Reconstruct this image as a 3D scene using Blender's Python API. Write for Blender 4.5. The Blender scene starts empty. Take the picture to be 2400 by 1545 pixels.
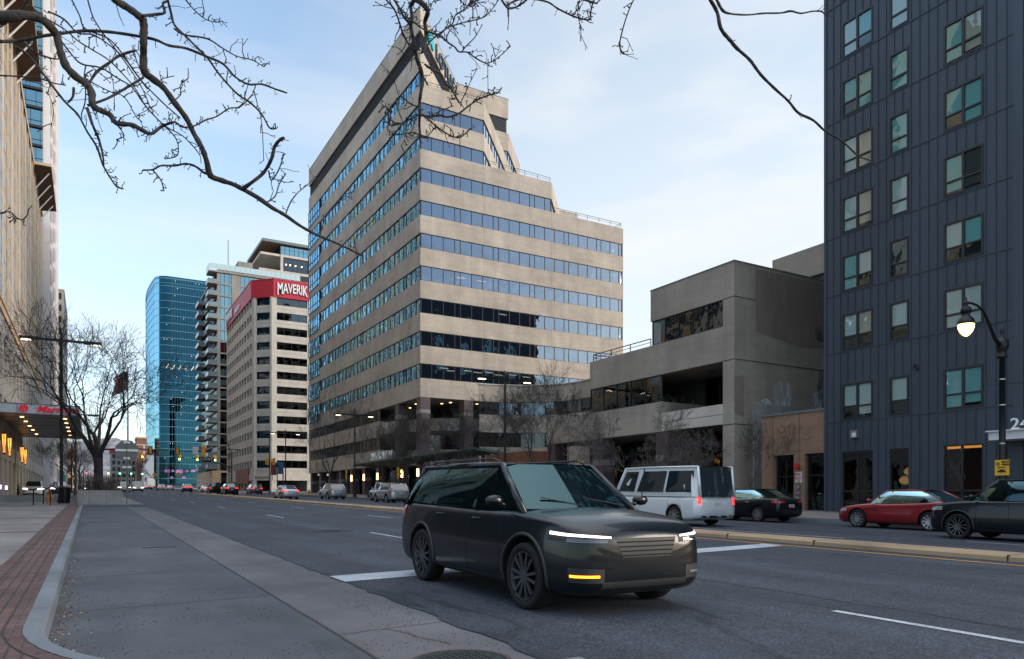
import bpy, bmesh, math, random
from mathutils import Vector, Matrix, noise as mnoise
R = math.radians
C = bpy.context.scene.collection
scn = bpy.context.scene

# ---------------------------------------------------------------- camera, sky, sun, exposure
G = 0.0142                      # the street climbs gently away from the camera
TH = R(30.1)
cam = bpy.data.cameras.new('camera'); camo = bpy.data.objects.new('camera', cam); C.objects.link(camo)
camo.location = (0, 0, 1.3); camo.rotation_euler = (R(90), 0, -TH)
cam.sensor_width = 36; cam.lens = 36*1709/2400; cam.shift_y = 0.1635
cam.clip_start = 0.05; cam.clip_end = 9000
scn.camera = camo

SUN_EL, SUN_AZ = R(16), R(128)          # low, behind a veil, south-east
w = bpy.data.worlds.new('World'); scn.world = w; w.use_nodes = True
nt = w.node_tree; nt.nodes.clear()
def N(nt, t, **k):
    n = nt.nodes.new(t)
    for a, b in k.items(): setattr(n, a, b)
    return n
out = N(nt, 'ShaderNodeOutputWorld'); bg = N(nt, 'ShaderNodeBackground'); sky = N(nt, 'ShaderNodeTexSky')
sky.sky_type = 'NISHITA'; sky.sun_disc = False; sky.sun_elevation = SUN_EL; sky.sun_rotation = SUN_AZ
sky.air_density = 1.0; sky.dust_density = 1.6; sky.ozone_density = 2.2; sky.altitude = 1300
tc = N(nt, 'ShaderNodeTexCoord'); mp = N(nt, 'ShaderNodeMapping'); mp.inputs['Scale'].default_value = (1.2, 1.0, 5.5)
mp.inputs['Rotation'].default_value = (R(14), R(-16), R(20))
nz = N(nt, 'ShaderNodeTexNoise'); nz.inputs['Scale'].default_value = 1.7; nz.inputs['Detail'].default_value = 4; nz.inputs['Roughness'].default_value = 0.5
nz.inputs['Distortion'].default_value = 0.45
cr = N(nt, 'ShaderNodeMapRange'); cr.inputs[1].default_value = 0.46; cr.inputs[2].default_value = 0.78; cr.inputs[3].default_value = 0.0; cr.inputs[4].default_value = 0.5
# thin veil of cloud, thicker low down
sx = N(nt, 'ShaderNodeSeparateXYZ'); hz = N(nt, 'ShaderNodeMapRange')
hz.inputs[1].default_value = 0.0; hz.inputs[2].default_value = 0.62; hz.inputs[3].default_value = 0.62; hz.inputs[4].default_value = 0.10
ad = N(nt, 'ShaderNodeMath', operation='ADD'); ad.use_clamp = True
mix = N(nt, 'ShaderNodeMixRGB'); mix.inputs[2].default_value = (3.5, 3.62, 3.6, 1)
tint = N(nt, 'ShaderNodeMixRGB', blend_type='MULTIPLY'); tint.inputs[0].default_value = 1; tint.inputs[2].default_value = (1.5, 1.52, 1.40, 1)
L = nt.links.new
L(tc.outputs['Generated'], mp.inputs[0]); L(mp.outputs[0], nz.inputs['Vector']); L(nz.outputs['Fac'], cr.inputs[0])
L(tc.outputs['Generated'], sx.inputs[0]); L(sx.outputs[2], hz.inputs[0]); L(cr.outputs[0], ad.inputs[0])
# the veil is brightest round the low eastern sky
gd = N(nt, 'ShaderNodeVectorMath', operation='DOT_PRODUCT'); gd.inputs[1].default_value = (.70, .62, .30); gm = N(nt, 'ShaderNodeMapRange')
gm.inputs[1].default_value = .80; gm.inputs[2].default_value = .99; gm.inputs[3].default_value = 0; gm.inputs[4].default_value = .42; a2 = N(nt, 'ShaderNodeMath', operation='ADD')
L(tc.outputs['Generated'], gd.inputs[0]); L(gd.outputs['Value'], gm.inputs[0]); L(hz.outputs[0], a2.inputs[0]); L(gm.outputs[0], a2.inputs[1]); L(a2.outputs[0], ad.inputs[1])
L(sky.outputs[0], tint.inputs[1]); L(tint.outputs[0], mix.inputs[1]); L(ad.outputs[0], mix.inputs[0])
# extra brightness added to the unseen upper sky to lift the scene's light
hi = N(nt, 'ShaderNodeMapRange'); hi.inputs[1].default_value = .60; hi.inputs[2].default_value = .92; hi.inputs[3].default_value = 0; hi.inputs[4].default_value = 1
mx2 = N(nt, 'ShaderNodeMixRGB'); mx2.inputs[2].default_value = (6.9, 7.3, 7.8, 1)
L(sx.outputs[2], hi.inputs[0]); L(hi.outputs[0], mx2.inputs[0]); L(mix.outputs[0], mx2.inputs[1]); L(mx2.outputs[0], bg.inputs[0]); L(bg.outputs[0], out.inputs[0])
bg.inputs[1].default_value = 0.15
sun = bpy.data.lights.new('sun', 'SUN'); suno = bpy.data.objects.new('sun', sun); C.objects.link(suno)
sun.energy = 1.2; sun.angle = R(24); sun.color = (1, .86, .72)
suno.rotation_euler = Vector((math.sin(SUN_AZ)*math.cos(SUN_EL), math.cos(SUN_AZ)*math.cos(SUN_EL), math.sin(SUN_EL))).to_track_quat('Z', 'Y').to_euler()
scn.view_settings.view_transform = 'Standard'; scn.view_settings.look = 'None'
scn.view_settings.exposure = 0.86; scn.view_settings.gamma = 1
scn.cycles.max_bounces = 6; scn.cycles.transparent_max_bounces = 10; scn.cycles.diffuse_bounces = 3; scn.cycles.glossy_bounces = 4
scn.cycles.caustics_reflective = False; scn.cycles.caustics_refractive = False

# ---------------------------------------------------------------- helpers
def gz(x, y):
    z = G*max(-60, min(y, 620))
    if x > 15: z -= 0.008*(min(x, 27)-15)
    return z
def ground(x, y):                       # height of whatever one stands on
    z = gz(x, y)
    if x > 27: z += 0.15 + 0.01*min(x-27, 7)
    elif x < -0.3: z += 0.13
    return z
def at(u, v, d):                        # a point d metres in front of the camera, used to lay out branches
    r = (u-1200)/1709*d; z = 1.3+(1165-v)/1709*d
    return Vector((math.sin(TH)*d+math.cos(TH)*r, math.cos(TH)*d-math.sin(TH)*r, z))

class MB:
    def __init__(s): s.v = []; s.f = []; s.m = []
    def face(s, idx, m=0): s.f.append(tuple(idx)); s.m.append(m)
    def quad(s, pts, m=0):
        b = len(s.v); s.v += [tuple(p) for p in pts]; s.face(range(b, b+len(pts)), m); return s
    def box(s, x0, x1, y0, y1, z0, z1, m=0, sk=0):
        # sk: extra z per metre of y, so the piece can follow the street's climb
        b = len(s.v)
        for z in (z0, z1):
            for x, y in ((x0, y0), (x1, y0), (x1, y1), (x0, y1)): s.v.append((x, y, z+sk*y))
        for f in ((0,3,2,1),(4,5,6,7),(0,1,5,4),(1,2,6,5),(2,3,7,6),(3,0,4,7)): s.face([b+i for i in f], m)
        return s
    def prism(s, poly, z0, z1, m=0, mt=None):
        b = len(s.v); n = len(poly)
        for z in (z0, z1): s.v += [(p[0], p[1], z) for p in poly]
        s.face([b+i for i in reversed(range(n))], m if mt is None else mt); s.face([b+n+i for i in range(n)], m if mt is None else mt)
        for i in range(n): s.face((b+i, b+(i+1)%n, b+n+(i+1)%n, b+n+i), m)
        return s
    def tube(s, pts, rad, n=6, m=0, cap=True):
        pts = [Vector(p) for p in pts]
        if not isinstance(rad, (list, tuple)): rad = [rad]*len(pts)
        b0 = len(s.v); prev = None
        for i, p in enumerate(pts):
            d = (pts[min(i+1, len(pts)-1)]-pts[max(i-1, 0)])
            if d.length < 1e-9: d = Vector((0,0,1))
            d.normalize()
            if prev is None:
                a = d.cross(Vector((0.13,0.31,0.94)))
                if a.length < 1e-3: a = d.cross(Vector((1,0,0)))
            else: a = prev-d*prev.dot(d)
            a.normalize(); prev = a; c = d.cross(a)
            for k in range(n):
                t = 2*math.pi*k/n; q = p+(a*math.cos(t)+c*math.sin(t))*rad[i]; s.v.append((q.x, q.y, q.z))
        for i in range(len(pts)-1):
            for k in range(n):
                a0 = b0+i*n+k; a1 = b0+i*n+(k+1)%n; s.face((a0, a1, a1+n, a0+n), m)
        if cap:
            s.face([b0+k for k in reversed(range(n))], m); e = b0+(len(pts)-1)*n; s.face([e+k for k in range(n)], m)
        return s
    def lathe(s, prof, c=(0,0,0), axis='z', n=16, m=0, cap=True):
        # prof: (radius, height) pairs
        b = len(s.v)
        for r, h in prof:
            for k in range(n):
                t = 2*math.pi*k/n; x, y = r*math.cos(t), r*math.sin(t)
                p = (x, y, h) if axis == 'z' else ((x, h, y) if axis == 'y' else (h, x, y))
                s.v.append((c[0]+p[0], c[1]+p[1], c[2]+p[2]))
        for i in range(len(prof)-1):
            for k in range(n):
                a0 = b+i*n+k; a1 = b+i*n+(k+1)%n; s.face((a0, a1, a1+n, a0+n), m)
        if cap: s.face([b+k for k in reversed(range(n))], m); e = b+(len(prof)-1)*n; s.face([e+k for k in range(n)], m)
        return s
    def grid(s, fn, nu, nv, m=0):
        b = len(s.v)
        for i in range(nu+1):
            for j in range(nv+1): s.v.append(tuple(fn(i/nu, j/nv)))
        for i in range(nu):
            for j in range(nv):
                a = b+i*(nv+1)+j; s.face((a, a+1, a+nv+2, a+nv+1), m)
        return s
    def bar(s, a, b_, w, h, m=0, up=(0,0,1)):
        a = Vector(a); b_ = Vector(b_); d = (b_-a).normalized(); u = Vector(up); sd = d.cross(u)
        if sd.length < 1e-4: sd = d.cross(Vector((1,0,0)))
        sd.normalize(); u = sd.cross(d); k = len(s.v)
        for p in (a, b_):
            for i, j in ((-1,-1),(1,-1),(1,1),(-1,1)): q = p+sd*w/2*i+u*h/2*j; s.v.append(tuple(q))
        for f in ((0,3,2,1),(4,5,6,7),(0,1,5,4),(1,2,6,5),(2,3,7,6),(3,0,4,7)): s.face([k+i for i in f], m)
        return s
    def build(s, name, mats, parent=None, smooth=False, local=False, mods=None, fix=True):
        if not isinstance(mats, (list, tuple)): mats = [mats]
        me = bpy.data.meshes.new(name)
        off = (0,0,0) if (parent is None or local) else worldloc(parent)
        vs = [(x-off[0], y-off[1], z-off[2]) for x, y, z in s.v] if off != (0,0,0) else s.v
        me.from_pydata(vs, [], s.f)
        for m in mats: me.materials.append(m)
        me.polygons.foreach_set('material_index', s.m)
        if smooth: me.polygons.foreach_set('use_smooth', [True]*len(s.f))
        if fix:
            bm = bmesh.new(); bm.from_mesh(me); bmesh.ops.recalc_face_normals(bm, faces=bm.faces); bm.to_mesh(me); bm.free()
        me.update()
        o = bpy.data.objects.new(name, me); C.objects.link(o)
        if parent is not None: o.parent = parent
        return o
def worldloc(o):
    x = y = z = 0
    while o is not None: x += o.location.x; y += o.location.y; z += o.location.z; o = o.parent
    return (x, y, z)
def tag(o, label=None, cat=None, group=None, kind=None):
    if label: o['label'] = label
    if cat: o['category'] = cat
    if group: o['group'] = group
    if kind: o['kind'] = kind
    return o
def thing(name, label, cat, loc=(0,0,0), group=None):
    o = bpy.data.objects.new(name, None); C.objects.link(o); o.location = loc; o.empty_display_size = .3
    return tag(o, label, cat, group)
def copy_tree(o, parent=None):
    c = o.copy(); C.objects.link(c); c.parent = parent
    for ch in list(o.children): copy_tree(ch, c)
    return c
def mesh_text(txt, size, name, mat, parent, loc, rot, extrude=.03, off=0.0, sx=1.0, align='LEFT', shear=0):
    cu = bpy.data.curves.new('t', 'FONT'); cu.body = txt; cu.size = size; cu.extrude = extrude; cu.offset = off; cu.align_x = align; cu.shear = shear
    cu.resolution_u = 3
    t = bpy.data.objects.new('t', cu); C.objects.link(t)
    dg = bpy.context.evaluated_depsgraph_get(); me = bpy.data.meshes.new_from_object(t.evaluated_get(dg))
    bpy.data.objects.remove(t); bpy.data.curves.remove(cu)
    M = Matrix.Translation(Vector(loc)-Vector(worldloc(parent)) if parent else Vector(loc)) @ rot.to_4x4() @ Matrix.Diagonal((sx,1,1,1))
    me.transform(M); me.materials.clear(); me.materials.append(mat)
    o = bpy.data.objects.new(name, me); C.objects.link(o)
    if parent: o.parent = parent
    return o
def facing(dx, dy):
    # rotation that stands text upright, readable from the side the vector (dx,dy) points to
    n = Vector((dx, dy, 0)).normalized(); up = Vector((0,0,1)); x = up.cross(n)
    return Matrix((x, up, n)).transposed()

# ---------------------------------------------------------------- materials
def mat(name, col=(.5,.5,.5), rough=.6, metal=0, spec=.5, emit=None, es=0, coat=0, bump=0, bscale=20, var=0, vscale=2, vstretch=(1,1,1)):
    m = bpy.data.materials.new(name); m.use_nodes = True; nt = m.node_tree; b = nt.nodes['Principled BSDF']
    b.inputs['Base Color'].default_value = (*col, 1); b.inputs['Roughness'].default_value = rough; b.inputs['Metallic'].default_value = metal
    b.inputs['Specular IOR Level'].default_value = spec; b.inputs['Coat Weight'].default_value = coat; b.inputs['Coat Roughness'].default_value = .04
    if emit: b.inputs['Emission Color'].default_value = (*emit, 1); b.inputs['Emission Strength'].default_value = es
    if var or bump:
        g = N(nt, 'ShaderNodeNewGeometry'); mp = N(nt, 'ShaderNodeMapping'); mp.inputs['Scale'].default_value = vstretch
        nt.links.new(g.outputs['Position'], mp.inputs[0])
    if var:
        n = N(nt, 'ShaderNodeTexNoise'); n.inputs['Scale'].default_value = vscale; n.inputs['Detail'].default_value = 7; n.inputs['Roughness'].default_value = .62
        nt.links.new(mp.outputs[0], n.inputs['Vector'])
        r = N(nt, 'ShaderNodeMapRange'); r.inputs[1].default_value = .3; r.inputs[2].default_value = .7; r.inputs[3].default_value = 1-var; r.inputs[4].default_value = 1+var
        nt.links.new(n.outputs['Fac'], r.inputs[0])
        x = N(nt, 'ShaderNodeMixRGB', blend_type='MULTIPLY'); x.inputs[0].default_value = 1; x.inputs[1].default_value = (*col, 1)
        nt.links.new(r.outputs[0], x.inputs[2]); nt.links.new(x.outputs[0], b.inputs['Base Color'])
    if bump:
        n = N(nt, 'ShaderNodeTexNoise'); n.inputs['Scale'].default_value = bscale; n.inputs['Detail'].default_value = 5
        nt.links.new(mp.outputs[0], n.inputs['Vector'])
        bp = N(nt, 'ShaderNodeBump'); bp.inputs['Strength'].default_value = bump; bp.inputs['Distance'].default_value = .02
        nt.links.new(n.outputs['Fac'], bp.inputs['Height']); nt.links.new(bp.outputs[0], b.inputs['Normal'])
    return m
def mul(nt, a, b, fac=1, mode='MULTIPLY'):
    x = N(nt, 'ShaderNodeMixRGB', blend_type=mode); 
    if isinstance(fac, (int, float)): x.inputs[0].default_value = fac
    else: nt.links.new(fac, x.inputs[0])
    for i, q in ((1, a), (2, b)):
        if isinstance(q, tuple): x.inputs[i].default_value = (*q, 1) if len(q) == 3 else q
        else: nt.links.new(q, x.inputs[i])
    return x.outputs[0]
def rng(nt, src, a, b, c, d):
    r = N(nt, 'ShaderNodeMapRange'); nt.links.new(src, r.inputs[0])
    for i, q in enumerate((a, b, c, d)): r.inputs[i+1].default_value = q
    return r.outputs[0]
def pos(nt, scale=(1,1,1), rot=(0,0,0)):
    g = N(nt, 'ShaderNodeNewGeometry'); mp = N(nt, 'ShaderNodeMapping'); mp.inputs['Scale'].default_value = scale; mp.inputs['Rotation'].default_value = rot
    nt.links.new(g.outputs['Position'], mp.inputs[0]); return mp.outputs[0]
def noi(nt, vec, sc, det=5, ro=.55, dist=0):
    n = N(nt, 'ShaderNodeTexNoise'); n.inputs['Scale'].default_value = sc; n.inputs['Detail'].default_value = det; n.inputs['Roughness'].default_value = ro; n.inputs['Distortion'].default_value = dist
    nt.links.new(vec, n.inputs['Vector']); return n.outputs['Fac']
def base(name, rough=.8, spec=.3):
    m = bpy.data.materials.new(name); m.use_nodes = True; b = m.node_tree.nodes['Principled BSDF']
    b.inputs['Roughness'].default_value = rough; b.inputs['Specular IOR Level'].default_value = spec
    return m, m.node_tree, b
def add_bump(nt, b, h, st=.3, d=.02):
    bp = N(nt, 'ShaderNodeBump'); bp.inputs['Strength'].default_value = st; bp.inputs['Distance'].default_value = d
    nt.links.new(h, bp.inputs['Height']); nt.links.new(bp.outputs[0], b.inputs['Normal'])

def asphalt_mat():
    m, nt, b = base('asphalt', .82, .35)
    p = pos(nt)
    sp = noi(nt, p, 34, 4, .95); big = noi(nt, p, .35, 5, .6); mid = noi(nt, pos(nt, (1, .12, 1)), 1.3, 5, .6)
    c = mul(nt, (.006,.009,.016), (.090,.106,.138), rng(nt, sp, .40, .66, 0, 1), 'MIX')
    c = mul(nt, c, rng(nt, big, .3, .7, .78, 1.2)); c = mul(nt, c, rng(nt, mid, .3, .7, .78, 1.2))
    c = mul(nt, c, rng(nt, noi(nt, pos(nt, (1, .6, 1)), 11, 5, .8), .32, .68, .72, 1.28)); c = mul(nt, c, rng(nt, noi(nt, pos(nt, (1, .06, 1)), .55, 3, .5), .56, .6, 1, .84))
    g2 = N(nt, 'ShaderNodeNewGeometry'); s2 = N(nt, 'ShaderNodeSeparateXYZ'); nt.links.new(g2.outputs['Position'], s2.inputs[0]); ml = N(nt, 'ShaderNodeMath', operation='MULTIPLY'); ml.inputs[1].default_value = 3.3; nt.links.new(s2.outputs[0], ml.inputs[0])
    sn = N(nt, 'ShaderNodeMath', operation='SINE'); nt.links.new(ml.outputs[0], sn.inputs[0]); c = mul(nt, c, rng(nt, sn.outputs[0], -1, 1, .88, 1.08))     # wheel tracks worn smooth
    oil = noi(nt, pos(nt, (1, .4, 1)), 3.1, 4, .6); c = mul(nt, c, rng(nt, oil, .62, .74, 1, .62))
    # long wandering cracks, sealed dark, running mostly along the street
    pc = pos(nt, (.55, .16, 1), (0,0,R(4)))
    dn = N(nt, 'ShaderNodeTexNoise'); dn.inputs['Scale'].default_value = 2.2; dn.inputs['Detail'].default_value = 6; nt.links.new(pc, dn.inputs['Vector'])
    ma = N(nt, 'ShaderNodeVectorMath', operation='SCALE'); ma.inputs[3].default_value = .5; nt.links.new(dn.outputs['Color'], ma.inputs[0])
    va = N(nt, 'ShaderNodeVectorMath', operation='ADD'); nt.links.new(pc, va.inputs[0]); nt.links.new(ma.outputs[0], va.inputs[1])
    vo = N(nt, 'ShaderNodeTexVoronoi', feature='DISTANCE_TO_EDGE'); vo.inputs['Scale'].default_value = .62; nt.links.new(va.outputs[0], vo.inputs['Vector'])
    msk = rng(nt, noi(nt, p, .16, 3), .42, .58, 0, 1)
    ck = rng(nt, vo.outputs['Distance'], .004, .013, .42, 1)
    ckm = mul(nt, (1,1,1), ck, msk, 'MIX'); c = mul(nt, c, ckm)
    nt.links.new(c, b.inputs['Base Color']); add_bump(nt, b, sp, .55, .012)
    return m
def concrete_mat(name, col, joint=None, speck=True):
    m, nt, b = base(name, .85, .25)
    p = pos(nt); big = noi(nt, p, .5, 6, .62); fine = noi(nt, p, 60, 3, .7); st = noi(nt, pos(nt, (1, .25, 1), (0,0,R(-9))), 1.4, 5, .6)
    c = mul(nt, col, rng(nt, big, .3, .7, .72, 1.26)); c = mul(nt, c, rng(nt, fine, .25, .75, .8, 1.18)); c = mul(nt, c, rng(nt, st, .35, .7, .84, 1.1))
    if speck:   # grit lying on it
        vo = N(nt, 'ShaderNodeTexVoronoi'); vo.inputs['Scale'].default_value = 13; nt.links.new(p, vo.inputs['Vector'])
        k = rng(nt, vo.outputs['Distance'], .10, .15, 0, 1); mk = rng(nt, noi(nt, p, .9, 4, .7), .52, .62, 1, 0)
        ad = N(nt, 'ShaderNodeMath', operation='MAXIMUM'); nt.links.new(k, ad.inputs[0]); nt.links.new(mk, ad.inputs[1])
        c = mul(nt, (.05,.042,.036), c, ad.outputs[0], 'MIX')
    nt.links.new(c, b.inputs['Base Color']); add_bump(nt, b, fine, .3, .01)
    return m
def brick_mat(name, c1, c2, cm, sc=1, w=.3, h=.1, mort=.012, stain=.25, axis='wall', noisesc=.25, plain=0):
    # courses run level on any vertical wall: u = x+y, v = z
    m, nt, b = base(name, .82, .25)
    g = N(nt, 'ShaderNodeNewGeometry'); s = N(nt, 'ShaderNodeSeparateXYZ'); nt.links.new(g.outputs['Position'], s.inputs[0])
    cx = N(nt, 'ShaderNodeCombineXYZ')
    if axis == 'wall':
        a = N(nt, 'ShaderNodeMath', operation='ADD'); nt.links.new(s.outputs[0], a.inputs[0]); nt.links.new(s.outputs[1], a.inputs[1])
        nt.links.new(a.outputs[0], cx.inputs[0]); nt.links.new(s.outputs[2], cx.inputs[1])
    else:
        nt.links.new(s.outputs[0 if axis == 'x' else 1], cx.inputs[0]); nt.links.new(s.outputs[1 if axis == 'x' else 0], cx.inputs[1])
    br = N(nt, 'ShaderNodeTexBrick'); br.inputs['Scale'].default_value = sc; br.inputs['Brick Width'].default_value = w; br.inputs['Row Height'].default_value = h
    br.inputs['Mortar Size'].default_value = mort; br.inputs['Color1'].default_value = (*c1,1); br.inputs['Color2'].default_value = (*c2,1); br.inputs['Mortar'].default_value = (*cm,1)
    nt.links.new(cx.outputs[0], br.inputs['Vector'])
    p = pos(nt); big = noi(nt, p, noisesc, 6, .65); dr = noi(nt, pos(nt, (1,1,.12)), .9, 5, .6); lo = noi(nt, pos(nt, (.25,.25,2.2)), 1.2, 4, .6)
    c = mul(nt, br.outputs['Color'], rng(nt, big, .3, .7, 1-stain, 1+stain)); c = mul(nt, c, rng(nt, dr, .35, .7, 1-stain*.5, 1+stain*.35)); c = mul(nt, c, rng(nt, lo, .3, .7, .93, 1.06))
    nt.links.new(c, b.inputs['Base Color']); add_bump(nt, b, br.outputs['Fac'], -.25, .01)
    return m
def glass_mat(name, refl=(.5,.7,.85), trans=(.10,.13,.15), lo=.35, hi=1.0, wav=.05, wsc=.7, rough=.015):
    m = bpy.data.materials.new(name); m.use_nodes = True; nt = m.node_tree; nt.nodes.clear()
    o = N(nt, 'ShaderNodeOutputMaterial'); mx = N(nt, 'ShaderNodeMixShader'); t = N(nt, 'ShaderNodeBsdfTransparent'); g = N(nt, 'ShaderNodeBsdfGlossy')
    t.inputs[0].default_value = (*trans,1); g.inputs['Color'].default_value = (*refl,1); g.inputs['Roughness'].default_value = rough
    lw = N(nt, 'ShaderNodeFresnel'); lw.inputs[0].default_value = 1.5
    f = rng(nt, lw.outputs[0], 0.04, .7, lo, hi)
    if wav:
        n = noi(nt, pos(nt), wsc, 2, .45); bp = N(nt, 'ShaderNodeBump'); bp.inputs['Strength'].default_value = wav; bp.inputs['Distance'].default_value = .5
        nt.links.new(n, bp.inputs['Height']); nt.links.new(bp.outputs[0], g.inputs['Normal'])
    nt.links.new(f, mx.inputs[0]); nt.links.new(t.outputs[0], mx.inputs[1]); nt.links.new(g.outputs[0], mx.inputs[2]); nt.links.new(mx.outputs[0], o.inputs[0])
    return m
M = {}
M['asphalt'] = asphalt_mat()
M['conc_bay'] = concrete_mat('parking concrete', (.072,.079,.093)); M['conc_gut'] = concrete_mat('gutter concrete', (.108,.106,.115))
M['conc_walk'] = concrete_mat('pavement concrete', (.185,.17,.165), speck=False); M['kerbm'] = concrete_mat('kerb concrete', (.15,.17,.195), speck=False)
M['median'] = concrete_mat('median concrete', (.36,.26,.165), speck=False)
M['joint'] = mat('joint', (.042,.034,.031), .9)
M['paver'] = brick_mat('paver', (.125,.075,.070), (.09,.055,.053), (.05,.04,.04), 1, .21, .10, .008, .3, 'x', 1.5)
M['paver_l'] = brick_mat('paver lengthwise', (.13,.077,.072), (.095,.058,.055), (.045,.04,.04), 1, .30, .10, .010, .3, 'y', 1.5)
def worn(name, col):
    m, nt, b = base(name, .7, .3); p = pos(nt); a = rng(nt, noi(nt, p, 26, 5, .75), .36, .46, 0, 1)
    c = mul(nt, (.07,.075,.085), mul(nt, col, rng(nt, noi(nt, p, 2.2, 4), .3, .7, .75, 1.1)), a, 'MIX'); nt.links.new(c, b.inputs['Base Color']); return m
M['white_paint'] = worn('road paint white', (.42,.46,.52)); M['yellow_paint'] = worn('road paint yellow', (.62,.27,.055))
M['tbrick'] = brick_mat('tower brick', (.47,.405,.34), (.43,.372,.31), (.38,.33,.28), 1, .6, .1, .012, .19)
M['abrick'] = brick_mat('annex brick', (.36,.315,.268), (.33,.29,.247), (.27,.24,.21), 1, .4, .1, .014, .2)
M['mbrick'] = brick_mat('brown brick', (.30,.185,.12), (.26,.16,.105), (.19,.135,.10), 1, .3, .075, .012, .15)
M['rbrick'] = brick_mat('red brick', (.26,.12,.08), (.20,.095,.065), (.16,.11,.09), 1, .3, .1, .012, .15)
M['tglass'] = glass_mat('mirror glass', (.33,.40,.50), (.10,.13,.15), .42, .95, .035, .8)
M['wglass'] = glass_mat('blue reflection tint glass', (.33,.66,.88), (.05,.09,.11), .62, 1, .20, .75)  # same tower glass, its tint carries the blue reflected on the west side
M['sglass'] = glass_mat('sky reflection tint glass', (.85,.92,1), (.10,.13,.15), .7, 1, .02, .8)  # same tower glass, pale tint stands in for bright sky in the angled walls
M['dglass'] = glass_mat('dark glass', (.42,.48,.52), (.07,.08,.085), .18, .9, .03, .8)
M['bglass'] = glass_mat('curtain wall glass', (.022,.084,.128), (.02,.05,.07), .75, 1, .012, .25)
M['bglass_w'] = glass_mat('curtain wall glass west', (.24,.46,.58), (.02,.05,.07), .8, 1, .012, .25)  # paler copy of the curtain glass, bright west side put into its colour
M['tealglass'] = glass_mat('teal glass', (.40,.66,.72), (.12,.17,.18), .5, .95, .03, .6)
M['wdark'] = mat('dark frame', (.018,.019,.022), .4); M['soffit'] = mat('soffit', (.14,.135,.13), .8, var=.1)
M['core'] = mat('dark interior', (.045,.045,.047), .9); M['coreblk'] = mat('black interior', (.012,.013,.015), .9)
M['louvre'] = mat('louvre', (.02,.032,.045), .5)
M['precast'] = mat('precast concrete', (.52,.48,.425), .8, var=.14, vscale=.6, bump=.1)
M['precast2'] = mat('grey concrete', (.26,.255,.24), .85, var=.25, vscale=.4, vstretch=(1,1,.3))
M['plum'] = mat('plum stone', (.085,.058,.062), .45, var=.15, vscale=3); M['band'] = mat('light stone band', (.24,.22,.23), .5)
M['black'] = mat('black metal', (.012,.013,.015), .38, .3); M['steel'] = mat('brushed steel', (.42,.43,.44), .35, .9); M['grey'] = mat('grey metal', (.16,.165,.17), .5, .3)
M['white'] = mat('white metal', (.62,.63,.65), .45); M['red'] = mat('red enamel', (.45,.02,.02), .3)
M['lamp'] = mat('warm lamp', (1,.7,.4), .4, emit=(1,.55,.22), es=3.5); M['lampw'] = mat('lamp lens', (1,.8,.6), .4, emit=(1,.74,.5), es=3)
M['strip'] = mat('ceiling light', (1,.9,.8), .4, emit=(1,.84,.66), es=2.6)
M['bark'] = mat('bark', (.030,.025,.023), .9, bump=.6, bscale=45, var=.35, vscale=9); M['barkl'] = mat('pale twig bark', (.105,.09,.082), .9, var=.3, vscale=8)
M['bark2'] = mat('street tree bark', (.042,.037,.034), .9, var=.3, vscale=6)
M['orange'] = mat('signal housing', (.75,.33,.02), .5); M['green_on'] = mat('green lamp', (.1,1,.5), .4, emit=(.12,1,.45), es=7)
M['amber_on'] = mat('amber lamp', (1,.6,.1), .4, emit=(1,.55,.08), es=7); M['red_on'] = mat('red lamp', (1,.1,.05), .4, emit=(1,.03,.02), es=5)
M['signy'] = mat('yellow sign face', (.72,.40,.02), .5); M['signg'] = mat('green sign face', (.0,.22,.14), .5); M['signw'] = mat('white sign face', (.62,.63,.66), .5)
M['signb'] = mat('blue banner', (.03,.12,.26), .8); M['bannerb'] = mat('brown banner', (.16,.05,.03), .8); M['alu'] = mat('sign back aluminium', (.17,.17,.17), .55, .5)
M['tan'] = mat('tan stone', (.56,.40,.26), .8, var=.16, vscale=.8); M['tan2'] = mat('pale stone', (.36,.33,.295), .8, var=.15, vscale=.7)
M['soft'] = mat('brown soffit', (.16,.085,.045), .7, var=.1); M['whitewall'] = mat('white cladding', (.66,.62,.61), .6, var=.06, vscale=.5)
M['terra'] = mat('terracotta cladding', (.20,.075,.045), .6, var=.15); M['redm'] = mat('red fascia', (.48,.012,.035), .5, var=.08)
# ---------------------------------------------------------------- ground, road, kerbs, markings
def structure(o, label=None): o['kind'] = 'structure'; return o
YB = [-60, -20, 0, 20, 50, 100, 200, 400, 620, 2600]
def sheet(name, xs, dz, m, ys=YB, kind='structure'):
    b = MB()
    for i in range(len(ys)-1):
        for j in range(len(xs)-1):
            q = [(xs[j], ys[i]), (xs[j+1], ys[i]), (xs[j+1], ys[i+1]), (xs[j], ys[i+1])]
            b.quad([(x, y, gz(x, y)+dz) for x, y in q])
    o = b.build(name, m); o['kind'] = kind; return o
sheet('ground', [-3000, -60, 15, 27, 60, 3000], -.03, M['asphalt'])
sheet('road', [3.03, 15, 27], 0, M['asphalt'])
# ragged edge where the asphalt meets the gutter: thin overlapping lip
rnd = random.Random(5)
b = MB(); y = -8; pts = []
while y < 160: pts.append((3.03-.03+rnd.uniform(-.045, .05), y)); y += rnd.uniform(.1, .35) if y < 25 else 2
for i in range(len(pts)-1):
    (x0, y0), (x1, y1) = pts[i], pts[i+1]; b.quad([(x0, y0, gz(0,y0)+.004), (3.2, y0, gz(0,y0)+.004), (3.2, y1, gz(0,y1)+.004), (x1, y1, gz(0,y1)+.004)])
structure(b.build('road', M['asphalt']))
sheet('parking_bay', [-.45, 1.89], -.002, M['conc_bay'], [3.9, 20, 50.2])
sheet('gutter_pan', [1.89, 3.03], -.004, M['conc_gut'], [-20, 0, 20, 50, 100, 126])
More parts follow.
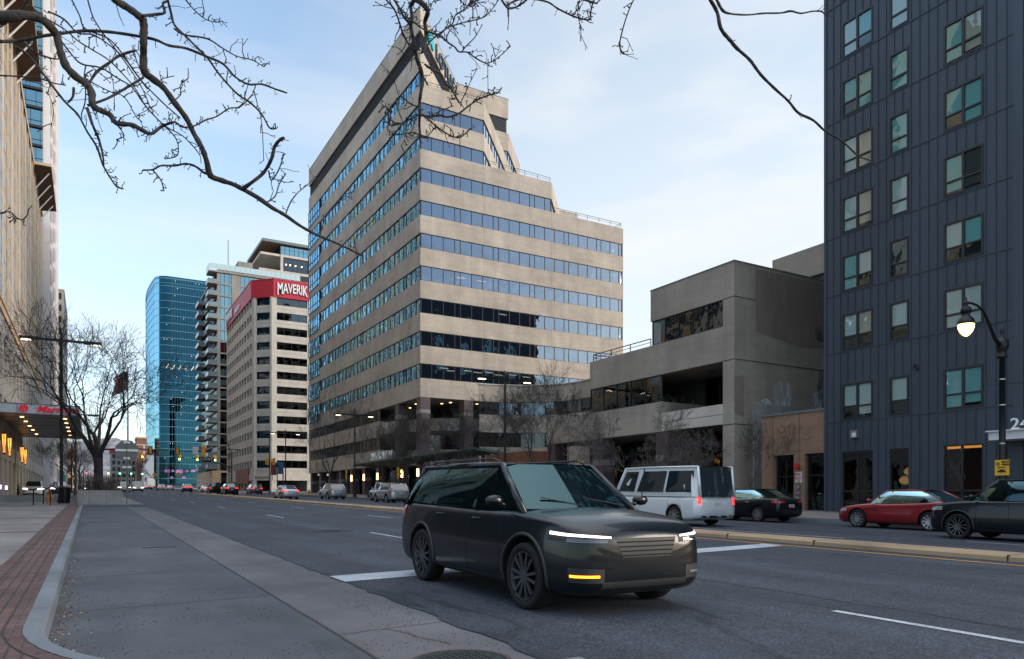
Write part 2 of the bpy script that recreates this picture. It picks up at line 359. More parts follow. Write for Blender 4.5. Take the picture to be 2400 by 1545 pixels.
# joints in the concrete
b = MB(); n = 0
def groove(pts, wd, z=.003):
    for (xa, ya), (xb, yb) in zip(pts[:-1], pts[1:]):
        d = Vector((xb-xa, yb-ya)).normalized(); nx, ny = -d.y*wd/2, d.x*wd/2
        b.quad([(xa+nx, ya+ny, gz(0,ya)+z), (xb+nx, yb+ny, gz(0,yb)+z), (xb-nx, yb-ny, gz(0,yb)+z), (xa-nx, ya-ny, gz(0,ya)+z)])
def wig(x0, y0, x1, y1, k, a): return [(x0+(x1-x0)*i/k+(rnd.uniform(-a, a) if 0 < i < k else 0), y0+(y1-y0)*i/k+(rnd.uniform(-a, a) if 0 < i < k else 0)) for i in range(k+1)]
groove([(1.89+rnd.uniform(-.008,.008), -2+i*.35) for i in range(150)], .022)
for yy, wd in ((8.7,.016),(11.9,.018),(15.1,.022),(18.6,.024),(22.6,.02),(26.8,.02),(31.5,.02),(37,.02),(43,.02)):
    groove(wig(-.28, yy-.02, 1.89, yy+.28, 8, .008), wd); 
for yy in (6.3, 9.6, 14.2, 19.5, 26, 34, 43): groove(wig(1.89, yy, 3.0, yy+.16, 7, .02), .013)
groove(wig(2.35, 6.37, 2.6, 5.5, 6, .03), .012); groove(wig(1.9, 5.2, 2.05, 4.9, 4, .02), .012)
structure(b.build('pavement_joints', M['joint']))
# left pavement: concrete slab, brick edging, kerb
KX = -.30
def arc(cx, cy, r, a0, a1, k=12): return [(cx+r*math.cos(a0+(a1-a0)*i/k), cy+r*math.sin(a0+(a1-a0)*i/k)) for i in range(k+1)]
def offs(d):        # kerb line, d metres outwards from its inner face (towards the pavement)
    r = 3.0+d; near = arc(2.7, 7.2, r, math.pi*1.5, math.pi, 14)
    return [(3.0-d, -40), (3.0-d, -10), (3.0-d, 7.2-r)]+[(min(p[0], 2.999-d), p[1]) for p in near]
def ribbon(bm, A, B, za, zb, m=0):
    for i in range(len(A)-1):
        bm.quad([(A[i][0], A[i][1], gz(0,A[i][1])+za), (A[i+1][0], A[i+1][1], gz(0,A[i+1][1])+za), (B[i+1][0], B[i+1][1], gz(0,B[i+1][1])+zb), (B[i][0], B[i][1], gz(0,B[i][1])+zb)], m)
def kline(d, y1=50.0, far=True):
    L_ = offs(d)+[(KX-d, y) for y in (12, 16, 20, 24, 28, 32, 36, 40, 44, y1+d)]
    return L_
kb = MB()
A, B_, C_, D_ = kline(0), kline(.02), kline(.05), kline(.17)
ribbon(kb, A, B_, 0, .10); ribbon(kb, B_, C_, .10, .13); ribbon(kb, C_, D_, .13, .132)
kb.box(KX-.17, 2.95, 50.0, 50.17, 0, .13, 0, G); kb.box(2.78, 2.95, 50.17, 124, 0, .13, 0, G)
ko = kb.build('kerb', M['kerbm']); structure(ko)
b = MB(); x = 0
for yy in (8.2, 11.4, 14.6, 18, 21.5, 25, 29, 33, 38, 43): b.quad([(KX-.172, yy, gz(0,yy)+.134), (KX+.004, yy, gz(0,yy)+.134), (KX+.004, yy+.012, gz(0,yy)+.134), (KX-.172, yy+.012, gz(0,yy)+.134)])
structure(b.build('kerb_joints', M['joint']))
pv = MB(); E1, E2, E3, E4, E5, E6 = kline(.17), kline(.29), kline(.31), kline(.63), kline(.65), kline(.80)
ribbon(pv, E1, E2, .128, .128); ribbon(pv, E5, E6, .128, .128); structure(pv.build('brick_edging', M['paver']))
pv = MB(); ribbon(pv, E3, E4, .128, .128); structure(pv.build('brick_path', M['paver_l']))
pv = MB(); ribbon(pv, E2, E3, .124, .124); ribbon(pv, E4, E5, .124, .124); structure(pv.build('pavement_joints', M['joint']))
# concrete flags behind the brick, in strips parted by brick bands
E7 = kline(.80)
pv = MB()
for i in range(len(E7)-1):
    (x0, y0), (x1, y1) = E7[i], E7[i+1]
    pv.quad([(x0, y0, gz(0,y0)+.126), (x1, y1, gz(0,y1)+.126), (-7, y1, gz(0,y1)+.126), (-7, y0, gz(0,y0)+.126)])
pv.box(-7, 2.78, 50.17, 124, -.2, .126, 0, G)
pv.box(-6.9, -1.2, 46, 50.2, -.2, .1255, 0, G)
structure(pv.build('pavement', M['conc_walk']))
pv = MB()
for yy in (12.5, 21.5, 30.5, 39.5, 48): pv.box(-6.9, -1.1, yy, yy+.32, -.1, .1305, 0, G)
structure(pv.build('brick_band', M['paver']))
# right pavement
pv = MB(); pv.box(27.16, 34.5, -40, 136, -.2, .06, 0, G); o = pv.build('pavement', M['conc_walk']); structure(o)
for v in o.data.vertices:
    if v.co.z > v.co.y*G: v.co.z += (.022*(v.co.x-27))
pv = MB(); pv.box(27, 27.16, -40, 136, -.3, .055, 0, G); structure(pv.build('kerb', M['kerbm']))
pv = MB()
for yy in range(-8, 130, 9): pv.box(27.2, 28.2, yy, yy+5.5, -.2, .075, 0, G)
structure(pv.build('brick_band', M['paver']))
# far blocks
for (x0, x1, y0, y1) in ((27, 60, 168, 520), (-40, 2.8, 160, 420)):
    pv = MB(); pv.box(x0, x1, y0, y1, -.3, .12, 0, G); structure(pv.build('pavement', M['conc_walk']))
# median
md = MB(); ys = [-30, -10, 0, 5, 10, 15, 20, 30, 40, 50, 60, 70, 80, 90, 100, 110, 120, 128]
prof = [(14.78, 0), (14.79, .08), (14.86, .115), (15.66, .115), (15.73, .08), (15.74, -.01)]
for i in range(len(ys)-1):
    for (xa, za), (xb, zb) in zip(prof[:-1], prof[1:]):
        md.quad([(xa, ys[i], G*ys[i]+za), (xb, ys[i], G*ys[i]+zb), (xb, ys[i+1], G*ys[i+1]+zb), (xa, ys[i+1], G*ys[i+1]+za)])
structure(md.build('median', M['median'], smooth=False))
b = MB()
for yy in [4.4, 7.1, 11.3, 14.0, 18.2, 22.5, 27, 33, 39, 46, 54, 63]: b.box(14.775, 15.745, yy, yy+.025, -.02, .118, 0, G)
structure(b.build('median_joints', M['joint']))
# painted markings
def mark(name, x0, x1, y0, y1, m, z=.006):
    b = MB(); k = max(1, int(abs(y1-y0)/15))
    for i in range(k):
        a, c = y0+(y1-y0)*i/k, y0+(y1-y0)*(i+1)/k
        b.quad([(x0, a, gz(x0,a)+z), (x1, a, gz(x1,a)+z), (x1, c, gz(x1,c)+z), (x0, c, gz(x0,c)+z)])
    return structure(b.build(name, m))
for cx, y0s in ((6.93, [1.95, 16.8, 30.7, 45.4, 60, 74.5, 89, 103, 117]), (11.0, [29, 43.5, 58, 72.5, 87, 101.5, 116]), (20.2, [-2, 7.5])):
    for y0 in y0s: mark('lane_dash', cx-.055, cx+.055, y0, y0+3.2 if y0 > 3 else y0+3.1, M['white_paint'])
mark('lane_line', 17.95, 18.06, 12.8, 120, M['white_paint']); mark('edge_line', 14.02, 14.15, -30, 126, M['yellow_paint'])
mark('edge_line', 15.9, 15.99, -30, 126, M['yellow_paint'])
b = MB(); b.quad([(3.02, 9.75, gz(0,9.75)+.007), (13.9, 11.45, gz(0,11.45)+.007), (14.0, 12.1, gz(0,12.1)+.007), (3.0, 10.45, gz(0,10.45)+.007)]); structure(b.build('stop_line', M['white_paint']))
b = MB()
for i in range(11): b.quad([(3.3+i*2.1, 131, gz(0,131)+.007), (3.9+i*2.1, 131, gz(0,131)+.007), (3.9+i*2.1, 134.5, gz(0,134)+.007), (3.3+i*2.1, 134.5, gz(0,134)+.007)])
structure(b.build('crossing_stripes', M['white_paint']))
cr_ = random.Random(8); b = MB()
def crack(pts, w_):
    P_ = []
    for (xa, ya), (xb, yb) in zip(pts[:-1], pts[1:]):
        k = max(2, int(math.hypot(xb-xa, yb-ya)/.09))
        for i in range(k): f = i/k; P_.append((xa+(xb-xa)*f+cr_.gauss(0,.014), ya+(yb-ya)*f, w_*cr_.uniform(.4,1.5)))
    for (xa, ya, wa), (xb, yb, wb) in zip(P_[:-1], P_[1:]): b.quad([(xa-wa,ya,gz(0,ya)+.0045),(xa+wa,ya,gz(0,ya)+.0045),(xb+wb,yb,gz(0,yb)+.0045),(xb-wb,yb,gz(0,yb)+.0045)])
crack([(6.9,8.7),(7.24,8.41),(7.55,8.02),(7.64,7.27),(7.62,6.66),(7.69,6.18),(7.59,5.28),(7.68,4.68),(7.6,3.98),(7.57,2.5)], .014)
crack([(9.09,7.42),(9.15,6.77),(9.38,6.14),(9.78,5.55),(10.33,4.0)], .008); crack([(3.65,13.24),(3.84,12.63),(3.93,11.72),(4.04,11.02),(4.26,10.65)], .012)
crack([(5.18,21.1),(5.29,18.86),(5.93,17.7),(5.56,14.15)], .008); crack([(9.4,30),(9.0,24),(9.5,19),(9.2,15)], .014); crack([(6.1,60),(6.4,48),(6.0,38),(6.5,31)], .03); crack([(10,60),(9.6,50),(10.1,40)], .03); crack([(4.4,6.9),(5.2,6.2),(6.4,5.4)], .005)
structure(b.build('road_cracks', mat('crack seal', (.022,.026,.033), .7)))
# manholes and covers
def cover(x, y, r, label, ring=.05):
    t = thing('manhole_cover', label, 'manhole cover', (x, y, gz(x,y)))
    b = MB(); b.lathe([(r+ring, -.01), (r+ring, .006), (r+.01, .008), (r+.01, -.01)], (x,y,gz(x,y)), n=40); b.build('rim', M['joint'], t)
    b = MB(); b.lathe([(r, -.01), (r, .006), (0.001, .006)], (x,y,gz(x,y)), n=40)
    k = int(r/.055)
    for i in range(-k, k+1):
        for j in range(-k, k+1):
            if math.hypot(i, j)*.055 < r-.05: b.box(x+i*.055-.016, x+i*.055+.016, y+j*.055-.016, y+j*.055+.016, gz(x,y)+.004, gz(x,y)+.012)
    b.build('lid', mat('cast iron', (.03,.04,.038), .55, .6), t)
cover(2.42, 4.93, .33, 'round iron manhole cover set in the cracked gutter concrete at the near edge')
cover(6.2, 21.3, .34, 'round manhole cover sunk in the asphalt lane beside the lane dashes', .28)
t = thing('utility_cover', 'small oblong iron grate set in the parking bay concrete', 'grate', (1.28, 17, gz(0,17)))
b = MB(); b.box(.95, 1.6, 16.92, 17.14, -.05, .006+0, 0, G); b.build('frame', M['joint'], t)
b = MB(); [b.box(.98+i*.055, 1.01+i*.055, 16.94, 17.12, 0, .011, 0, G) for i in range(11)]; b.build('bars', M['wdark'], t)
# leaf litter and grit along the kerb
b = MB()
for i in range(800):
    y = 6.0+abs(rnd.gauss(0, 4.2)) if i % 3 else rnd.uniform(6, 30); 
    if y > 34: continue
    e = KX if y > 7.2 else 2.7-math.sqrt(max(0, 9-(7.2-y)**2))
    x = e+.02+abs(rnd.gauss(0, .11)); a = rnd.uniform(0, 6.3); l = rnd.uniform(.005, .018); wd = rnd.uniform(.002, .008); z = gz(0,y)+.004
    ca, sa = math.cos(a), math.sin(a)
    b.quad([(x+ca*l, y+sa*l, z), (x-sa*wd, y+ca*wd, z+rnd.uniform(.002,.014)), (x-ca*l, y-sa*l, z+rnd.uniform(0,.012)), (x+sa*wd, y-ca*wd, z)], rnd.choice([0,0,0,1,2]))
o = b.build('leaf_litter', [mat('dead leaf', (.12,.07,.04), .9), mat('dry leaf', (.15,.10,.065), .9), mat('paper scrap', (.30,.26,.21), .9)], fix=False)
tag(o, 'brown leaf litter lying in the gutter along the left kerb', 'leaf litter', kind='stuff')
b = MB()
for i in range(1700):
    x = rnd.uniform(-.2, 3.0); y = 5.0+abs(rnd.gauss(0, 3.0)); r = rnd.uniform(.003, .009); z = gz(0,y)+.002
    if mnoise.noise((x*1.2, y*.8, 3)) < -.05: continue
    b.quad([(x-r, y, z), (x, y-r*.8, z), (x+r, y, z)], 0); b.quad([(x-r, y, z), (x+r*.2, y+r*.3, z+r*.9), (x+r, y, z)], 0); b.quad([(x-r, y, z), (x, y-r*.8, z), (x+r*.2, y+r*.3, z+r*.9)], 0)
o = b.build('grit', M['joint'], fix=False); tag(o, 'dark grit scattered over the gutter and parking concrete', 'grit', kind='stuff')
# far hills
b = MB()
def hill(u, v):
    x = -2600+u*5200; y = 2300+v*1500; h = (190+60*mnoise.noise((x*.0016, 1.7, 0))+25*mnoise.noise((x*.006, 5, 0)))*math.sin(min(1, v*1.25)*math.pi/2)
    return (x, y, 8+h*(1+.10*mnoise.noise((x*.01, y*.01, 2))))
b.grid(hill, 110, 14)
o = b.build('hills', mat('winter hillside', (.20,.19,.205), .95, var=.35, vscale=.012), smooth=True, fix=False); structure(o)

# ---------------------------------------------------------------- generic window ribbon along a wall line
def ribbon_window(name, parent, p0, p1, z0, z1, gm, pat=(1.5,1.5,1.5,.75), inset=.12, seed=0, mull=.05, lab=None, frame=True, jit=.004, hbar=None):
    # p0 -> p1 along the wall, outward normal to the right of that direction
    rn = random.Random(seed); a = Vector(p0); c = Vector(p1); d = (c-a); Lh = d.length; d.normalize(); nrm = Vector((d.y, -d.x))
    b = MB(); s = 0; i = 0
    def P(q, off, z): p = a+d*q+nrm*off; return (p.x, p.y, z)
    while s < Lh-.05:
        w_ = pat[i % len(pat)]; e = min(Lh, s+w_); 
        if Lh-e < .3: e = Lh
        j = [rn.uniform(-jit, jit) for _ in range(4)]; zm = (z0+z1)/2
        b.quad([P(s, -inset+j[0], z0), P(e, -inset+j[1], z0), P(e, -inset+j[2], z1), P(s, -inset+j[3], z1)], 0)
        if frame:
            q0, q1 = P(e-mull/2, -inset-.03, z0), P(e-mull/2, -inset-.03, z1)
            b.bar(P(e-mull/2, -inset+.02, z0), P(e-mull/2, -inset+.02, z1), mull, .08, 1, up=(nrm.x, nrm.y, 0))
        s = e; i += 1
    if frame:
        for z in (z0+.03, z1-.03): b.bar(P(0, -inset+.02, z), P(Lh, -inset+.02, z), .08, .06, 1)
        if hbar: b.bar(P(0, -inset+.02, hbar), P(Lh, -inset+.02, hbar), .08, .05, 1)
        b.bar(P(mull/2, -inset+.02, z0), P(mull/2, -inset+.02, z1), mull, .08, 1, up=(nrm.x, nrm.y, 0))
    return b.build(name, [gm, M['wdark']], parent, fix=False)
def rail(parent, pts, h=.9, m=None, r=.03, step=1.8, name='railing', bars=2):
    b = MB()
    for k in range(bars): 
        for p, q in zip(pts[:-1], pts[1:]): b.tube([(p[0],p[1],p[2]+h*(1-k*.45)), (q[0],q[1],q[2]+h*(1-k*.45))], r*(1 if k == 0 else .6), 6)
    for p, q in zip(pts[:-1], pts[1:]):
        Lh = (Vector(q)-Vector(p)).length; n = max(1, int(Lh/step))
        for i in range(n+1): x = Vector(p).lerp(Vector(q), i/n); b.tube([x, x+Vector((0,0,h))], r, 5)
    return b.build(name, m or M['wdark'], parent)

# ---------------------------------------------------------------- the stepped office tower
X0, Y0, X1, Y1 = 33.3, 78.7, 63.2, 128.5
DX, DY = .647, .763
T = thing('office_tower', 'tall stepped tan brick office tower with ribbon windows and a blue mirrored side', 'office building', (X0, Y0, 0))
P0 = [(X0,Y0),(X1,Y0),(X1,Y1),(X0,Y1)]
P6 = [(X0,Y0),(51.5,Y0),(51.5+DX*14,Y0+DY*14),(62.5,Y1-.02),(X0,Y1)]
P7 = [(X0,Y0),(41.7,Y0),(41.7+DX*25,Y0+DY*25),(60,Y1-.04),(X0,Y1)]
P9 = [(X0,Y0),(43.9,91.1),(52.2,91.1),(52.2+DX*10,91.1+DY*10),(59,Y1-.06),(X0,Y1)]
PT = [(X0,Y0),(43.9,91.1),(52.2,91.1),(52.2,Y1-.08),(X0,Y1)]
def poly_inset(poly, d):
    n = len(poly); out = []
    for i in range(n):
        p0, p1, p2 = Vector(poly[i-1]), Vector(poly[i]), Vector(poly[(i+1) % n]); a = (p1-p0).normalized(); c = (p2-p1).normalized()
        na = Vector((-a.y, a.x)); nc = Vector((-c.y, c.x)); k = (na+nc); k = k/max(.2, (1+na.dot(nc)))
        out.append(tuple(p1+k*d))
    return out
def slab(poly, z0, z1, m='tbrick', name='spandrel', parent=T): return MB().prism(poly, z0, z1).build(name, M[m] if isinstance(m, str) else m, parent)
def cut(poly, off, seg): return poly[seg], poly[(seg+1) % len(poly)]
lv = []     # (sill, head, plan)
for k in range(10): lv.append((15.15+3.8*k, 16.87+3.8*k, P0 if k <= 5 else (P6 if k == 6 else (P7 if k <= 8 else P9))))
slab(P0, 12.95, 15.15)
for k, (zs, zh, pl) in enumerate(lv):
    nxt = lv[k+1][0] if k < 9 else 53.6
    slab(pl, zh, nxt if k not in (5,6,8) else nxt+.06)
    segs = len(pl)
    for sgi in range(segs-2 if k else 1):          # skip north and east sides unless seen
        a_, b_ = pl[sgi], pl[sgi+1]
        if sgi == segs-3 and k >= 6 and False: continue
        ribbon_window('ribbon_window', T, a_, b_, zs, zh, M['sglass'] if (k >= 6 and abs(a_[1]-b_[1]) > .1 and abs(a_[0]-b_[0]) > .1) else M['tglass'], seed=k*7+sgi)
    if k == 0: ribbon_window('ribbon_window', T, pl[1], pl[2], zs, zh, M['tglass'], seed=99)
    # west side: reflected blue put into the glass tint, the last bay at the north end has taller glass
    ribbon_window('ribbon_window', T, (X0, Y1-7), (X0, Y0), zs, zh, M['wglass'], pat=(1.55,1.55,1.55,.8), seed=k*7+50, jit=.03)
    ribbon_window('ribbon_window', T, (X0, Y1), (X0, Y1-7), zs-1.0, zh, M['wglass'], pat=(1.4,), seed=k*7+60, inset=-.03, jit=.008, hbar=zs)
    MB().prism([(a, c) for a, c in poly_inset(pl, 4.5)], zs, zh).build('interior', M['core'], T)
for poly, z in ((P0, 38.16), (P6, 41.85), (P7, 49.4)): pass
slab(poly_inset(PT, .25), 53.6, 55.7, 'louvre', 'louvre_band'); slab(PT, 55.7, 58.5, 'tbrick', 'parapet')
b = MB()
for i in range(9): b.prism(poly_inset(PT, .16), 53.7+i*.23, 53.76+i*.23)
b.build('louvre_slats', M['wdark'], T)
b = MB(); b.prism([(X0-.03,Y0-.03)]+[(p[0]+.03, p[1]-.03) for p in PT[1:4]]+[(X0-.03,Y1+.03)], 58.5, 58.58); b.build('coping', M['grey'], T)
b = MB()
for k in range(10):
    z0_, z1_ = (12.97 if k == 0 else 16.87+3.8*(k-1)+.02), 15.13+3.8*k
    for y_ in (91, 103.5, 116): b.box(X0-.006, X0, y_-.015, y_+.015, z0_, z1_)
    for x_ in (41.7, 51.5):
        if x_ < (63 if k <= 6 else (51 if k == 7 else 41)): b.box(x_-.015, x_+.015, Y0-.006, Y0, z0_, z1_)
b.build('wall_joint', mat('tower joint', (.22,.19,.165), .9), T)
# dark slanting stripe under the sign on the angled wall
dv = Vector((43.9-X0, 91.1-Y0)).normalized(); nv = Vector((dv.y, -dv.x))
for (s0, s1, z0, z1) in ((0, 16.2, 49.6, 51.0),): pass
rail(T, [(X0+.3,Y0+.2,49.35),(41.5,Y0+.2,49.35)], .6); rail(T, [(41.9,Y0+.2,42),(51.4,Y0+.2,41.85)], .6); rail(T, [(51.7,Y0+.2,38.2),(X1-.2,Y0+.2,38.2),(X1-.2,Y0+14,38.15)], .55)
slab([(57.5,86),(60.8,86),(60.8,90),(57.5,90)], 38.2, 42.0, 'tbrick', 'roof_block')
# rooftop sign on the angled wall
RT = facing(nv.x, nv.y); ln = Vector((X0, Y0)); 
def onsign(s, z, o=.06): q = ln+dv*s+nv*o; return (q.x, q.y, z)
navy = mat('sign letters navy', (.012,.05,.09), .4); aqua = mat('sign emblem aqua', (.0,.42,.52), .4)
mesh_text('LOTUS', 2.5, 'sign_letters', navy, T, onsign(5.9, 56.0, .12), RT, .1, .02, 1.12)
b = MB()
for i, (a, r, wd) in enumerate(((-62,1.5,.30),(-34,1.75,.36),(0,1.95,.42),(34,1.75,.36),(62,1.5,.30))):
    c0 = (3.9, 55.9); ax = Vector((math.sin(R(a)), math.cos(R(a)))); sd = Vector((ax.y, -ax.x)); pts = []
    for t in range(9):
        f = t/8; q = Vector(c0)+ax*r*(.18+.82*f)+sd*wd*math.sin(f*math.pi)**.8; pts.append(q)
    for t in range(8, -1, -1):
        f = t/8; q = Vector(c0)+ax*r*(.18+.82*f)-sd*wd*math.sin(f*math.pi)**.8; pts.append(q)
    base_ = len(b.v)
    for o_ in (.03, .2+.01*i): b.v += [onsign(q[0], q[1], o_) for q in pts]
    n = len(pts); b.face([base_+j for j in range(n)]); b.face([base_+n+j for j in reversed(range(n))])
    for j in range(n): b.face((base_+j, base_+(j+1)%n, base_+n+(j+1)%n, base_+n+j))
b.build('sign_emblem', aqua, T)
# lower storeys: west side bands, open corner with columns
WL = [(X0, Y1), (X0, 92.4), (40, 92.4), (40, Y1)]
slab([(X0,92.4),(40,92.4),(40,Y1),(X0,Y1)], 9.27, 11.35); slab([(X0,92.4),(40,92.4),(40,Y1),(X0,Y1)], 5.4, 7.55)
for zs, zh in ((11.35, 12.95), (7.55, 9.27)):
    ribbon_window('ribbon_window', T, (X0, Y1), (X0, 92.4), zs, zh, M['dglass'], pat=(1.55,1.55,1.55,.8), seed=int(zs), jit=.012)
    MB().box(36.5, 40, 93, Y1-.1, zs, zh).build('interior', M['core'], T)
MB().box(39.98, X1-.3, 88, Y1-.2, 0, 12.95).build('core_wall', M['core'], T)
# recessed corner: glass wall, soffit lights, pale curved balcony
ribbon_window('lobby_glazing', T, (38.6, 92.4), (38.6, 84), 7.2, 12.2, M['dglass'], pat=(1.6,), seed=3); ribbon_window('lobby_glazing', T, (38.6, 84.0), (50.5, 84.0), 7.2, 12.2, M['dglass'], pat=(1.6,), seed=4)
for x_, y_ in ((35,81),(35.4,85),(36.2,89),(38.5,81.5),(42,81.2),(46,81.4),(38,83)): MB().lathe([(.16,12.9),(.16,12.94)], (x_,y_,0), n=10).build('ceiling_light', M['lamp'], T)
for i, (x_, y_, k_) in enumerate(((36.5,80.2,0),(38.0,81.5,0),(39.8,80.4,0),(41.4,80.9,0),(42.6,80.1,0),(44.6,81.2,0),(46.1,80.3,0),(48.5,80.8,0),(39.0,80.6,3),(41.8,80.6,3),(44.8,80.5,2))): MB().box(x_, x_+1.1, y_, y_+.14, 16.80+3.8*k_, 16.86+3.8*k_).build('ceiling_light', M['strip'], T)
pc = [(X0+.15, 92.4), (X0+.3, 89), (35.2, 85.2), (37.4, 82.3), (40.4, 80.6), (44.5, 80.0), (50.5, 79.8)]
b = MB()
for i in range(len(pc)-1):
    (xa, ya), (xb, yb) = pc[i], pc[i+1]
    for z0_, z1_, o_ in ((9.5, 10.15, 0), (10.19, 11.0, 0)):
        b.quad([(xa,ya,z0_),(xb,yb,z0_),(xb,yb,z1_),(xa,ya,z1_)]); b.quad([(xa+.35,ya+.3,z0_),(xb+.35,yb+.3,z0_),(xb+.35,yb+.3,z1_),(xa+.35,ya+.3,z1_)]); b.quad([(xa,ya,z1_),(xb,yb,z1_),(xb+.35,yb+.3,z1_),(xa+.35,ya+.3,z1_)])
b.build('balcony', M['precast'], T, fix=False)
MB().prism([(p[0]+.1,p[1]+.1) for p in pc]+[(50.5,88),(X0+.3,92.3)][:1]+[(39.9, 92.3)], 9.3, 9.5).build('balcony_floor', M['soffit'], T)
MB().prism([(p[0]+.5,p[1]+.5) for p in pc[1:]]+[(50.5,88),(39.9, 92.3)], 5.3, 7.2).build('mezzanine', M['tbrick'], T)
ribbon_window('lobby_glazing', T, (X0+1.5, 92.3), (36.5, 85.5), 7.2, 9.3, M['dglass'], pat=(1.6,), seed=13); ribbon_window('lobby_glazing', T, (36.5, 85.5), (50.5, 81), 7.2, 9.3, M['dglass'], pat=(1.6,), seed=14)
def column(x, y, z1, zb, s=.62, parent=T, z0=None):
    z0 = ground(x, y)-.1 if z0 is None else z0
    b = MB(); b.box(x-s, x+s, y-s, y+s, z0, zb, 0); b.box(x-s-.01, x+s+.01, y-s-.01, y+s+.01, zb, zb+.42, 1); b.box(x-s, x+s, y-s, y+s, zb+.42, z1, 0)
    return b.build('column', [M['plum'], M['band']], parent)
for x_, y_ in ((X0+.66, Y0+.66), (X0+.66, 86.3), (39.6, Y0+.66), (45.6, Y0+.66)): column(x_, y_, 12.95, 11.1)
for i in range(7): column(X0+.7, 94+i*5.6, 5.4, 3.6, .5)
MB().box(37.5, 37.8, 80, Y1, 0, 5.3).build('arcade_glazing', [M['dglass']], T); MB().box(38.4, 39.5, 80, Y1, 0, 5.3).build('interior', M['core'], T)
for y_ in (104.8, 99.2, 93.6): MB().box(X0+.02, X0+.18, y_-.13, y_+.13, 3.6, 4.5).build('wall_lamp', M['lamp'], T)
for y_ in (84, 79): MB().box(33.0, 33.2, y_-.1, y_+.1, 3.7, 4.6).build('wall_lamp', M['lamp'], T)
for y_ in (84, 79): MB().box(33.2, 33.6, y_-.3, y_+.3, .8, 5.3).build('column', M['plum'], T)
# glass entrance canopy with the address
cp = thing('entrance_canopy', 'long pale green glass entrance canopy with raised address lettering in front of the tower', 'canopy', (31, 76, 5.5))
b = MB(); b.quad([(29.6,92,5.5),(31.4,61,5.9),(34.6,61,5.6),(33.2,92,5.3)]); b.quad([(29.6,92,5.56),(31.4,61,5.96),(34.6,61,5.66),(33.2,92,5.36)])
b.build('glass_panel', mat('green canopy glass', (.10,.20,.18), .25, 0, .6), cp, fix=False)
b = MB()
for i in range(24): f = i/23; y_ = 92-31*f; b.bar((29.6+1.8*f, y_, 5.42+.4*f), (33.2+1.4*f, y_, 5.25+.3*f), .06, .22)
b.bar((29.6,92,5.5),(31.4,61,5.9), .08, .14); b.build('fins', mat('canopy fins', (.13,.20,.19), .4, .4), cp)
for y_ in (62, 70, 89.5): MB().box(32.6, 32.9, y_-.15, y_+.15, .8, 5.4).build('post', M['plum'], cp)
mesh_text('215 SOUTH', 1.25, 'lettering', mat('pale letters', (.72,.74,.76), .4), cp, (29.75, 85.8, 5.75), facing(-1, 0), .06, .015, 1.15)
b = MB(); b.box(35.2, 39.5, 58, 66, .8, 5.6); b.build('entrance_block', M['terra'], T)
# ---------------------------------------------------------------- link wing and annex
Lk = thing('link_wing', 'low concave tan brick wing joining the tower to the annex', 'building', (50.5, 70, 0))
cv = [(41.0, Y0-.02), (43.5, 78.2), (46, 77.2), (48.4, 75.4), (50.0, 73.2), (50.5, 70.8), (50.5, 46)]
back = [(60, 46), (60, Y0-.02)]
slab(cv+back, 12.95, 15.0, 'tbrick', 'spandrel', Lk); slab(cv+back, 9.2, 11.35, 'tbrick', 'spandrel', Lk); slab(cv+back, .5, 7.4, 'tbrick', 'wall', Lk)
for i in range(6):
    for z0_, z1_ in ((11.35, 12.95), (7.4, 9.2)): ribbon_window('ribbon_window', Lk, cv[i], cv[i+1], z0_, z1_, M['tglass'] if z0_ > 10 else M['dglass'], pat=(1.7,), seed=i)
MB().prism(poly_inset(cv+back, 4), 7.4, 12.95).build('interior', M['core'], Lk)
b = MB(); pts = [(p[0]-.02, p[1]-.02) for p in cv]
for a_, c_ in zip(pts[:-1], pts[1:]): b.bar((a_[0], a_[1], 15.05), (c_[0], c_[1], 15.05), .2, .1)
b.build('coping', M['white'], Lk)
An = thing('annex_building', 'low stepped tan brick annex with a recessed balcony and stained plain side wall', 'building', (33.3, 31, 0))
AX = 33.3
def ab(name, x0, x1, y0, y1, z0, z1, m='abrick'): return MB().box(x0, x1, y0, y1, z0, z1).build(name, M[m], An)
ab('wall', AX, 60, 31, 38.5, 13.3, 15.4); ab('wall', AX, 60, 31, 31.9, 0, 13.3); ab('wall', AX, 60, 31.9, 45.5, 9.55, 11.65)
ab('interior', 38, 58, 32.5, 44.8, 11.65, 13.3, 'core') if False else None
ab('interior', 37.5, 58, 32.2, 38.2, 11.65, 13.3, 'core'); ab('wall', 34.2, 60, 38.3, 38.48, 11.65, 13.3)
ribbon_window('ribbon_window', An, (AX, 38.4), (AX, 31.9), 11.65, 13.3, M['dglass'], pat=(1.3,), seed=1, jit=.01)
ab('spandrel', AX, 60, 37.4, 51.6, 5.7, 7.72); ab('interior', 37.5, 58, 37.6, 45, 7.72, 9.55, 'core'); ab('wall', 34.2, 60, 45.3, 45.48, 7.72, 9.55)
ribbon_window('ribbon_window', An, (AX, 45.5), (AX, 37.4), 7.72, 9.55, M['dglass'], pat=(1.6,), seed=2, jit=.01)
ab('balcony_floor', AX+.3, 60, 31.9, 37.4, 5.7, 6.0, 'soffit'); ab('balcony_wall', AX+.02, AX+.2, 31.92, 37.38, 5.72, 6.30, 'precast'); ab('balcony_wall', AX+.02, AX+.2, 31.92, 37.38, 6.33, 6.95, 'precast')
ribbon_window('balcony_glazing', An, (37.2, 37.4), (37.2, 31.9), 6.0, 9.5, M['dglass'], pat=(1.4,), seed=3); ab('interior', 38.5, 58, 32, 37.3, 6, 9.5, 'coreblk')
b = MB(); b.box(35, 35.5, 34.5, 35, 9.5, 9.545); b.build('ceiling_light', M['grey'], An)
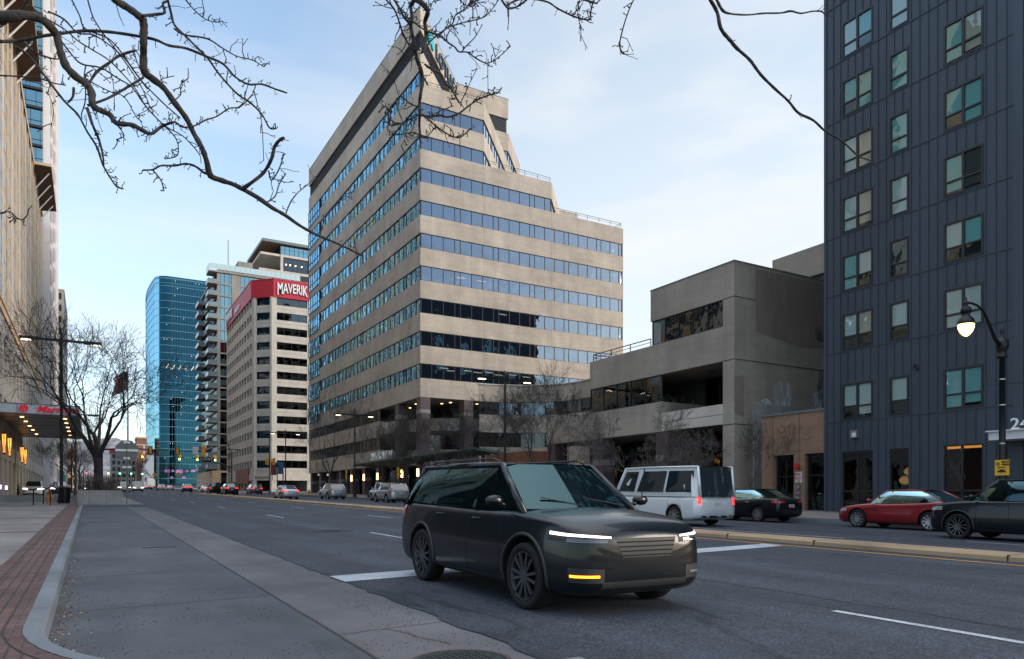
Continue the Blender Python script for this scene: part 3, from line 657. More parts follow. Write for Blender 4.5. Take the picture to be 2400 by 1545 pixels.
ab('ground_floor_wall', 38.2, 60, 31.9, 51.5, 0, 5.7, 'coreblk'); ribbon_window('shopfront', An, (37.6, 51.5), (37.6, 31.9), .8, 5.6, M['dglass'], pat=(1.9,), seed=5)
for y_ in (51, 44.6, 37.4): column(AX+.65, y_, 5.7, 3.7, .6, An)
rail(An, [(AX+.2, 38.7, 11.65), (AX+.2, 45.3, 11.65), (44, 45.3, 11.65)], .55, r=.035); rail(An, [(AX+.2, 45.8, 7.75), (AX+.2, 51.4, 7.75), (40, 51.4, 7.75)], .55)
b = MB(); b.box(AX-.03, 60.03, 30.97, 38.53, 15.4, 15.46); b.build('coping', M['grey'], An)
b = MB()
for z_ in (13.3, 9.55, 5.66): b.box(AX-.004, 60, 30.985, 31.01, z_-.02, z_+.02); b.box(AX-.015, AX+.01, 30.99, 31.9, z_-.02, z_+.02)
b.build('wall_joint', M['joint'], An)
b = MB(); b.box(AX+1.6, 47, 30.93, 31.0, .5, 7.0); b.build('rendered_panel', mat('grey render', (.30,.30,.31), .9, var=.25, vscale=1.2), An)
b = MB(); b.box(AX+3.3, 40, 30.88, 30.94, .5, 4.6); b.build('service_door', M['coreblk'], An)
# old paint patches and soot on the plain wall
def blotch(cx, cz, w_, h_, seed, m, name='stain', y=30.975, streak=0):
    rn = random.Random(seed); n = 26; pts = []
    for i in range(n):
        a = 2*math.pi*i/n; k = 1+.35*mnoise.noise((math.cos(a)*1.6+seed, math.sin(a)*1.6, 0))+rn.uniform(-.06,.06); px, pz = math.cos(a)*w_*k, math.sin(a)*h_*k
        if streak and pz < 0: pz *= 1+streak*rn.random()
        pts.append((cx+px, y, cz+pz))
    MB().quad(pts).build(name, m, An, fix=False)
def stain_mat(name, col, sc, lo, hi):
    m, nt, bb = base(name, .9, .2); bb.inputs['Base Color'].default_value = (*col, 1)
    p = pos(nt, (1,1,.22)); a = rng(nt, noi(nt, p, sc, 6, .7), lo, hi, 0, .85); nt.links.new(a, bb.inputs['Alpha']); return m
dk = stain_mat('soot stain', (.07,.065,.065), 1.1, .42, .62); pl_ = stain_mat('white bloom', (.62,.68,.76), 1.6, .34, .60)
blotch(41.6, 11.9, 1.1, .5, 1, dk); blotch(42.0, 8.6, 1.0, 1.3, 2, dk, streak=1.4); blotch(37.5, 7.6, 1.0, 1.0, 3, pl_); blotch(36.0, 7.0, .5, .4, 6, pl_); blotch(41.5, 7.4, 1.2, .9, 4, pl_)
pm = stain_mat('overpainted patch', (.27,.225,.20), .25, .1, .5)
MB().quad([(35.1,30.978,11.4),(39.2,30.978,10.9),(46,30.978,11.2),(46,30.978,15.2),(35.1,30.978,15.2)]).build('overpaint', pm, An, fix=False)
MB().quad([(33.32,30.978,6.3),(34.1,30.978,6.1),(34.1,30.978,8.6),(33.32,30.978,8.5)]).build('overpaint', pm, An, fix=False)
Bk = thing('rear_block', 'plain tan brick block with a dark louvre slot behind the annex roof', 'building', (45, 33, 0))
MB().box(45, 62, 31.2, 38.1, 15.47, 16.3).build('lower_wall', M['abrick'], Bk); MB().box(45.2, 62, 31.3, 38.0, 16.3, 17.2).build('louvre_slot', M['louvre'], Bk); MB().box(45, 62, 31.2, 38.1, 17.2, 19.3).build('parapet', M['abrick'], Bk)
# ---------------------------------------------------------------- small brown brick building
Bb = thing('brick_building', 'single storey brown brick building with glass doors beside the charcoal block', 'building', (33.3, 24.7, .5))
def bb(name, y0, y1, z0, z1, x0=33.3, x1=44, m='mbrick'): return MB().box(x0, x1, y0, y1, z0, z1).build(name, M[m], Bb)
z0 = .35
bb('wall', 24.72, 28.95, 3.62, 5.85); bb('pier', 28.1, 28.95, z0, 3.62, 33.3, 34.2); bb('pier', 26.05, 26.75, z0, 3.62, 33.3, 34.2); bb('wall', 28.1, 28.95, z0, 3.6, 34.2, 44)
b = MB(); b.box(33.24, 44.1, 24.7, 29.0, 5.85, 5.97); b.build('coping', M['grey'], Bb)
b = MB(); [b.box(33.285, 33.31, y_-.01, y_+.01, z0, 5.85) for y_ in (28.15, 26.4)]; b.build('wall_joint', M['joint'], Bb)
for ya, yb in ((28.1, 26.75), (26.05, 24.75)):
    d_ = ribbon_window('glass_door', Bb, (33.6, ya), (33.6, yb), z0+.1, 3.6, M['dglass'], pat=(.68,) if ya > 27 else (1.3,), seed=8, inset=0, hbar=2.45)
    MB().box(35.5, 43, yb, ya, z0, 3.6).build('interior', M['coreblk'], Bb)
MB().box(33.53, 33.57, 25.2, 25.4, 1.45, 1.5).build('door_handle', M['steel'], Bb)
al = thing('alarm_bell', 'round red fire alarm bell on the brown brick pier', 'alarm bell', (33.2, 26.45, 3.0)); MB().lathe([(.17,33.06),(.17,33.12),(.10,33.14),(.10,33.3)], (0,26.42,2.95), 'x', 18).build('gong', M['red'], al); MB().lathe([(.05,33.02),(.05,33.07)], (0,26.42,2.95), 'x', 12).build('striker', M['grey'], al)
sg = thing('wall_sign', 'white fire connection notice with red writing below the alarm bell', 'sign', (33.25, 26.4, 2.4)); MB().box(33.26, 33.295, 26.2, 26.6, 2.08, 2.66).build('plate', M['signw'], sg)
mesh_text('FDC', .2, 'lettering', M['red'], sg, (33.25, 26.4, 2.46), facing(-1,0), .004, .006, 1, 'CENTER'); 
for i, s_ in enumerate(('TO SERVICE', 'BUILDINGS', '240, 260', '& 250')): mesh_text(s_, .075, 'lettering', M['red'], sg, (33.25, 26.4, 2.35-i*.085), facing(-1,0), .003, .002, 1, 'CENTER')
fc = thing('fire_connection', 'stacked chrome fire hose inlets on the brown brick pier', 'fire connection', (33.2, 26.4, 1.5)); MB().box(33.25, 33.295, 26.28, 26.52, 1.05, 1.95).build('back_plate', M['grey'], fc)
for i in range(3): MB().lathe([(.07,33.1),(.09,33.14),(.06,33.2),(.06,33.27)], (0,26.4,1.22+i*.28), 'x', 12).build('inlet', M['steel'], fc)
# ---------------------------------------------------------------- charcoal apartment block
Ch = thing('apartment_block', 'tall charcoal metal clad apartment block with black framed windows', 'apartment building', (33.2, 15, 0))
charc = mat('charcoal cladding', (.050,.065,.088), .45, .25, .5, var=.12, vscale=.5, vstretch=(1,1,.2))
CX = 33.2; CY1 = 24.7; CY0 = -9; CH = 42
seams = [5.15, 8.7]+[11.67+2.966*i for i in range(10)]
cols = [(22.03, 23.71, 2), (20.22, 21.17, 1), (16.93, 18.61, 2)]
more = [(11.5, 13.2, 2), (8.2, 9.2, 1), (4.0, 5.7, 2), (-1, .7, 2), (-5.6, -4, 2)]
wins = []
for z_ in seams:
    for (a, c, k) in cols+more:
        wins.append((a, c, z_+.06, z_+1.86, k))
gwins = [(22.03, 23.75, .9, 3.56), (20.2, 21.2, .9, 3.6), (16.95, 18.75, 1.0, 3.62)]
# wall as panels around the openings: vertical strips
b = MB(); edges = sorted(set([CY0, CY1]+[e for c in cols+more for e in c[:2]]))
def clad(y0, y1, z0, z1): b.box(CX, CX+.3, y0, y1, z0, z1)
for y0_, y1_ in zip(edges[:-1], edges[1:]):
    inside = [c for c in cols+more if c[0] <= y0_+1e-6 and c[1] >= y1_-1e-6]
    if not inside: clad(y0_, y1_, .3, CH)
    else:
        zb = [3.6] if inside[0] in cols else [.3]
        z = zb[0]
        for s_ in seams: clad(y0_, y1_, z, s_+.06); z = s_+1.86
        clad(y0_, y1_, z, CH)
for (a, c, z0_, z1_), (a2, c2, k) in zip(gwins, cols): pass
b.build('cladding', charc, Ch)
b = MB(); b.box(CX+.3, 83, CY0, CY1, .3, CH)
MB().box(CX+6, 83, CY0, CY1-.01, .3, 5.15).build('rear_wall', charc, Ch); MB().box(CX+.9, 83, CY0, CY1-.01, 5.15, CH).build('rear_wall', charc, Ch)
MB().box(CX+.3, CX+6, CY1-.3, CY1-.01, .3, 5.15).build('side_wall', charc, Ch)
b = MB(); y_ = CY0
ribs = [CY0+.41*i for i in range(int((CY1-CY0)/.41)+1)]+[CY1-.02]
for y_ in ribs:
    z = .3; blocked = []
    for (a, c, k) in cols+more:
        if a-.03 < y_ < c+.03: blocked = [(s_, s_+1.92) for s_ in seams]; 
        if a-.03 < y_ < c+.03 and (a,c,k) in cols: blocked = [(.3, 3.66)]+blocked
    for (s_, e_) in blocked:
        if s_-z > .1: b.box(CX-.045, CX, y_-.011, y_+.011, z, s_)
        z = e_
    b.box(CX-.045, CX, y_-.011, y_+.011, z, CH)
for s_ in seams: b.box(CX-.035, CX, CY0, CY1, s_-.03, s_+.01)
b.box(CX-.06, CX+.3, CY1-.1, CY1+.04, .3, CH); b.box(CX-.09, CX+.3, 15.35, 15.73, .3, CH)
for y_ in [CX+.9+i*1.6 for i in range(0)]: pass
b.build('seam_ribs', charc, Ch)
blinds = [mat('pale blind', (.80,.86,.84), .9), mat('cream blind', (.72,.64,.52), .9), mat('teal curtain', (.30,.66,.66), .9), mat('dim room', (.06,.07,.07), .9)]
cglass = glass_mat('apartment glass', (.75,.93,.97), (.90,.98,.97), .13, .9, .015, 1.0)
rw = random.Random(12)
def apt_window(y0, y1, z0, z1, k, parent, seed, tr=None):
    rr = random.Random(seed); b = MB(); f = .085; x = CX-.01
    def fr(a, c, d, e): b.box(x-.02, x+.12, a, c, d, e, 0)
    fr(y0, y1, z0, z0+f); fr(y0, y1, z1-f, z1); fr(y0, y0+f, z0+f, z1-f); fr(y1-f, y1, z0+f, z1-f)
    n = k; zt = z0+(z1-z0)*.36
    spans = [(y0+f, y1-f)] if n == 1 else [(y0+f, (y0+y1)/2-.05), ((y0+y1)/2+.05, y1-f)]
    if n == 2: fr((y0+y1)/2-.05, (y0+y1)/2+.05, z0+f, z1-f)
    for a, c in spans: b.box(x-.005, x+.10, a, c, zt-.035, zt+.035, 0)
    w_ = b.build('window', M['wdark'], parent)
    g = MB(); q = MB(); 
    for a, c in spans:
        for zz0, zz1 in ((z0+f, zt-.035), (zt+.035, z1-f)):
            j = [rr.uniform(-.003,.003) for _ in range(4)]; xx = x+.04
            g.quad([(xx+j[0], c, zz0), (xx+j[1], a, zz0), (xx+j[2], a, zz1), (xx+j[3], c, zz1)])
        kind = rr.choice([0,0,0,0,1,2,2,2]) if rr.random() < .97 else 3; low = z0+f+(z1-z0)*rr.choice([0, 0, 0, .08, .35])
        q.quad([(x+.10, c, low), (x+.10, a, low), (x+.10, a, z1-f), (x+.10, c, z1-f)], kind)
    g.build('pane', cglass, w_, fix=False); q.build('blind', blinds, w_, fix=False)
    MB().box(CX+.3, CX+.88, y0, y1, z0-.02, z0).build('sill', M['wdark'], w_)
for i, (a, c, z0_, z1_, k) in enumerate(wins):
    if c < 9 and z0_ > 24: continue
    apt_window(a, c, z0_, z1_, k, Ch, i*3+1)
# ground floor: lit lounge behind the glass
for (a, c, z0_, z1_) in gwins:
    b = MB(); f = .07
    for q in ((a, c, z0_-.5, z0_-.4), (a, c, z1_-f, z1_+.04), (a, a+f, z0_-.4, z1_-f), (c-f, c, z0_-.4, z1_-f), ((a+c)/2-.04, (a+c)/2+.04, z0_-.4, z1_-f), (a, c, 1.55, 1.62)):
        if c-a < 1.2 and q[0] == (a+c)/2-.04: continue
        b.box(CX+.05, CX+.15, q[0], q[1], q[2], q[3])
    w_ = b.build('shopfront_window', M['wdark'], Ch); MB().quad([(CX+.1, c, z0_-.4), (CX+.1, a, z0_-.4), (CX+.1, a, z1_), (CX+.1, c, z1_)]).build('pane', M['dglass'], w_, fix=False)
MB().box(CX+.3, CX+5.8, 15.8, CY1-.3, 3.75, 3.85).build('lounge_ceiling', mat('lounge ceiling', (.10,.065,.04), .8), Ch)
MB().box(CX+.3, CX+5.8, 15.8, CY1-.3, .2, .35).build('lounge_floor', mat('lounge floor', (.12,.08,.05), .5), Ch)
MB().box(CX+5.6, CX+5.8, 15.8, CY1-.3, .35, 3.75).build('lounge_wall', mat('lounge wall', (.10,.05,.025), .8), Ch)
ls = mat('led strip', (1,.5,.15), .4, emit=(1,.36,.06), es=5)
b = MB()
for i in range(3): b.box(CX+1.0+i*.9, CX+1.12+i*.9, 16.2, 21.4, 3.62, 3.70)
b.box(CX+4.4, CX+4.5, 22.6, 22.8, 1.3, 2.3); b.box(CX+3.0, CX+3.1, 20.2, 20.35, .6, 1.5); b.build('light_strip', ls, Ch)
for (x_, y_, z_) in ((CX+1.7, 21.2, 2.55), (CX+2.9, 22.2, 2.15)):
    t = thing('pendant_lamp', 'round lit pendant lamp, the %s of two behind the lounge window' % ('upper' if z_ > 2.3 else 'lower'), 'pendant lamp', (x_, y_, z_))
    b = MB(); b.lathe([(.05,-.22),(.2,-.15),(.28,0),(.2,.15),(.05,.22)], (x_,y_,z_), n=20); b.build('globe', mat('globe shade', (1,.7,.4), .5, emit=(1,.56,.22), es=1.6), t, smooth=True)
    b = MB(); [b.lathe([(.2,-.15+h),(.29,-.14+h*.97),(.2,-.13+h)], (x_,y_,z_), n=20) for h in (0,.14,.27)]; b.build('shade_rings', M['mbrick'], t)
    MB().tube([(x_,y_,z_+.22),(x_,y_,3.75)], .012, 5).build('cord', M['black'], t)
t = thing('address_canopy', 'white entrance canopy with a house number above on the charcoal block', 'canopy', (33, 13, 4.5))
MB().box(31.9, CX+.1, 10.2, 16.07, 3.62, 3.95).build('fascia', M['white'], t); MB().box(31.8, CX+.1, 10.1, 16.15, 3.95, 4.0).build('cap', M['white'], t)
mesh_text('240', .66, 'number', mat('number', (.75,.77,.8), .4), t, (32.3, 15.45, 4.03), facing(-1,0), .04, 0, 1.1)
t = thing('wall_light', 'square white floodlight box on the charcoal wall', 'wall light', (33.1, 23, 4.2)); MB().box(32.98, CX, 22.75, 23.12, 4.25, 4.62).build('housing', M['steel'], t); MB().box(32.96, 32.985, 22.8, 23.0, 4.3, 4.5).build('lens', M['white'], t)
t = thing('fire_alarm', 'small red fire alarm horn on the charcoal wall', 'fire alarm', (33.1, 15.95, 3.2)); MB().box(33.06, CX, 16.0, 16.2, 3.1, 3.26).build('horn', M['red'], t); MB().box(33.04, 33.065, 16.04, 16.16, 3.13, 3.22).build('strobe', M['white'], t)
t = thing('vent_cap', 'round charcoal vent cap on the apartment wall', 'vent', (33.1, 19.8, 6.8)); MB().lathe([(.16,33.08),(.16,33.2)], (0,19.85,7.35), 'x', 18).build('hood', charc, t); MB().lathe([(.10,33.06),(.10,33.09)], (0,19.85,7.35), 'x', 14).build('grille', M['black'], t)
# north side of the block, seen mirrored in the tower glass
for i in range(8):
    for j in range(7):
        x_ = 37+i*5.6; z_ = 8.8+j*4.4
        b = MB(); b.quad([(x_, CY1+.02, z_), (x_+1.7, CY1+.02, z_), (x_+1.7, CY1+.02, z_+2), (x_, CY1+.02, z_+2)]); b.build('side_window', M['tealglass'], Ch, fix=False)
# ---------------------------------------------------------------- hotel on the left
H = thing('hotel', 'tall tan stone hotel with vertical window strips and brown eaves along the left edge', 'hotel', (-6.9, 95, 1.3))
HX = -6.9; HB = 18.1; HT = 49.6
MB().box(-30, HX-1.1, 40, 147, 0, HT-.4).build('core', M['coreblk'], H)
b = MB()
y = 40; i = 0
bays = []
while y < 146: bays.append(y); y += 4.6
for i, y in enumerate(bays):                        # stone base with deep openings
    b.box(HX-1.1, HX, y, y+1.5, 0, HB, 0)
    for z0_, z1_ in ((4.9, 6.4), (10.6, 12.4), (16.2, HB)): b.box(HX-1.0, HX-.03, y+1.5, y+4.6, z0_, z1_, 0)
b.build('stone_base', M['tan2'], H)
b = MB(); b.box(HX-1.2, HX+.12, 40, 147, HB, HB+.7); b.box(HX-1.2, HX+.22, 40, 147, HB+.7, HB+.95)
b.build('cornice', M['tan'], H)
b = MB()
for i, y in enumerate(bays):
    b.box(HX-1.1, HX-.0, y, y+1.3, HB+.95, HT, i % 2); b.box(HX-.9, HX-.03, y+2.8, y+3.0, HB+.95, HT-2, 1)
    for k in range(8):
        z_ = HB+3.6+k*3.5
        b.box(HX-1.0, HX-.04, y+1.3, y+4.6, z_, z_+.55, 0)
b.box(HX-1.2, HX+.1, 40, 147, HT-.9, HT, 0); b.build('piers', [M['tan'], mat('cream stone', (.58,.53,.47), .8, var=.12, vscale=.8)], H)
hg = glass_mat('hotel glass', (.72,.86,.95), (.06,.08,.08), .62, 1, .02, .8)
for i, y in enumerate(bays):
    if y < 70 and i % 2: continue
    q = MB(); q.quad([(HX-.05, y+1.3, HB+.95), (HX-.05, y+4.6, HB+.95), (HX-.05, y+4.6, HT-.9), (HX-.05, y+1.3, HT-.9)], 0)
    for k in range(16): q.box(HX-.07, HX-.03, y+1.3, y+4.6, HB+2+k*1.75, HB+2.07+k*1.75, 1)
    for yy in (2.1, 3.75): q.box(HX-.07, HX-.03, y+yy-.04, y+yy+.04, HB+.95, HT-.9, 1)
    q.build('window_strip', [hg, M['tan']], H, fix=False)
    q = MB(); q.quad([(HX-.8, y+1.5, 6.4), (HX-.8, y+4.6, 6.4), (HX-.8, y+4.6, 16.2), (HX-.8, y+1.5, 16.2)], 0)
    for k in range(7): q.box(HX-.84, HX-.74, y+1.5, y+4.6, 6.9+k*1.4, 6.98+k*1.4, 1)
    q.build('lower_window', [hg, M['grey']], H, fix=False)
for y0_, y1_ in ((66, 100), (125, 144)):
    e = MB(); e.quad([(HX-1, y0_, 48.7), (-4.8, y0_, 49.1), (-4.8, y1_, 49.1), (HX-1, y1_, 48.7)]); e.build('eave_soffit', M['soft'], H, fix=False)
    MB().box(HX-1, -4.75, y0_-.1, y1_+.1, 49.12, 49.5).build('eave', M['tan'], H)
    for k in range(int((y1_-y0_)/4.6)): MB().tube([(HX+.02, y0_+2.3+k*4.6, 46.4), (-5.1, y0_+2.3+k*4.6, 49.05)], .09, 8).build('eave_strut', M['white'], H)
# entrance canopy with the red sign
t = thing('hotel_canopy', 'flat hotel entrance canopy with a red script sign and round downlights', 'canopy', (-3.8, 88, 8.4))
MB().box(HX+.02, -.75, 75, 104, 8.40, 8.52).build('soffit', mat('canopy soffit', (.075,.07,.07), .35), t)
b = MB(); b.box(HX+.02, -.7, 74.9, 75.02, 8.5, 9.25); b.box(-.82, -.7, 75.02, 104, 8.5, 9.25); b.box(HX+.02, -.7, 103.9, 104.1, 8.5, 9.25); b.build('fascia', mat('canopy fascia', (.45,.50,.56), .3), t)
b = MB(); b.box(HX+.02, -.68, 74.86, 104.1, 9.25, 9.32); b.box(HX+.02, -.68, 74.86, 74.9, 8.42, 8.5); [b.box(x_, x_+.03, 74.88, 74.9, 8.5, 9.25) for x_ in (-6.7, -5.4, -5.3)]; b.build('trim', M['grey'], t)
for y_ in range(78, 104, 4): MB().box(HX+.05, -.8, y_, y_+.05, 8.38, 8.40).build('panel_seam', M['black'], t)
for x_ in (-5.15, -1.9):
    for y_ in (77.5, 82, 87, 92, 98): MB().lathe([(.15, 8.35), (.15, 8.39)], (x_, y_, 0), n=14).build('downlight', M['lamp'], t)
rs = mat('red sign', (.5,.005,.03), .4, emit=(1,.02,.08), es=.10)
mesh_text('Marriott', .78, 'lettering', rs, t, (-3.9, 74.84, 8.64), facing(0,-1), .03, .022, 1.12, shear=.25)
b = MB(); cx_, cz_ = -4.85, 8.88
def disc(r, x, z, seg=28): return [(x+r*math.cos(2*math.pi*k/seg), z+r*math.sin(2*math.pi*k/seg)) for k in range(seg)]
for xa, xb in ((-.34,-.10), (-.06,.08), (.12,.34)):
    pts = []
    for k in range(8): x_ = xa+(xb-xa)*k/7; pts.append((x_, math.sqrt(max(0,.34**2-x_**2))))
    for k in range(7,-1,-1): x_ = xa+(xb-xa)*k/7; pts.append((x_, -math.sqrt(max(0,.34**2-x_**2))))
    b.quad([(cx_+p[0]+.12*p[1], 74.84, cz_+p[1]) for p in pts])
b.build('emblem', rs, t, fix=False)
for i, y_ in enumerate((80.0, 85.3, 100.4, 105.3)):
    s_ = thing('wall_sconce', ['tall amber lattice wall sconce nearest the camera on the hotel', 'tall amber lattice wall sconce second from the camera on the hotel', 'tall amber wall sconce third from the camera, past the dark hotel doorway', 'tall amber wall sconce farthest of the four on the hotel'][i], 'wall lamp', (-6.8, y_, 5), 'amber sconces on the hotel wall')
    b = MB(); b.lathe([(.10,5.3),(.19,6.7),(.2,7.0)], (-6.66, y_, 0), n=10); b.build('shade', mat('sconce shade', (1,.6,.2), .5, emit=(1,.40,.07), es=1.0), s_)
    b = MB()
    for k in range(6):
        a_ = k*math.pi/3; b.tube([(-6.66+.12*math.cos(a_), y_+.12*math.sin(a_), 5.3), (-6.66+.22*math.cos(a_+.7), y_+.22*math.sin(a_+.7), 7.0)], .018, 4); b.tube([(-6.66+.12*math.cos(a_), y_+.12*math.sin(a_), 5.3), (-6.66+.22*math.cos(a_-.7), y_+.22*math.sin(a_-.7), 7.0)], .018, 4)
    b.lathe([(.22,6.98),(.22,7.1)], (-6.66,y_,0), n=10); b.lathe([(.05,5.15),(.11,5.32)], (-6.66,y_,0), n=8); b.build('lattice', M['black'], s_)
for i, y_ in enumerate((78.6, 84.0)):
    t = thing('wall_uplight', ('nearer', 'farther')[i]+' of two small violet uplights low on the hotel piers', 'wall light', (-6.85, y_, 1.8), 'violet uplights on the hotel'); MB().box(-6.9, -6.74, y_-.12, y_+.12, 2.0, 2.35).build('lens', mat('violet lamp', (.8,.6,1), .4, emit=(.75,.5,1), es=3), t); MB().box(-6.9, -6.72, y_-.14, y_+.14, 1.9, 2.0).build('housing', M['black'], t)
# flagpole on the wall and a flag above the street
t = thing('wall_flagpole', 'slanting bare white flagpole fixed to the hotel wall', 'flagpole', (-6.9, 84, 13))
MB().tube([(-6.85, 84, 16.5), (-4.6, 99, 13.4)], .07, 8).build('pole', M['white'], t); MB().tube([(-6.9,84,16.5),(-6.75,84.2,16.4)], .16, 8).build('bracket', M['grey'], t)
t = thing('flag', 'limp red white and blue striped flag hanging behind the bare planter tree', 'flag', (1.6, 72, 11))
fp = MB(); fp.tube([(3.0, 74, 1.1), (3.0, 74, 13.0)], [.09,.05], 8); fp.build('pole', M['grey'], t)
fl = [mat('flag red', (.20,.015,.02), .8), mat('flag white', (.32,.30,.30), .8), mat('flag blue', (.012,.018,.07), .8)]
b = MB(); nu, nv_ = 24, 13
def fpt(i, j): u_ = i/nu; v_ = j/nv_; return (3.0-1.15*u_+.12*math.sin(v_*5)*u_-.10*math.sin(u_*9), 74+.26*math.sin(u_*11+v_*2)+.1*math.sin(u_*23), 12.6-1.75*v_-.85*u_*u_)
for i in range(nu):
    for j in range(nv_):
        m_ = 2 if (i < 10 and j < 7) else (0 if j % 2 == 0 else 1); b.quad([fpt(i,j), fpt(i+1,j), fpt(i+1,j+1), fpt(i,j+1)], m_)
# white stars as small diamonds on the canton
for r_ in range(4):
    for c_ in range(5):
        p_ = fpt(1+c_*2, r_*1.7+.9); s_ = .045; b.quad([(p_[0]-s_, p_[1]-.015, p_[2]), (p_[0], p_[1]-.015, p_[2]-s_), (p_[0]+s_, p_[1]-.015, p_[2]), (p_[0], p_[1]-.015, p_[2]+s_)], 1)
b.build('cloth', fl, t, fix=False)
# ---------------------------------------------------------------- apartment tower beyond the hotel
A = thing('glass_apartment_tower', 'very tall apartment tower with blue glass balconies and a white end wall behind the hotel', 'apartment tower', (-6, 180, 2))
MB().box(-30, -8.5, 150.5, 189.9, 0, 104).build('core', M['coreblk'], A)
b = MB(); b.box(-7.0, -6.3, 150.6, 190, 0, 104); b.build('end_wall', M['whitewall'], A)
b = MB()
for y_ in (150.6, 163, 176, 188.8): b.box(-6.3, -5.9, y_, y_+1.1, 0, 104)
b.build('piers', M['whitewall'], A)
q = MB()
for k in range(26): q.quad([(-6.25,152,4*k+1.2),(-6.25,188,4*k+1.2),(-6.25,188,4*k+3.95),(-6.25,152,4*k+3.95)])
q.build('east_glazing', M['bglass'], A, fix=False)
S_ = thing('stone_tower', 'pale pillared stone tower hidden beyond the glass tower and mirrored in the office windows', 'tower', (-15, 200, 2.8))
MB().box(-30, -9.6, 197, 250, 0, 100).build('wall', M['whitewall'], S_)
b = MB(); [b.box(-9.6, -9.0, 197+2.9*i, 198.3+2.9*i, 0, 100) for i in range(18)]; [b.box(-9.6, -9.2, 197, 250, k*4, k*4+1.1) for k in range(25)]; b.build('piers', M['tan'], S_)
q = MB()
for k in range(25): q.quad([(-9.55,197,4*k+1.1),(-9.55,250,4*k+1.1),(-9.55,250,4*k+4),(-9.55,197,4*k+4)])
q.build('glazing', M['bglass'], S_, fix=False)
for k in range(31):
    z_ = 3+k*3.27
    q = MB(); q.quad([(-30,150.3,z_+.35),(-7.0,150.3,z_+.35),(-7.0,150.3,z_+3.1),(-30,150.3,z_+3.1)], 0)
    x_ = -29
    while x_ < -7.1: q.box(x_, x_+.08, 150.2, 150.32, z_+.35, z_+3.1, 1); x_ += 1.5 if (int(x_*3)+k) % 3 else .7
    q.box(-30,-7.0,150.2,150.34,z_+1.2,z_+1.26,1); q.build('window_band', [M['tealglass'], M['wdark']], A, fix=False)
b = MB(); [b.box(-30, -6.98, 149.9, 150.5, 3+k*3.27-.05, 3+k*3.27+.35) for k in range(31)]; b.build('floor_edge', M['wdark'], A)
# beige block farther on, and the row of old shopfronts
def block(name, label, cat, x0, x1, y0, y1, h, m, wm, nf, nw=None, face='S', ww=.6, wh=.55, zb=0, group=None):
    t = thing(name, label, cat, ((x0+x1)/2, y0, gz(0,y0)), group); g = gz(0,y0)
    MB().box(x0, x1, y0, y1, g-2, g+h).build('wall', M[m], t); fh = (h-zb)/nf
    b = MB(); b.box(x0-.15, x1+.15, y0-.15, y1+.15, g+h, g+h+.5); b.build('cornice', M[m], t)
    b = MB(); n = nw or max(2, int((x1-x0)/3.5)); pw = (x1-x0)/n
    for k in range(nf):
        for i in range(n): xa = x0+pw*(i+.5-ww/2); b.box(xa, xa+pw*ww, y0-.05, y0+.3, g+zb+fh*(k+.25), g+zb+fh*(k+.25+wh))
        xs = x1 if x1 < 0 else x0; m_ = max(2, int((y1-y0)/4)); pl = (y1-y0)/m_
        for i in range(m_): ya = y0+pl*(i+.5-ww/2); b.box(xs-.05, xs+.05, ya, ya+pl*ww, g+zb+fh*(k+.25), g+zb+fh*(k+.25+wh))
    b.build('windows', M[wm], t); return t
block('office_block', 'slim beige block with rows of small windows far down the left side', 'office building', -22, -6.9, 268, 312, 62, 'tan2', 'wdark', 17, 5)
block('shop_building', 'ornate tan shop building low on the far left side of the street', 'shop building', -26, -5.5, 330, 380, 15, 'tan', 'wdark', 3, 6)
block('shop_building', 'pale four storey shop building farthest along the left pavement', 'shop building', -24, -5.8, 400, 470, 19, 'precast', 'wdark', 4, 6)
block('white_podium', 'white podium wall with pilasters beyond the hotel', 'building', -25, -5.7, 175, 245, 12, 'whitewall', 'grey', 2, 5)
t = thing('brick_tower', 'narrow dark brick tower with pale window slots far down the street', 'brick building', (24, 470, 8)); zb = 7
MB().box(23.6, 28.8, 470, 490, zb, 35).build('wall', M['rbrick'], t); b = MB(); b.box(23.3, 29.1, 469.6, 490, 35, 36); b.box(23.4, 29.0, 469.8, 490, 31, 31.5); b.build('cornice', M['tan'], t)
b = MB(); [b.box(26.9, 27.7, 469.8, 470.2, 12+k*3.4, 14+k*3.4) for k in range(6)]; b.build('window_slots', M['precast'], t)
t = thing('brick_building', 'long low brick and tan building with a red roof at the end of the street', 'building', (10, 560, 8))
MB().box(12, 30, 545, 570, 7, 30.5).build('wall', M['tan2'], t); MB().box(11.5, 30.5, 544, 571, 30.5, 33).build('roof', M['redm'], t); b = MB(); [b.box(13+i*2.9, 14.8+i*2.9, 544.8, 545.2, 10+k*4.2, 12.5+k*4.2) for i in range(6) for k in range(5)]; b.build('windows', M['wdark'], t)
t = thing('white_gabled_building', 'white building with a steep sloping roofline left of the blue tower', 'building', (34, 430, 8))
b = MB(); pr = [(26, 6), (41, 6), (41, 42), (34, 36)]; bs = len(b.v); 
for y_ in (450, 475): b.v += [(26, y_, 6), (31, y_, 6), (31, y_, 25.5), (26, y_, 17)]
for f in ((0,1,2,3),(7,6,5,4),(0,4,5,1),(1,5,6,2),(2,6,7,3),(3,7,4,0)): b.face([bs+i for i in f])
b.build('wall', M['grey'] if False else mat('pale cladding', (.34,.36,.40), .6), t); b = MB(); b.box(26.6, 30.4, 449.8, 450, 10, 12); b.build('windows', M['wdark'], t)
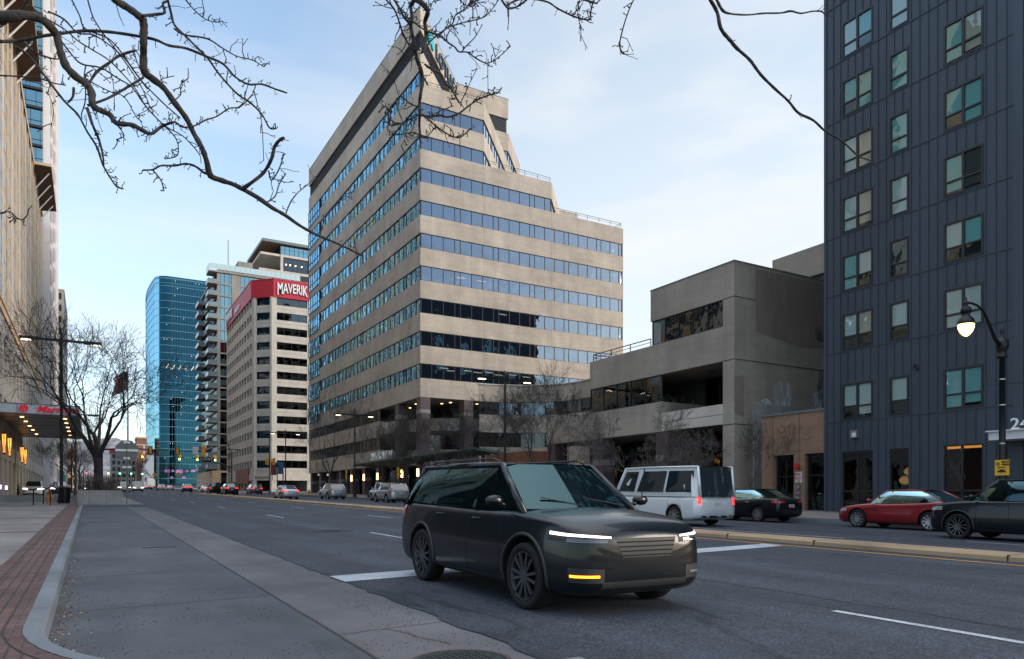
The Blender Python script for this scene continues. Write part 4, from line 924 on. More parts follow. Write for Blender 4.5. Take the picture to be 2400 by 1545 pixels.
# ---------------------------------------------------------------- blue curved glass tower
B = thing('blue_glass_tower', 'tall blue curtain wall tower with a rounded corner and curving west side', 'office tower', (38, 469, 6.7))
pts = [(60.5, 468)]
cx_, cy_, r_ = 40.5, 475.5, 7.5
pts += [(cx_+r_*math.cos(a), cy_+r_*math.sin(a)) for a in [math.pi*1.5-math.pi*.5*i/10 for i in range(11)]]
pts += [(33.0-2.2*math.sin(i/8*math.pi)*.9, 475.5+70*i/8) for i in range(1, 9)]+[(62, 546)]
b = MB(); n = len(pts); top = 130
def wallseg(bm, p, q, z0, z1, m=0): bm.quad([(p[0],p[1],z0),(q[0],q[1],z0),(q[0],q[1],z1),(p[0],p[1],z1)], m)
for i in range(6): wallseg(b, pts[i], pts[i+1], 9, top)
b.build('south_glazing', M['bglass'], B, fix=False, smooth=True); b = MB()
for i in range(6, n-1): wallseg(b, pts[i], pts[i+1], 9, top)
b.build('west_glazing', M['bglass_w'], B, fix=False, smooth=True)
MB().prism(poly_inset(pts[::-1], 1.2), 7, top-9).build('core', mat('tower core', (.03,.10,.15), .8), B)
b = MB(); seam = mat('floor seam', (.20,.42,.52), .4)
for k in range(28):
    z_ = 12+k*4.32
    for i in range(n-1): b.bar((pts[i][0], pts[i][1], z_), (pts[i+1][0], pts[i+1][1], z_), .25, .16)
b.build('floor_edges', seam, B)
b = MB()
for i in range(14): f = i/14; x_ = 60.5-20*f; b.box(x_-.05, x_+.05, 467.86, 468.0, 9, top)
for i in range(2): z_ = top-1-i*3; [b.bar((pts[k][0], pts[k][1], z_), (pts[k+1][0], pts[k+1][1], z_), .3, .3) for k in range(n-1)]
b.build('mullions', mat('tower mullion', (.05,.20,.28), .4), B)
b = MB(); rl = random.Random(4)
for i in range(34): x_ = rl.uniform(37, 58); z_ = 12+4.32*rl.randint(1, 26)+3.2; b.box(x_, x_+.3, 467.7, 467.8, z_, z_+.2)
for i in range(5): b.bar((38.5+i*3.4, 467.75, 76), (39.9+i*3.4, 467.75, 78.6), .12, .15)
b.build('office_lights', mat('office light', (1,.8,.6), .5, emit=(1,.74,.5), es=1.1), B)
b = MB(); [b.box(x_, x_+w_, 467.5, 467.9, z_, z_+h_) for x_, w_, z_, h_ in ((38,2.6,15.6,1.6),(41.5,1.2,16,1.2),(44,3.4,15.2,2),(49,1.6,15.8,1.2),(52,2.2,16,1.3),(41,1.4,12,1.2),(47,2,12.2,1.2))]; b.build('lobby_lights', mat('magenta lobby light', (.35,.14,.38), .5, emit=(.6,.2,.7), es=.16), B)
# ---------------------------------------------------------------- balcony tower
K = thing('balcony_tower', 'grey concrete residential tower with stacked glass balconies and an upswept penthouse roof', 'apartment tower', (40, 234.6, 3.3))
kx, ky = 33.3, 234.6; FH = 3.48
MB().box(kx+1.2, 62, ky+1.2, 272, 3, 72).build('core', M['core'], K)
MB().box(37.4, 40.0, ky-.05, ky+1.2, 3, 69.5).build('shear_wall', M['precast2'], K); MB().box(kx, kx+.9, ky, ky+.9, 3, 69.5).build('corner_post', M['precast2'], K)
for k in range(19):
    z_ = 69.3-FH*(k+1)
    if z_ < 9: continue
    MB().box(kx-.02, 62, ky-.06, 272, z_+FH-.42, z_+FH).build('floor_slab', M['precast2'], K)
    ribbon_window('window', K, (kx+.9, ky+.25), (37.4, ky+.25), z_, z_+FH-.42, M['tealglass'] if k < 11 else M['dglass'], pat=(1.3,), seed=k, inset=0, mull=.12)
    ribbon_window('window', K, (40.0, ky+.25), (61.9, ky+.25), z_, z_+FH-.42, M['tealglass'], pat=(1.3,), seed=k, inset=0, mull=.12)
    ribbon_window('window', K, (kx+.3, 272), (kx+.3, ky+.9), z_, z_+FH-.42, M['dglass'], pat=(2.2,), seed=k, inset=0, mull=.12)
    for (bx0, by0, by1) in ((kx-2.6, ky-.6, ky+4.6), (kx-1.9, 262, 270)):
        bc = MB().box(bx0, kx+.3, by0, by1, z_-.42, z_-.16).build('balcony', M['precast2'], K)
        q = MB(); q.box(bx0, bx0+.05, by0, by1, z_-.1, z_+.95); q.box(bx0, kx, by0, by0+.05, z_-.1, z_+.95); q.build('glass_guard', mat('balcony guard', (.18,.26,.28), .25, .2) if k == 0 and bx0 < kx-2 else bpy.data.materials['balcony guard'], bc)
        q = MB(); q.box(bx0-.03, bx0+.08, by0, by1, z_+.95, z_+1.02); q.box(bx0, kx, by0-.03, by0+.08, z_+.95, z_+1.02); q.build('handrail', M['grey'], bc)
b = MB(); b.box(kx-2.4, kx+.5, ky-.8, ky+5, 68.9, 69.3); b.box(kx-.1, 62, ky-.4, 272, 69.0, 69.7); b.build('roof_slab', M['precast2'], K)
q = MB(); [q.box(kx-2.3+i*1.5, kx-2.3+i*1.5+1.35, ky-.5, ky-.45, 69.8, 71.5) for i in range(18)]; [q.box(kx-2.35, kx-2.3, ky-.5+i*1.5, ky+.85+i*1.5, 69.4, 71.3) for i in range(4)]; q.build('terrace_glass', mat('terrace glass', (.45,.60,.62), .2, .1), K)
b = MB(); [b.box(kx-2.3+i*1.5-.12, kx-2.3+i*1.5-.04, ky-.5, ky-.42, 69.5, 71.6) for i in range(19)]; b.build('rail_posts', M['white'], K)
MB().box(40.2, 44.6, 240, 250, 69.7, 75).build('plant_room', M['precast2'], K)
MB().box(46, 62, 241, 270, 69.7, 73).build('lower_penthouse', M['coreblk'], K); b = MB(); b.box(46.5, 62, 239.8, 270, 73, 74); b.box(53.2, 54.0, 240, 241, 69.7, 79.3); b.box(47, 62, 240.2, 270, 78.6, 79.3); b.build('terrace_slab', M['precast'], K)
ribbon_window('penthouse_glass', K, (53.8, 243.2), (68, 243.2), 79.3, 83.4, M['tealglass'], pat=(1.5,), seed=1, mull=.14, inset=0, hbar=82); ribbon_window('penthouse_glass', K, (53.8, 262), (53.8, 243.2), 79.3, 83.4, M['tealglass'], pat=(1.5,), seed=2, mull=.14, inset=0)
ribbon_window('penthouse_glass', K, (54.2, 240.7), (62, 240.7), 74, 78.6, M['dglass'], pat=(1.5,), seed=5, mull=.14, inset=0)
MB().box(57, 66, 250, 268, 74, 83.3).build('penthouse_core', M['core'], K)
b = MB(); b.quad([(48,242,83.4),(48,268,83.4),(70,268,83.4),(70,242,83.4)]); b.build('roof_soffit', M['soft'], K, fix=False)
MB().box(47.9, 70, 241.9, 268.1, 83.42, 84.3).build('penthouse_roof', mat('roof edge', (.13,.19,.19), .5), K)
b = MB(); [b.lathe([(.18, 76.2),(.18, 76.5)], (x_, 240.4, 0), n=8) for x_ in (55, 56.3, 58, 60)]; b.build('festoon_light', M['lampw'], K)
b = MB(); b.tube([(kx+4, 240, 69.7), (kx+4, 240, 81)], .12, 6); b.build('roof_mast', M['grey'], K)
b = MB(); b.box(kx-1.5, 62, ky-1, 270, 3, 9.2); b.build('podium', M['tan'], K); ribbon_window('shopfront', K, (kx+1, ky-1.05), (kx+8, ky-1.05), 3.4, 8.6, M['dglass'], pat=(1.5,), inset=-.02, seed=1, hbar=6)
MB().box(kx+5.6, kx+6.4, ky-1.6, ky-1.1, 8, 27).build('blade_sign', mat('blade sign blue', (.0,.35,.55), .5), K)
# ---------------------------------------------------------------- red topped octagonal office building
Q = thing('office_building', 'pale concrete office building with chamfered corner and red roof band carrying white lettering', 'office building', (36, 178, 2.5))
q0, q1, q2, q3 = (33.3, 216), (33.3, 180), (37.4, 175.9), (62, 175.9)
OP = [q0, q1, q2, q3, (62, 216)]
FHq = 3.48
MB().prism(poly_inset(OP, 3), 2, 48).build('core', M['coreblk'], Q)
rp = poly_inset(OP, -.25)
MB().prism(rp, 48.2, 52.3).build('red_band', M['redm'], Q); MB().prism(poly_inset(OP, -.35), 52.3, 52.45).build('coping', M['redm'], Q)
for k in range(13):
    zt = 48.2-k*FHq; zs = zt-1.78
    if zs < 5: break
    MB().prism(OP, zs-(FHq-1.78), zs).build('spandrel', M['precast'], Q)
    rg = M['dglass']
    for (a_, c_) in ((q1, q2),): ribbon_window('ribbon_window', Q, a_, c_, zs, zt, rg, pat=(2.9,), seed=k, inset=.5, mull=.12)
    ribbon_window('ribbon_window', Q, (38.1, 175.9), (45.2, 175.9), zs, zt, M['dglass'], pat=(1.75,), seed=k+20, inset=.25, mull=.08, jit=.01); ribbon_window('ribbon_window', Q, (46.3, 175.9), (62, 175.9), zs, zt, M['dglass'], pat=(1.75,), seed=k+40, inset=.25, mull=.08)
    ribbon_window('ribbon_window', Q, q0, q1, zs, zt, M['tglass'] if k < 3 else M['dglass'], pat=(3.6,), seed=k+60, inset=.3, mull=.9 if False else .1, jit=.01)
b = MB()
for k in range(11): y_ = 180+k*3.6; b.box(33.26, 33.9, y_-.45+(.3 if k == 0 else 0), y_+.45, 2, 48.2)
b.box(36.9, 38.1, 175.86, 176.6, 2, 48.2); b.box(45.2, 46.3, 175.86, 176.6, 2, 48.2); b.box(53.4, 54.5, 175.86, 176.6, 2, 48.2)
for (px_, py_) in ((33.9, 179.5), (37.0, 176.4)): b.box(px_-.35, px_+.35, py_-.35, py_+.35, 2, 48.2)
b.build('piers', M['precast'], Q)
b = MB(); [b.prism(poly_inset(OP, -.02), 48.2-k*FHq-2.6, 48.2-k*FHq-2.56) for k in range(12)]; b.build('panel_joint', M['precast2'], Q)
MB().prism([(33.1,216),(33.1,179.9),(37.2,175.7),(46,175.7),(46,176.5),(34,181),(34,216)], 5.2, 6.6).build('signage_band', M['precast'], Q)
mesh_text('165 SOUTH STATE', .62, 'address_lettering', M['grey'], Q, (33.55, 179.35, 5.65), facing(-.707,-.707), .04, .01, .82)
MB().box(32.9, 33.4, 183, 200, 4.6, 8.2).build('shopfront_fascia', M['terra'], Q); mesh_text('RESTAURANT', 1.3, 'shop_lettering', mat('green letters', (.05,.28,.15), .4), Q, (32.85, 199, 6), facing(-1,0), .05, .03, 1) if False else None
for k_, y_ in enumerate((184, 188, 196)): MB().box(32.95, 33.3, y_-.5, y_+.5, 2, 4.6).build('shopfront_pier', M['terra'], Q)
wl = mat('sign white', (.78,.78,.78), .4); bk = mat('sign outline', (.02,.02,.03), .5)  # black copy of the letters forms the outline behind the white ones
def arch_text(txt, size, p, rot, sx, xlen, bend):
    for nm, m_, of, ex, dz in (('lettering_outline', bk, .10, .04, -.08), ('lettering', wl, .055, .12, 0)):
        o = mesh_text(txt, size, nm, m_, None, (0,0,0), Matrix.Identity(3), ex, of, sx)
        for v in o.data.vertices: 
            f = v.co.x/xlen*2-1; v.co.y = v.co.y*(1+.35*f*f)-bend*f*f*.9+dz if v.co.y < size*.35 else v.co.y-bend*.12*f*f+dz
            v.co.x += dz*-.8
        o.data.transform(Matrix.Translation(Vector(p)-Vector(worldloc(Q))) @ rot.to_4x4()); o.parent = Q
arch_text('MAVERIK', 3.1, (38.1, 175.5, 49.5), facing(0,-1), .56, 8.2, .9); arch_text('MAVERIK', 3.0, (32.9, 214.5, 49.5), facing(-1,0), .8, 11, .9)
mesh_text('BASE CAMP', 1.5, 'lettering', wl, Q, (32.95, 201.5, 49.2), facing(-1,0), .08, .03, .9)
# ---------------------------------------------------------------- street lamps
def double_lamp(x, y, h, label, ang=0, lit=True, arm=2.1, group='double headed street lamps'):
    g = ground(x, y); t = thing('street_lamp', label, 'street lamp', (x, y, g), group)
    b = MB(); b.lathe([(.24,-.02),(.24,.12),(.2,.16),(.17,.55),(.12,.62),(.105,1.2),(.09,h*.7),(.075,h),(.10,h+.02),(.10,h+.1),(.03,h+.2),(.05,h+.28),(.01,h+.36)], (x,y,g), n=14)
    b.lathe([(.13,2.6),(.13,2.72)], (x,y,g), n=12); b.build('pole', M['black'], t, smooth=False)
    ca, sa = math.cos(ang), math.sin(ang)
    b = MB(); b.bar((x-ca*arm*.62, y-sa*arm*.62, g+h-.35), (x+ca*arm*.62, y+sa*arm*.62, g+h-.35), .08, .16); b.box(x-.13, x+.13, y-.13, y+.13, g+h-.5, g+h-.2); b.build('arm', M['black'], t)
    for s in (-1, 1):
        b = MB(); b.bar((x+s*ca*arm*.6, y+s*sa*arm*.6, g+h-.36), (x+s*ca*arm*1.12, y+s*sa*arm*1.12, g+h-.36), .34, .20); hd = b.build('lamp_head', M['black'], t)
        b = MB(); b.bar((x+s*ca*arm*.82, y+s*sa*arm*.82, g+h-.475), (x+s*ca*arm*1.08, y+s*sa*arm*1.08, g+h-.475), .26, .05); b.build('lens', M['lampw'] if lit else M['grey'], hd)
    return t
double_lamp(-1.62, 57.5, 11.2, 'tall black double headed lamp by the bicycle racks and concrete planter')
double_lamp(27.5, 85, 10.2, 'black double headed lamp on the far pavement beside the tower entrance canopy')
double_lamp(27.5, 48.5, 9.9, 'black double headed lamp nearest on the far pavement, in front of the concave wing')
double_lamp(27.6, 121, 10.2, 'black double headed lamp on the far pavement near the crossing')
double_lamp(28.5, 182, 10.2, 'black double headed lamp on the far corner below the octagonal building', lit=False)
double_lamp(-1.4, 100, 9.8, 'black double headed lamp behind the bare planter tree', lit=False)
def post_lamp(x, y, label):
    g = ground(x, y); t = thing('street_lamp', label, 'street lamp', (x, y, g))
    b = MB(); b.lathe([(.30,0),(.30,.25),(.22,.35),(.20,.9),(.14,1.0),(.12,1.4),(.105,3),(.095,5.9),(.16,5.92),(.16,6.0),(.11,6.05),(.14,6.15),(.2,6.3),(.2,6.45),(.11,6.6),(.06,6.64),(.05,6.78),(.09,6.86),(.05,6.95),(.01,7.1)], (x,y,g), n=18); b.build('pole', M['black'], t, smooth=True)
    for r_, h_ in ((.112,2.9),(.108,4.25),(.104,5.15)): MB().lathe([(r_,h_),(r_,h_+.04)], (x,y,g), n=14).build('clamp_band', M['steel'], t)
    b = MB(); b.tube([(x,y-.65,g+4.98),(x,y+.5,g+5.02)], .012, 5); b.build('banner_rod', M['black'], t)
    pts = [(x-.15,y,g+6.35), (x-.5,y,g+6.55), (x-.9,y,g+7.05), (x-1.25,y,g+7.42), (x-1.6,y,g+7.55), (x-2.0,y,g+7.58), (x-2.3,y,g+7.55)]
    b = MB(); b.tube(pts, [.075,.06,.05,.045,.04,.038,.035], 8); b.tube([(x+.15,y,g+6.4),(x+.3,y,g+6.5),(x+.3,y,g+6.62)], .07, 8); b.build('arm', M['black'], t, smooth=True)
    hx = x-2.3; b = MB(); b.lathe([(.01,7.75),(.04,7.68),(.03,7.62),(.09,7.58),(.09,7.5),(.05,7.46),(.16,7.36),(.17,7.22),(.12,7.2),(.13,7.1),(.24,6.98),(.27,6.86),(.27,6.82)][::-1], (hx,y,g), n=20); b.build('lamp_hood', M['black'], t, smooth=True)
    b = MB(); b.lathe([(.02,6.42),(.10,6.47),(.19,6.58),(.24,6.72),(.25,6.83)], (hx,y,g), n=20); b.build('lamp_globe', mat('lit globe', (1,.8,.5), .4, emit=(1,.50,.13), es=5), t, smooth=True)
    return t
pl = post_lamp(27.7, 13.5, 'ornate black lamp post with one lit hanging globe in front of the charcoal block')
ns = thing('no_parking_sign', 'yellow timed parking sign strapped to the ornate lamp post', 'parking sign', (27.5, 13.5, 3))
yg = ground(27.7, 13.5)-.40
MB().box(27.53, 27.56, 13.2, 13.66, yg+2.2, yg+2.74).build('plate', M['signy'], ns)
for s_, z_, zz in (('10', .17, 2.54), ('MINUTE', .085, 2.64), ('PARKING', .085, 2.55), ('8 AM TO 6 PM', .05, 2.46)): mesh_text(s_, z_, 'lettering', M['black'], ns, (27.52, 13.64 if s_ == '10' else 13.44, yg+zz), facing(-1,0), .003, .003, .8, 'LEFT' if s_ == '10' else ('LEFT' if z_ > .06 else 'CENTER'))
b = MB(); b.box(27.515, 27.525, 13.3, 13.56, yg+2.31, yg+2.37); b.box(27.515, 27.525, 13.36, 13.5, yg+2.37, yg+2.41); b.build('car_symbol', M['black'], ns)
# ---------------------------------------------------------------- traffic signals
def head(parent, x, y, z, back=False, on=None, dy=-1, sections=3, plate=True, name='signal_head'):
    b = MB(); h = .36*sections
    if plate: b.box(x-.32, x+.32, y-.02, y+.02, z-h/2-.12, z+h/2+.12, 1)
    yy = y+.18*dy if not back else y+.14
    b.box(x-.18, x+.18, min(y+dy*.02, y+dy*.2) if not back else y-.2, max(y+dy*.02, y+dy*.2) if not back else y-.02, z-h/2, z+h/2, 0)
    if back:
        for i in range(sections): b.lathe([(.15,y-.26),(.17,y-.2)], (x, 0, z-h/2+.18+i*.36), 'y', 10, 0)
    else:
        for i in range(sections): b.lathe([(.14,y+dy*.2),(.15,y+dy*.42)], (x,0,z-h/2+.18+i*.36), 'y', 12, 0) if (on is None or i != on[0]) else None
    hd = b.build(name, [M['orange'], M['black'] if back else M['signy']], parent)
    if on is not None and not back:
        MB().lathe([(.15,y+dy*.21),(.13,y+dy*.27)], (x,0,z-h/2+.18+on[0]*.36), 'y', 14).build('lens', on[1], hd)
    return hd
gy = gz(0,166)
t = thing('traffic_signal', 'mast arm with green traffic lights reaching over the far side of the crossing', 'traffic signal', (26, 166, gy))
b = MB(); b.lathe([(.3,0),(.3,.4),(.2,.5),(.16,6),(.15,8.6)], (26.5,166,gy), n=12); b.build('pole', M['black'], t)
b = MB(); b.tube([(26.4,166,gy+5.2),(24.5,166,gy+6.0),(20,166,gy+7.0),(13,166,gy+7.6),(8,166,gy+7.7)], [.16,.14,.12,.09,.06], 8); b.tube([(26.5,166,gy+8.6),(25,166,gy+11.5)], .08, 6); b.build('arm', M['black'], t)
for x_, on in ((9.3,(1,M['amber_on'])), (16.2,(0,M['green_on'])), (19.6,(0,M['green_on'])), (23.1,(0,M['green_on']))): head(t, x_, 165.7, gy+7.1, on=on)
b = MB(); b.box(17.1, 18.7, 165.8, 165.84, gy+6.9, gy+7.35); b.build('street_name_plate', M['signg'], t); mesh_text('200 SOUTH', .26, 'lettering', M['white'], t, (17.2,165.75,gy+7.03), facing(0,-1), .01, .005)
MB().box(10.1, 10.75, 165.8, 165.84, gy+6.6, gy+7.5).build('turn_plate', M['signw'], t)
gy = gz(0,125)
t = thing('traffic_signal', 'mast arm seen from behind with dark backed signals over the near side of the crossing', 'traffic signal', (1.5, 125, gy))
b = MB(); b.lathe([(.3,0),(.3,.4),(.2,.5),(.15,7.2)], (1.6,125,gy+.12), n=12); b.build('pole', M['black'], t)
b = MB(); b.tube([(1.6,125,gy+6.6),(5,125,gy+6.9),(10,125,gy+6.8),(15,125,gy+6.7)], [.14,.11,.08,.06], 8); b.bar((9.3,124.9,gy+6.85),(11.2,124.9,gy+6.8), .12, .2); b.build('arm', M['black'], t)
for x_ in (4.9, 8.1, 11.9): head(t, x_, 124.7, gy+6.7, back=True)
MB().box(14.1, 14.9, 124.8, 124.85, gy+6.3, gy+7.5).build('sign_back', M['white'], t); MB().box(15.4, 16.0, 124.8, 124.85, gy+6.0, gy+7.7).build('signal_back', M['orange'], t)
for (x_, y_, lab) in ((27.6, 133, 'black signal pole with orange side signals beside the octagonal building'), (-2.2, 122, 'black corner pole with one orange side signal beyond the hotel canopy')):
    g = ground(x_, y_); t = thing('traffic_signal', lab, 'traffic signal', (x_, y_, g)); b = MB(); b.lathe([(.2,0),(.2,.3),(.1,.4),(.09,11 if x_ > 0 else 7)], (x_,y_,g), n=10); b.build('pole', M['black'], t)
    for dx_ in ((-.35, .75) if x_ > 0 else (.35,)):
        b = MB(); z_ = g+5.0; b.box(x_+dx_-.16, x_+dx_+.16, y_-.18, y_+.18, z_, z_+1.25)
        for i in range(3): b.lathe([(.15, x_+dx_-.42), (.15, x_+dx_-.16)], (0, y_, z_+.22+i*.4), 'x', 10)
        b.build('signal_head', M['orange'], t)
    if x_ > 0:
        b = MB(); b.box(x_+.9, x_+1.4, y_, y_+.04, g+4.7, g+5.2); b.tube([(29.9, y_, g), (29.9,y_,g+4), (29,y_,g+5.0), (28.2,y_,g+5.3)], .1, 6); b.build('curved_mast', M['black'], t)
t = thing('traffic_signal', 'distant signal gantry with small red and green lights far down the street', 'traffic signal', (5, 330, 5)); g = gz(0,330)
b = MB(); b.tube([(-2,330,g),(-2,330,g+7.5)], .2, 6); b.tube([(-2,330,g+7.2),(20,330,g+7.2)], .12, 6); b.build('gantry', M['black'], t)
for x_, m_ in ((-1,'red_on'), (1.6,'red_on'), (6.5,'amber_on'), (10.5,'green_on'), (14.5,'green_on'), (18.5,'green_on')): 
    hd = MB().box(x_-.25, x_+.25, 329.6, 329.9, g+5.4, g+6.7).build('signal_head', M['black'], t); MB().lathe([(.3,329.5),(.3,329.58)], (x_,0,g+5.9), 'y', 10).build('lens', M[m_], hd)
# ---------------------------------------------------------------- signs
def sign_post(x, y, h, label, cat, draw, name='road_sign', r=.03, m='grey'):
    g = ground(x, y); t = thing(name, label, cat, (x, y, g)); MB().tube([(x,y,g-.05),(x,y,g+h)], r, 8).build('post', M[m], t); draw(t, x, y, g+h); return t
def octo(t, x, y, z):
    b = MB(); r = .72; pts = [(x+r*math.cos(a), z-.30+r*math.sin(a)*.78) for a in [math.pi/8+i*math.pi/4 for i in range(8)]]
    w_ = 1.02; pts = [(x-.26, z+.14), (x+.26, z+.14), (x+.64, z-.24), (x+.64, z-.76), (x+.26, z-1.14), (x-.26, z-1.14), (x-.64, z-.76), (x-.64, z-.24)]
    bs = len(b.v); b.v += [(p[0], y+.04, p[1]) for p in pts]+[(p[0], y+.07, p[1]) for p in pts]; b.face([bs+i for i in range(8)]); b.face([bs+8+i for i in reversed(range(8))]); [b.face((bs+i, bs+(i+1)%8, bs+8+(i+1)%8, bs+8+i)) for i in range(8)]
    b.build('sign_back', M['alu'], t); b = MB(); b.box(x-.64, x+.64, y+.0, y+.035, z-.56, z-.42); b.box(x-.18, x+.18, y+0, y+.035, z-.06, z+.08); b.box(x-.18, x+.18, y+0, y+.035, z-1.06, z-.92); b.build('brace', M['steel'], t)
    b = MB(); b.box(x-.3, x+.3, y+.04, y+.07, z-1.75, z-1.35); b.build('lower_plate', M['alu'], t); MB().box(x-.26, x+.26, y, y+.035, z-1.62, z-1.5).build('brace', M['steel'], t)
sign_post(2.05, 52.1, 4.0, 'back of a grey octagonal road sign on a post at the end of the planter', 'road sign', octo)
def diamond(t, x, y, z):
    MB().quad([(x, y-.04, z-1.0), (x+.62, y-.04, z-.38), (x, y-.04, z+.24), (x-.62, y-.04, z-.38)]).build('plate', M['signy'], t, fix=False); b = MB(); b.box(x-.06, x+.06, y-.06, y-.045, z-.65, z-.2); b.lathe([(.08,y-.06),(.08,y-.045)], (x,0,z-.1), 'y', 8); b.box(x-.2, x+.2, y-.06, y-.045, z-.42, z-.36); b.build('walker_symbol', M['black'], t)
sign_post(14.3, 205, 4.4, 'left of two yellow diamond pedestrian signs over the queue of cars', 'warning sign', diamond); sign_post(19.8, 205, 4.6, 'right of two yellow diamond pedestrian signs over the queue of cars', 'warning sign', diamond)
def arrow(t, x, y, z):
    b = MB(); b.quad([(x-.3,y-.04,z),(x+.3,y-.04,z),(x+.3,y-.04,z-1.5),(x,y-.04,z-1.95),(x-.3,y-.04,z-1.5)]); b.build('plate', M['signw'], t, fix=False); mesh_text('KEEP', .24, 'lettering', M['black'], t, (x-.27,y-.05,z-.5), facing(0,-1), .003, .006, .8); MB().quad([(x-.2,y-.05,z-1.2),(x+.2,y-.05,z-1.2),(x,y-.05,z-1.7)]).build('arrow', M['black'], t, fix=False)
sign_post(15.3, 127, 2.3, 'white downward arrow plate on the nose of the median', 'road sign', arrow)
def pk(t, x, y, z):
    MB().box(x-.06, x-.03, y-.28, y+.28, z-1.15, z).build('plate', M['signy'], t); b = MB(); b.box(x-.07, x-.06, y-.15, y+.15, z-.62, z-.52); b.box(x-.07, x-.06, y-.08, y+.08, z-.52, z-.44); b.build('car_symbol', M['black'], t); mesh_text('P', .3, 'lettering', M['black'], t, (x-.068, y+.12, z-.38), facing(-1,0), .003, .006); mesh_text('PARKING', .1, 'lettering', M['black'], t, (x-.068, y+.24, z-.98), facing(-1,0), .003, .003, .85)
sign_post(27.6, 88.5, 3.3, 'yellow parking sign beside the lamp at the tower arcade', 'parking sign', pk); sign_post(27.6, 71.0, 3.3, 'yellow parking sign behind the white pickup', 'parking sign', pk); sign_post(27.6, 38.7, 3.0, 'yellow parking sign on the far pavement above the dark foreground car', 'parking sign', pk)
def banner(t, x, y, z): MB().box(x-1.15, x-.1, y, y+.04, z-2.4, z).build('brown_banner', M['bannerb'], t); MB().box(x+.1, x+1.15, y, y+.04, z-2.2, z+.1).build('blue_banner', M['signb'], t)
sign_post(30.4, 140, 5.7, 'pole with brown and blue banners outside the octagonal building', 'banner', banner, 'banner_pole', .08, 'black')
t = thing('info_pillar', 'slim teal banner pillar on the left pavement past the hotel', 'pillar', (-4.3, 160, 2.3)); MB().box(-4.6, -4.0, 160, 160.3, 2, 6.2).build('panel', mat('teal panel', (.0,.30,.27), .5), t); MB().box(-4.7, -3.9, 159.9, 160.4, 2, 2.5).build('base', M['grey'], t)
# ---------------------------------------------------------------- hydrants, racks, planters, bins
def hydrant(x, y, label, c1, c2, s=1.0):
    g = ground(x, y); t = thing('fire_hydrant', label, 'fire hydrant', (x, y, g)); b = MB(); b.lathe([(.16,0),(.16,.06),(.11,.08),(.11,.5),(.14,.52),(.14,.56),(.11,.6)], (x,y,g), n=14); b.build('barrel', c1, t, smooth=False)
    b = MB(); b.lathe([(.135,.60),(.13,.66),(.09,.74),(.04,.78),(.04,.84),(.01,.84)], (x,y,g), n=14); b.build('bonnet', c2, t)
    for dx_, a in ((-.11,'x'), (.11,'x')): MB().lathe([(.07, x+dx_*2),(.07, x+dx_*.8)], (0,y,g+.42), 'x', 10).build('nozzle', c1, t)
    MB().lathe([(.085, y-.2),(.085, y-.08)], (x,0,g+.36), 'y', 12).build('nozzle', c1, t)
hydrant(-2.1, 52.6, 'orange fire hydrant with a red cap behind the bicycle racks', mat('hydrant orange', (.55,.20,.05), .6), mat('hydrant cap', (.35,.03,.02), .5)); hydrant(29.3, 113, 'small orange fire hydrant on the far pavement left of the tower arcade', bpy.data.materials['hydrant orange'], bpy.data.materials['hydrant orange'])
for i, (x_, y_) in enumerate(((-2.35, 49.4), (-2.0, 52.2))):
    g = ground(x_, y_); t = thing('bicycle_rack', ('nearer', 'farther')[i]+' of two black hoop bicycle racks beside the hydrant', 'bicycle rack', (x_, y_, g), 'hoop bicycle racks')
    pts = [(x_-.40,y_,g)]+[(x_-.40,y_,g+.75)]+[(x_-.40+.40*(1-math.cos(a)), y_+.25*(1-math.cos(a))/2, g+.75+.26*math.sin(a)) for a in [math.pi*k/8 for k in range(1,8)]]+[(x_+.40,y_+.25,g+.75),(x_+.40,y_+.25,g)]
    MB().tube(pts, .03, 8).build('hoop', M['black'], t, smooth=True); b = MB(); [b.lathe([(.07,0),(.07,.02)], (q, yy, g), n=10) for q, yy in ((x_-.40,y_),(x_+.40,y_+.25))]; b.build('foot_plate', M['black'], t)
t = thing('litter_bin', 'black metal litter bin beside the lamp post and racks', 'litter bin', (-1.35, 54.5, ground(-1.35,54.5))); g = ground(-1.35,54.5)
b = MB(); b.lathe([(.26,0),(.28,.05),(.33,.95)], (-1.35,54.6,g), n=18); b.build('drum', M['black'], t); b = MB(); b.lathe([(.34,.95),(.36,1.0),(.2,1.1),(.12,1.1)], (-1.35,54.6,g), n=18); b.build('lid', M['black'], t)
t = thing('litter_bin', 'dark litter bin on the far pavement beside the tower entrance lamp', 'litter bin', (27.9, 80.5, ground(27.9,80.5))); g = ground(27.9,80.5)
MB().box(27.6,28.2,80.2,80.8,g,g+1.1).build('drum', M['black'], t); b = MB(); b.box(27.55,28.25,80.15,80.85,g+1.1,g+1.2); b.box(27.7,28.1,80.3,80.7,g+1.2,g+1.27); b.build('lid', M['black'], t)
t = thing('mailbox', 'blue round topped mailbox on the far pavement beside the white pickup', 'mailbox', (28.2, 76.5, ground(28.2,76.5))); g = ground(28.2,76.5)
b = MB(); pr_ = [(-.32,.15),(.32,.15),(.32,1.0)]+[(.32*math.cos(a_), 1.0+.32*math.sin(a_)) for a_ in [math.pi*k_/8 for k_ in range(1,8)]]+[(-.32,1.0)]; k_ = len(b.v); n_ = len(pr_)
for x_ in (27.9, 28.5): b.v += [(x_, 76.5+p_[0], g+p_[1]) for p_ in pr_]
b.face([k_+i for i in range(n_)]); b.face([k_+n_+i for i in reversed(range(n_))]); [b.face((k_+i, k_+(i+1)%n_, k_+n_+(i+1)%n_, k_+n_+i)) for i in range(n_)]; b.build('body', mat('mailbox blue', (.01,.05,.15), .4), t)
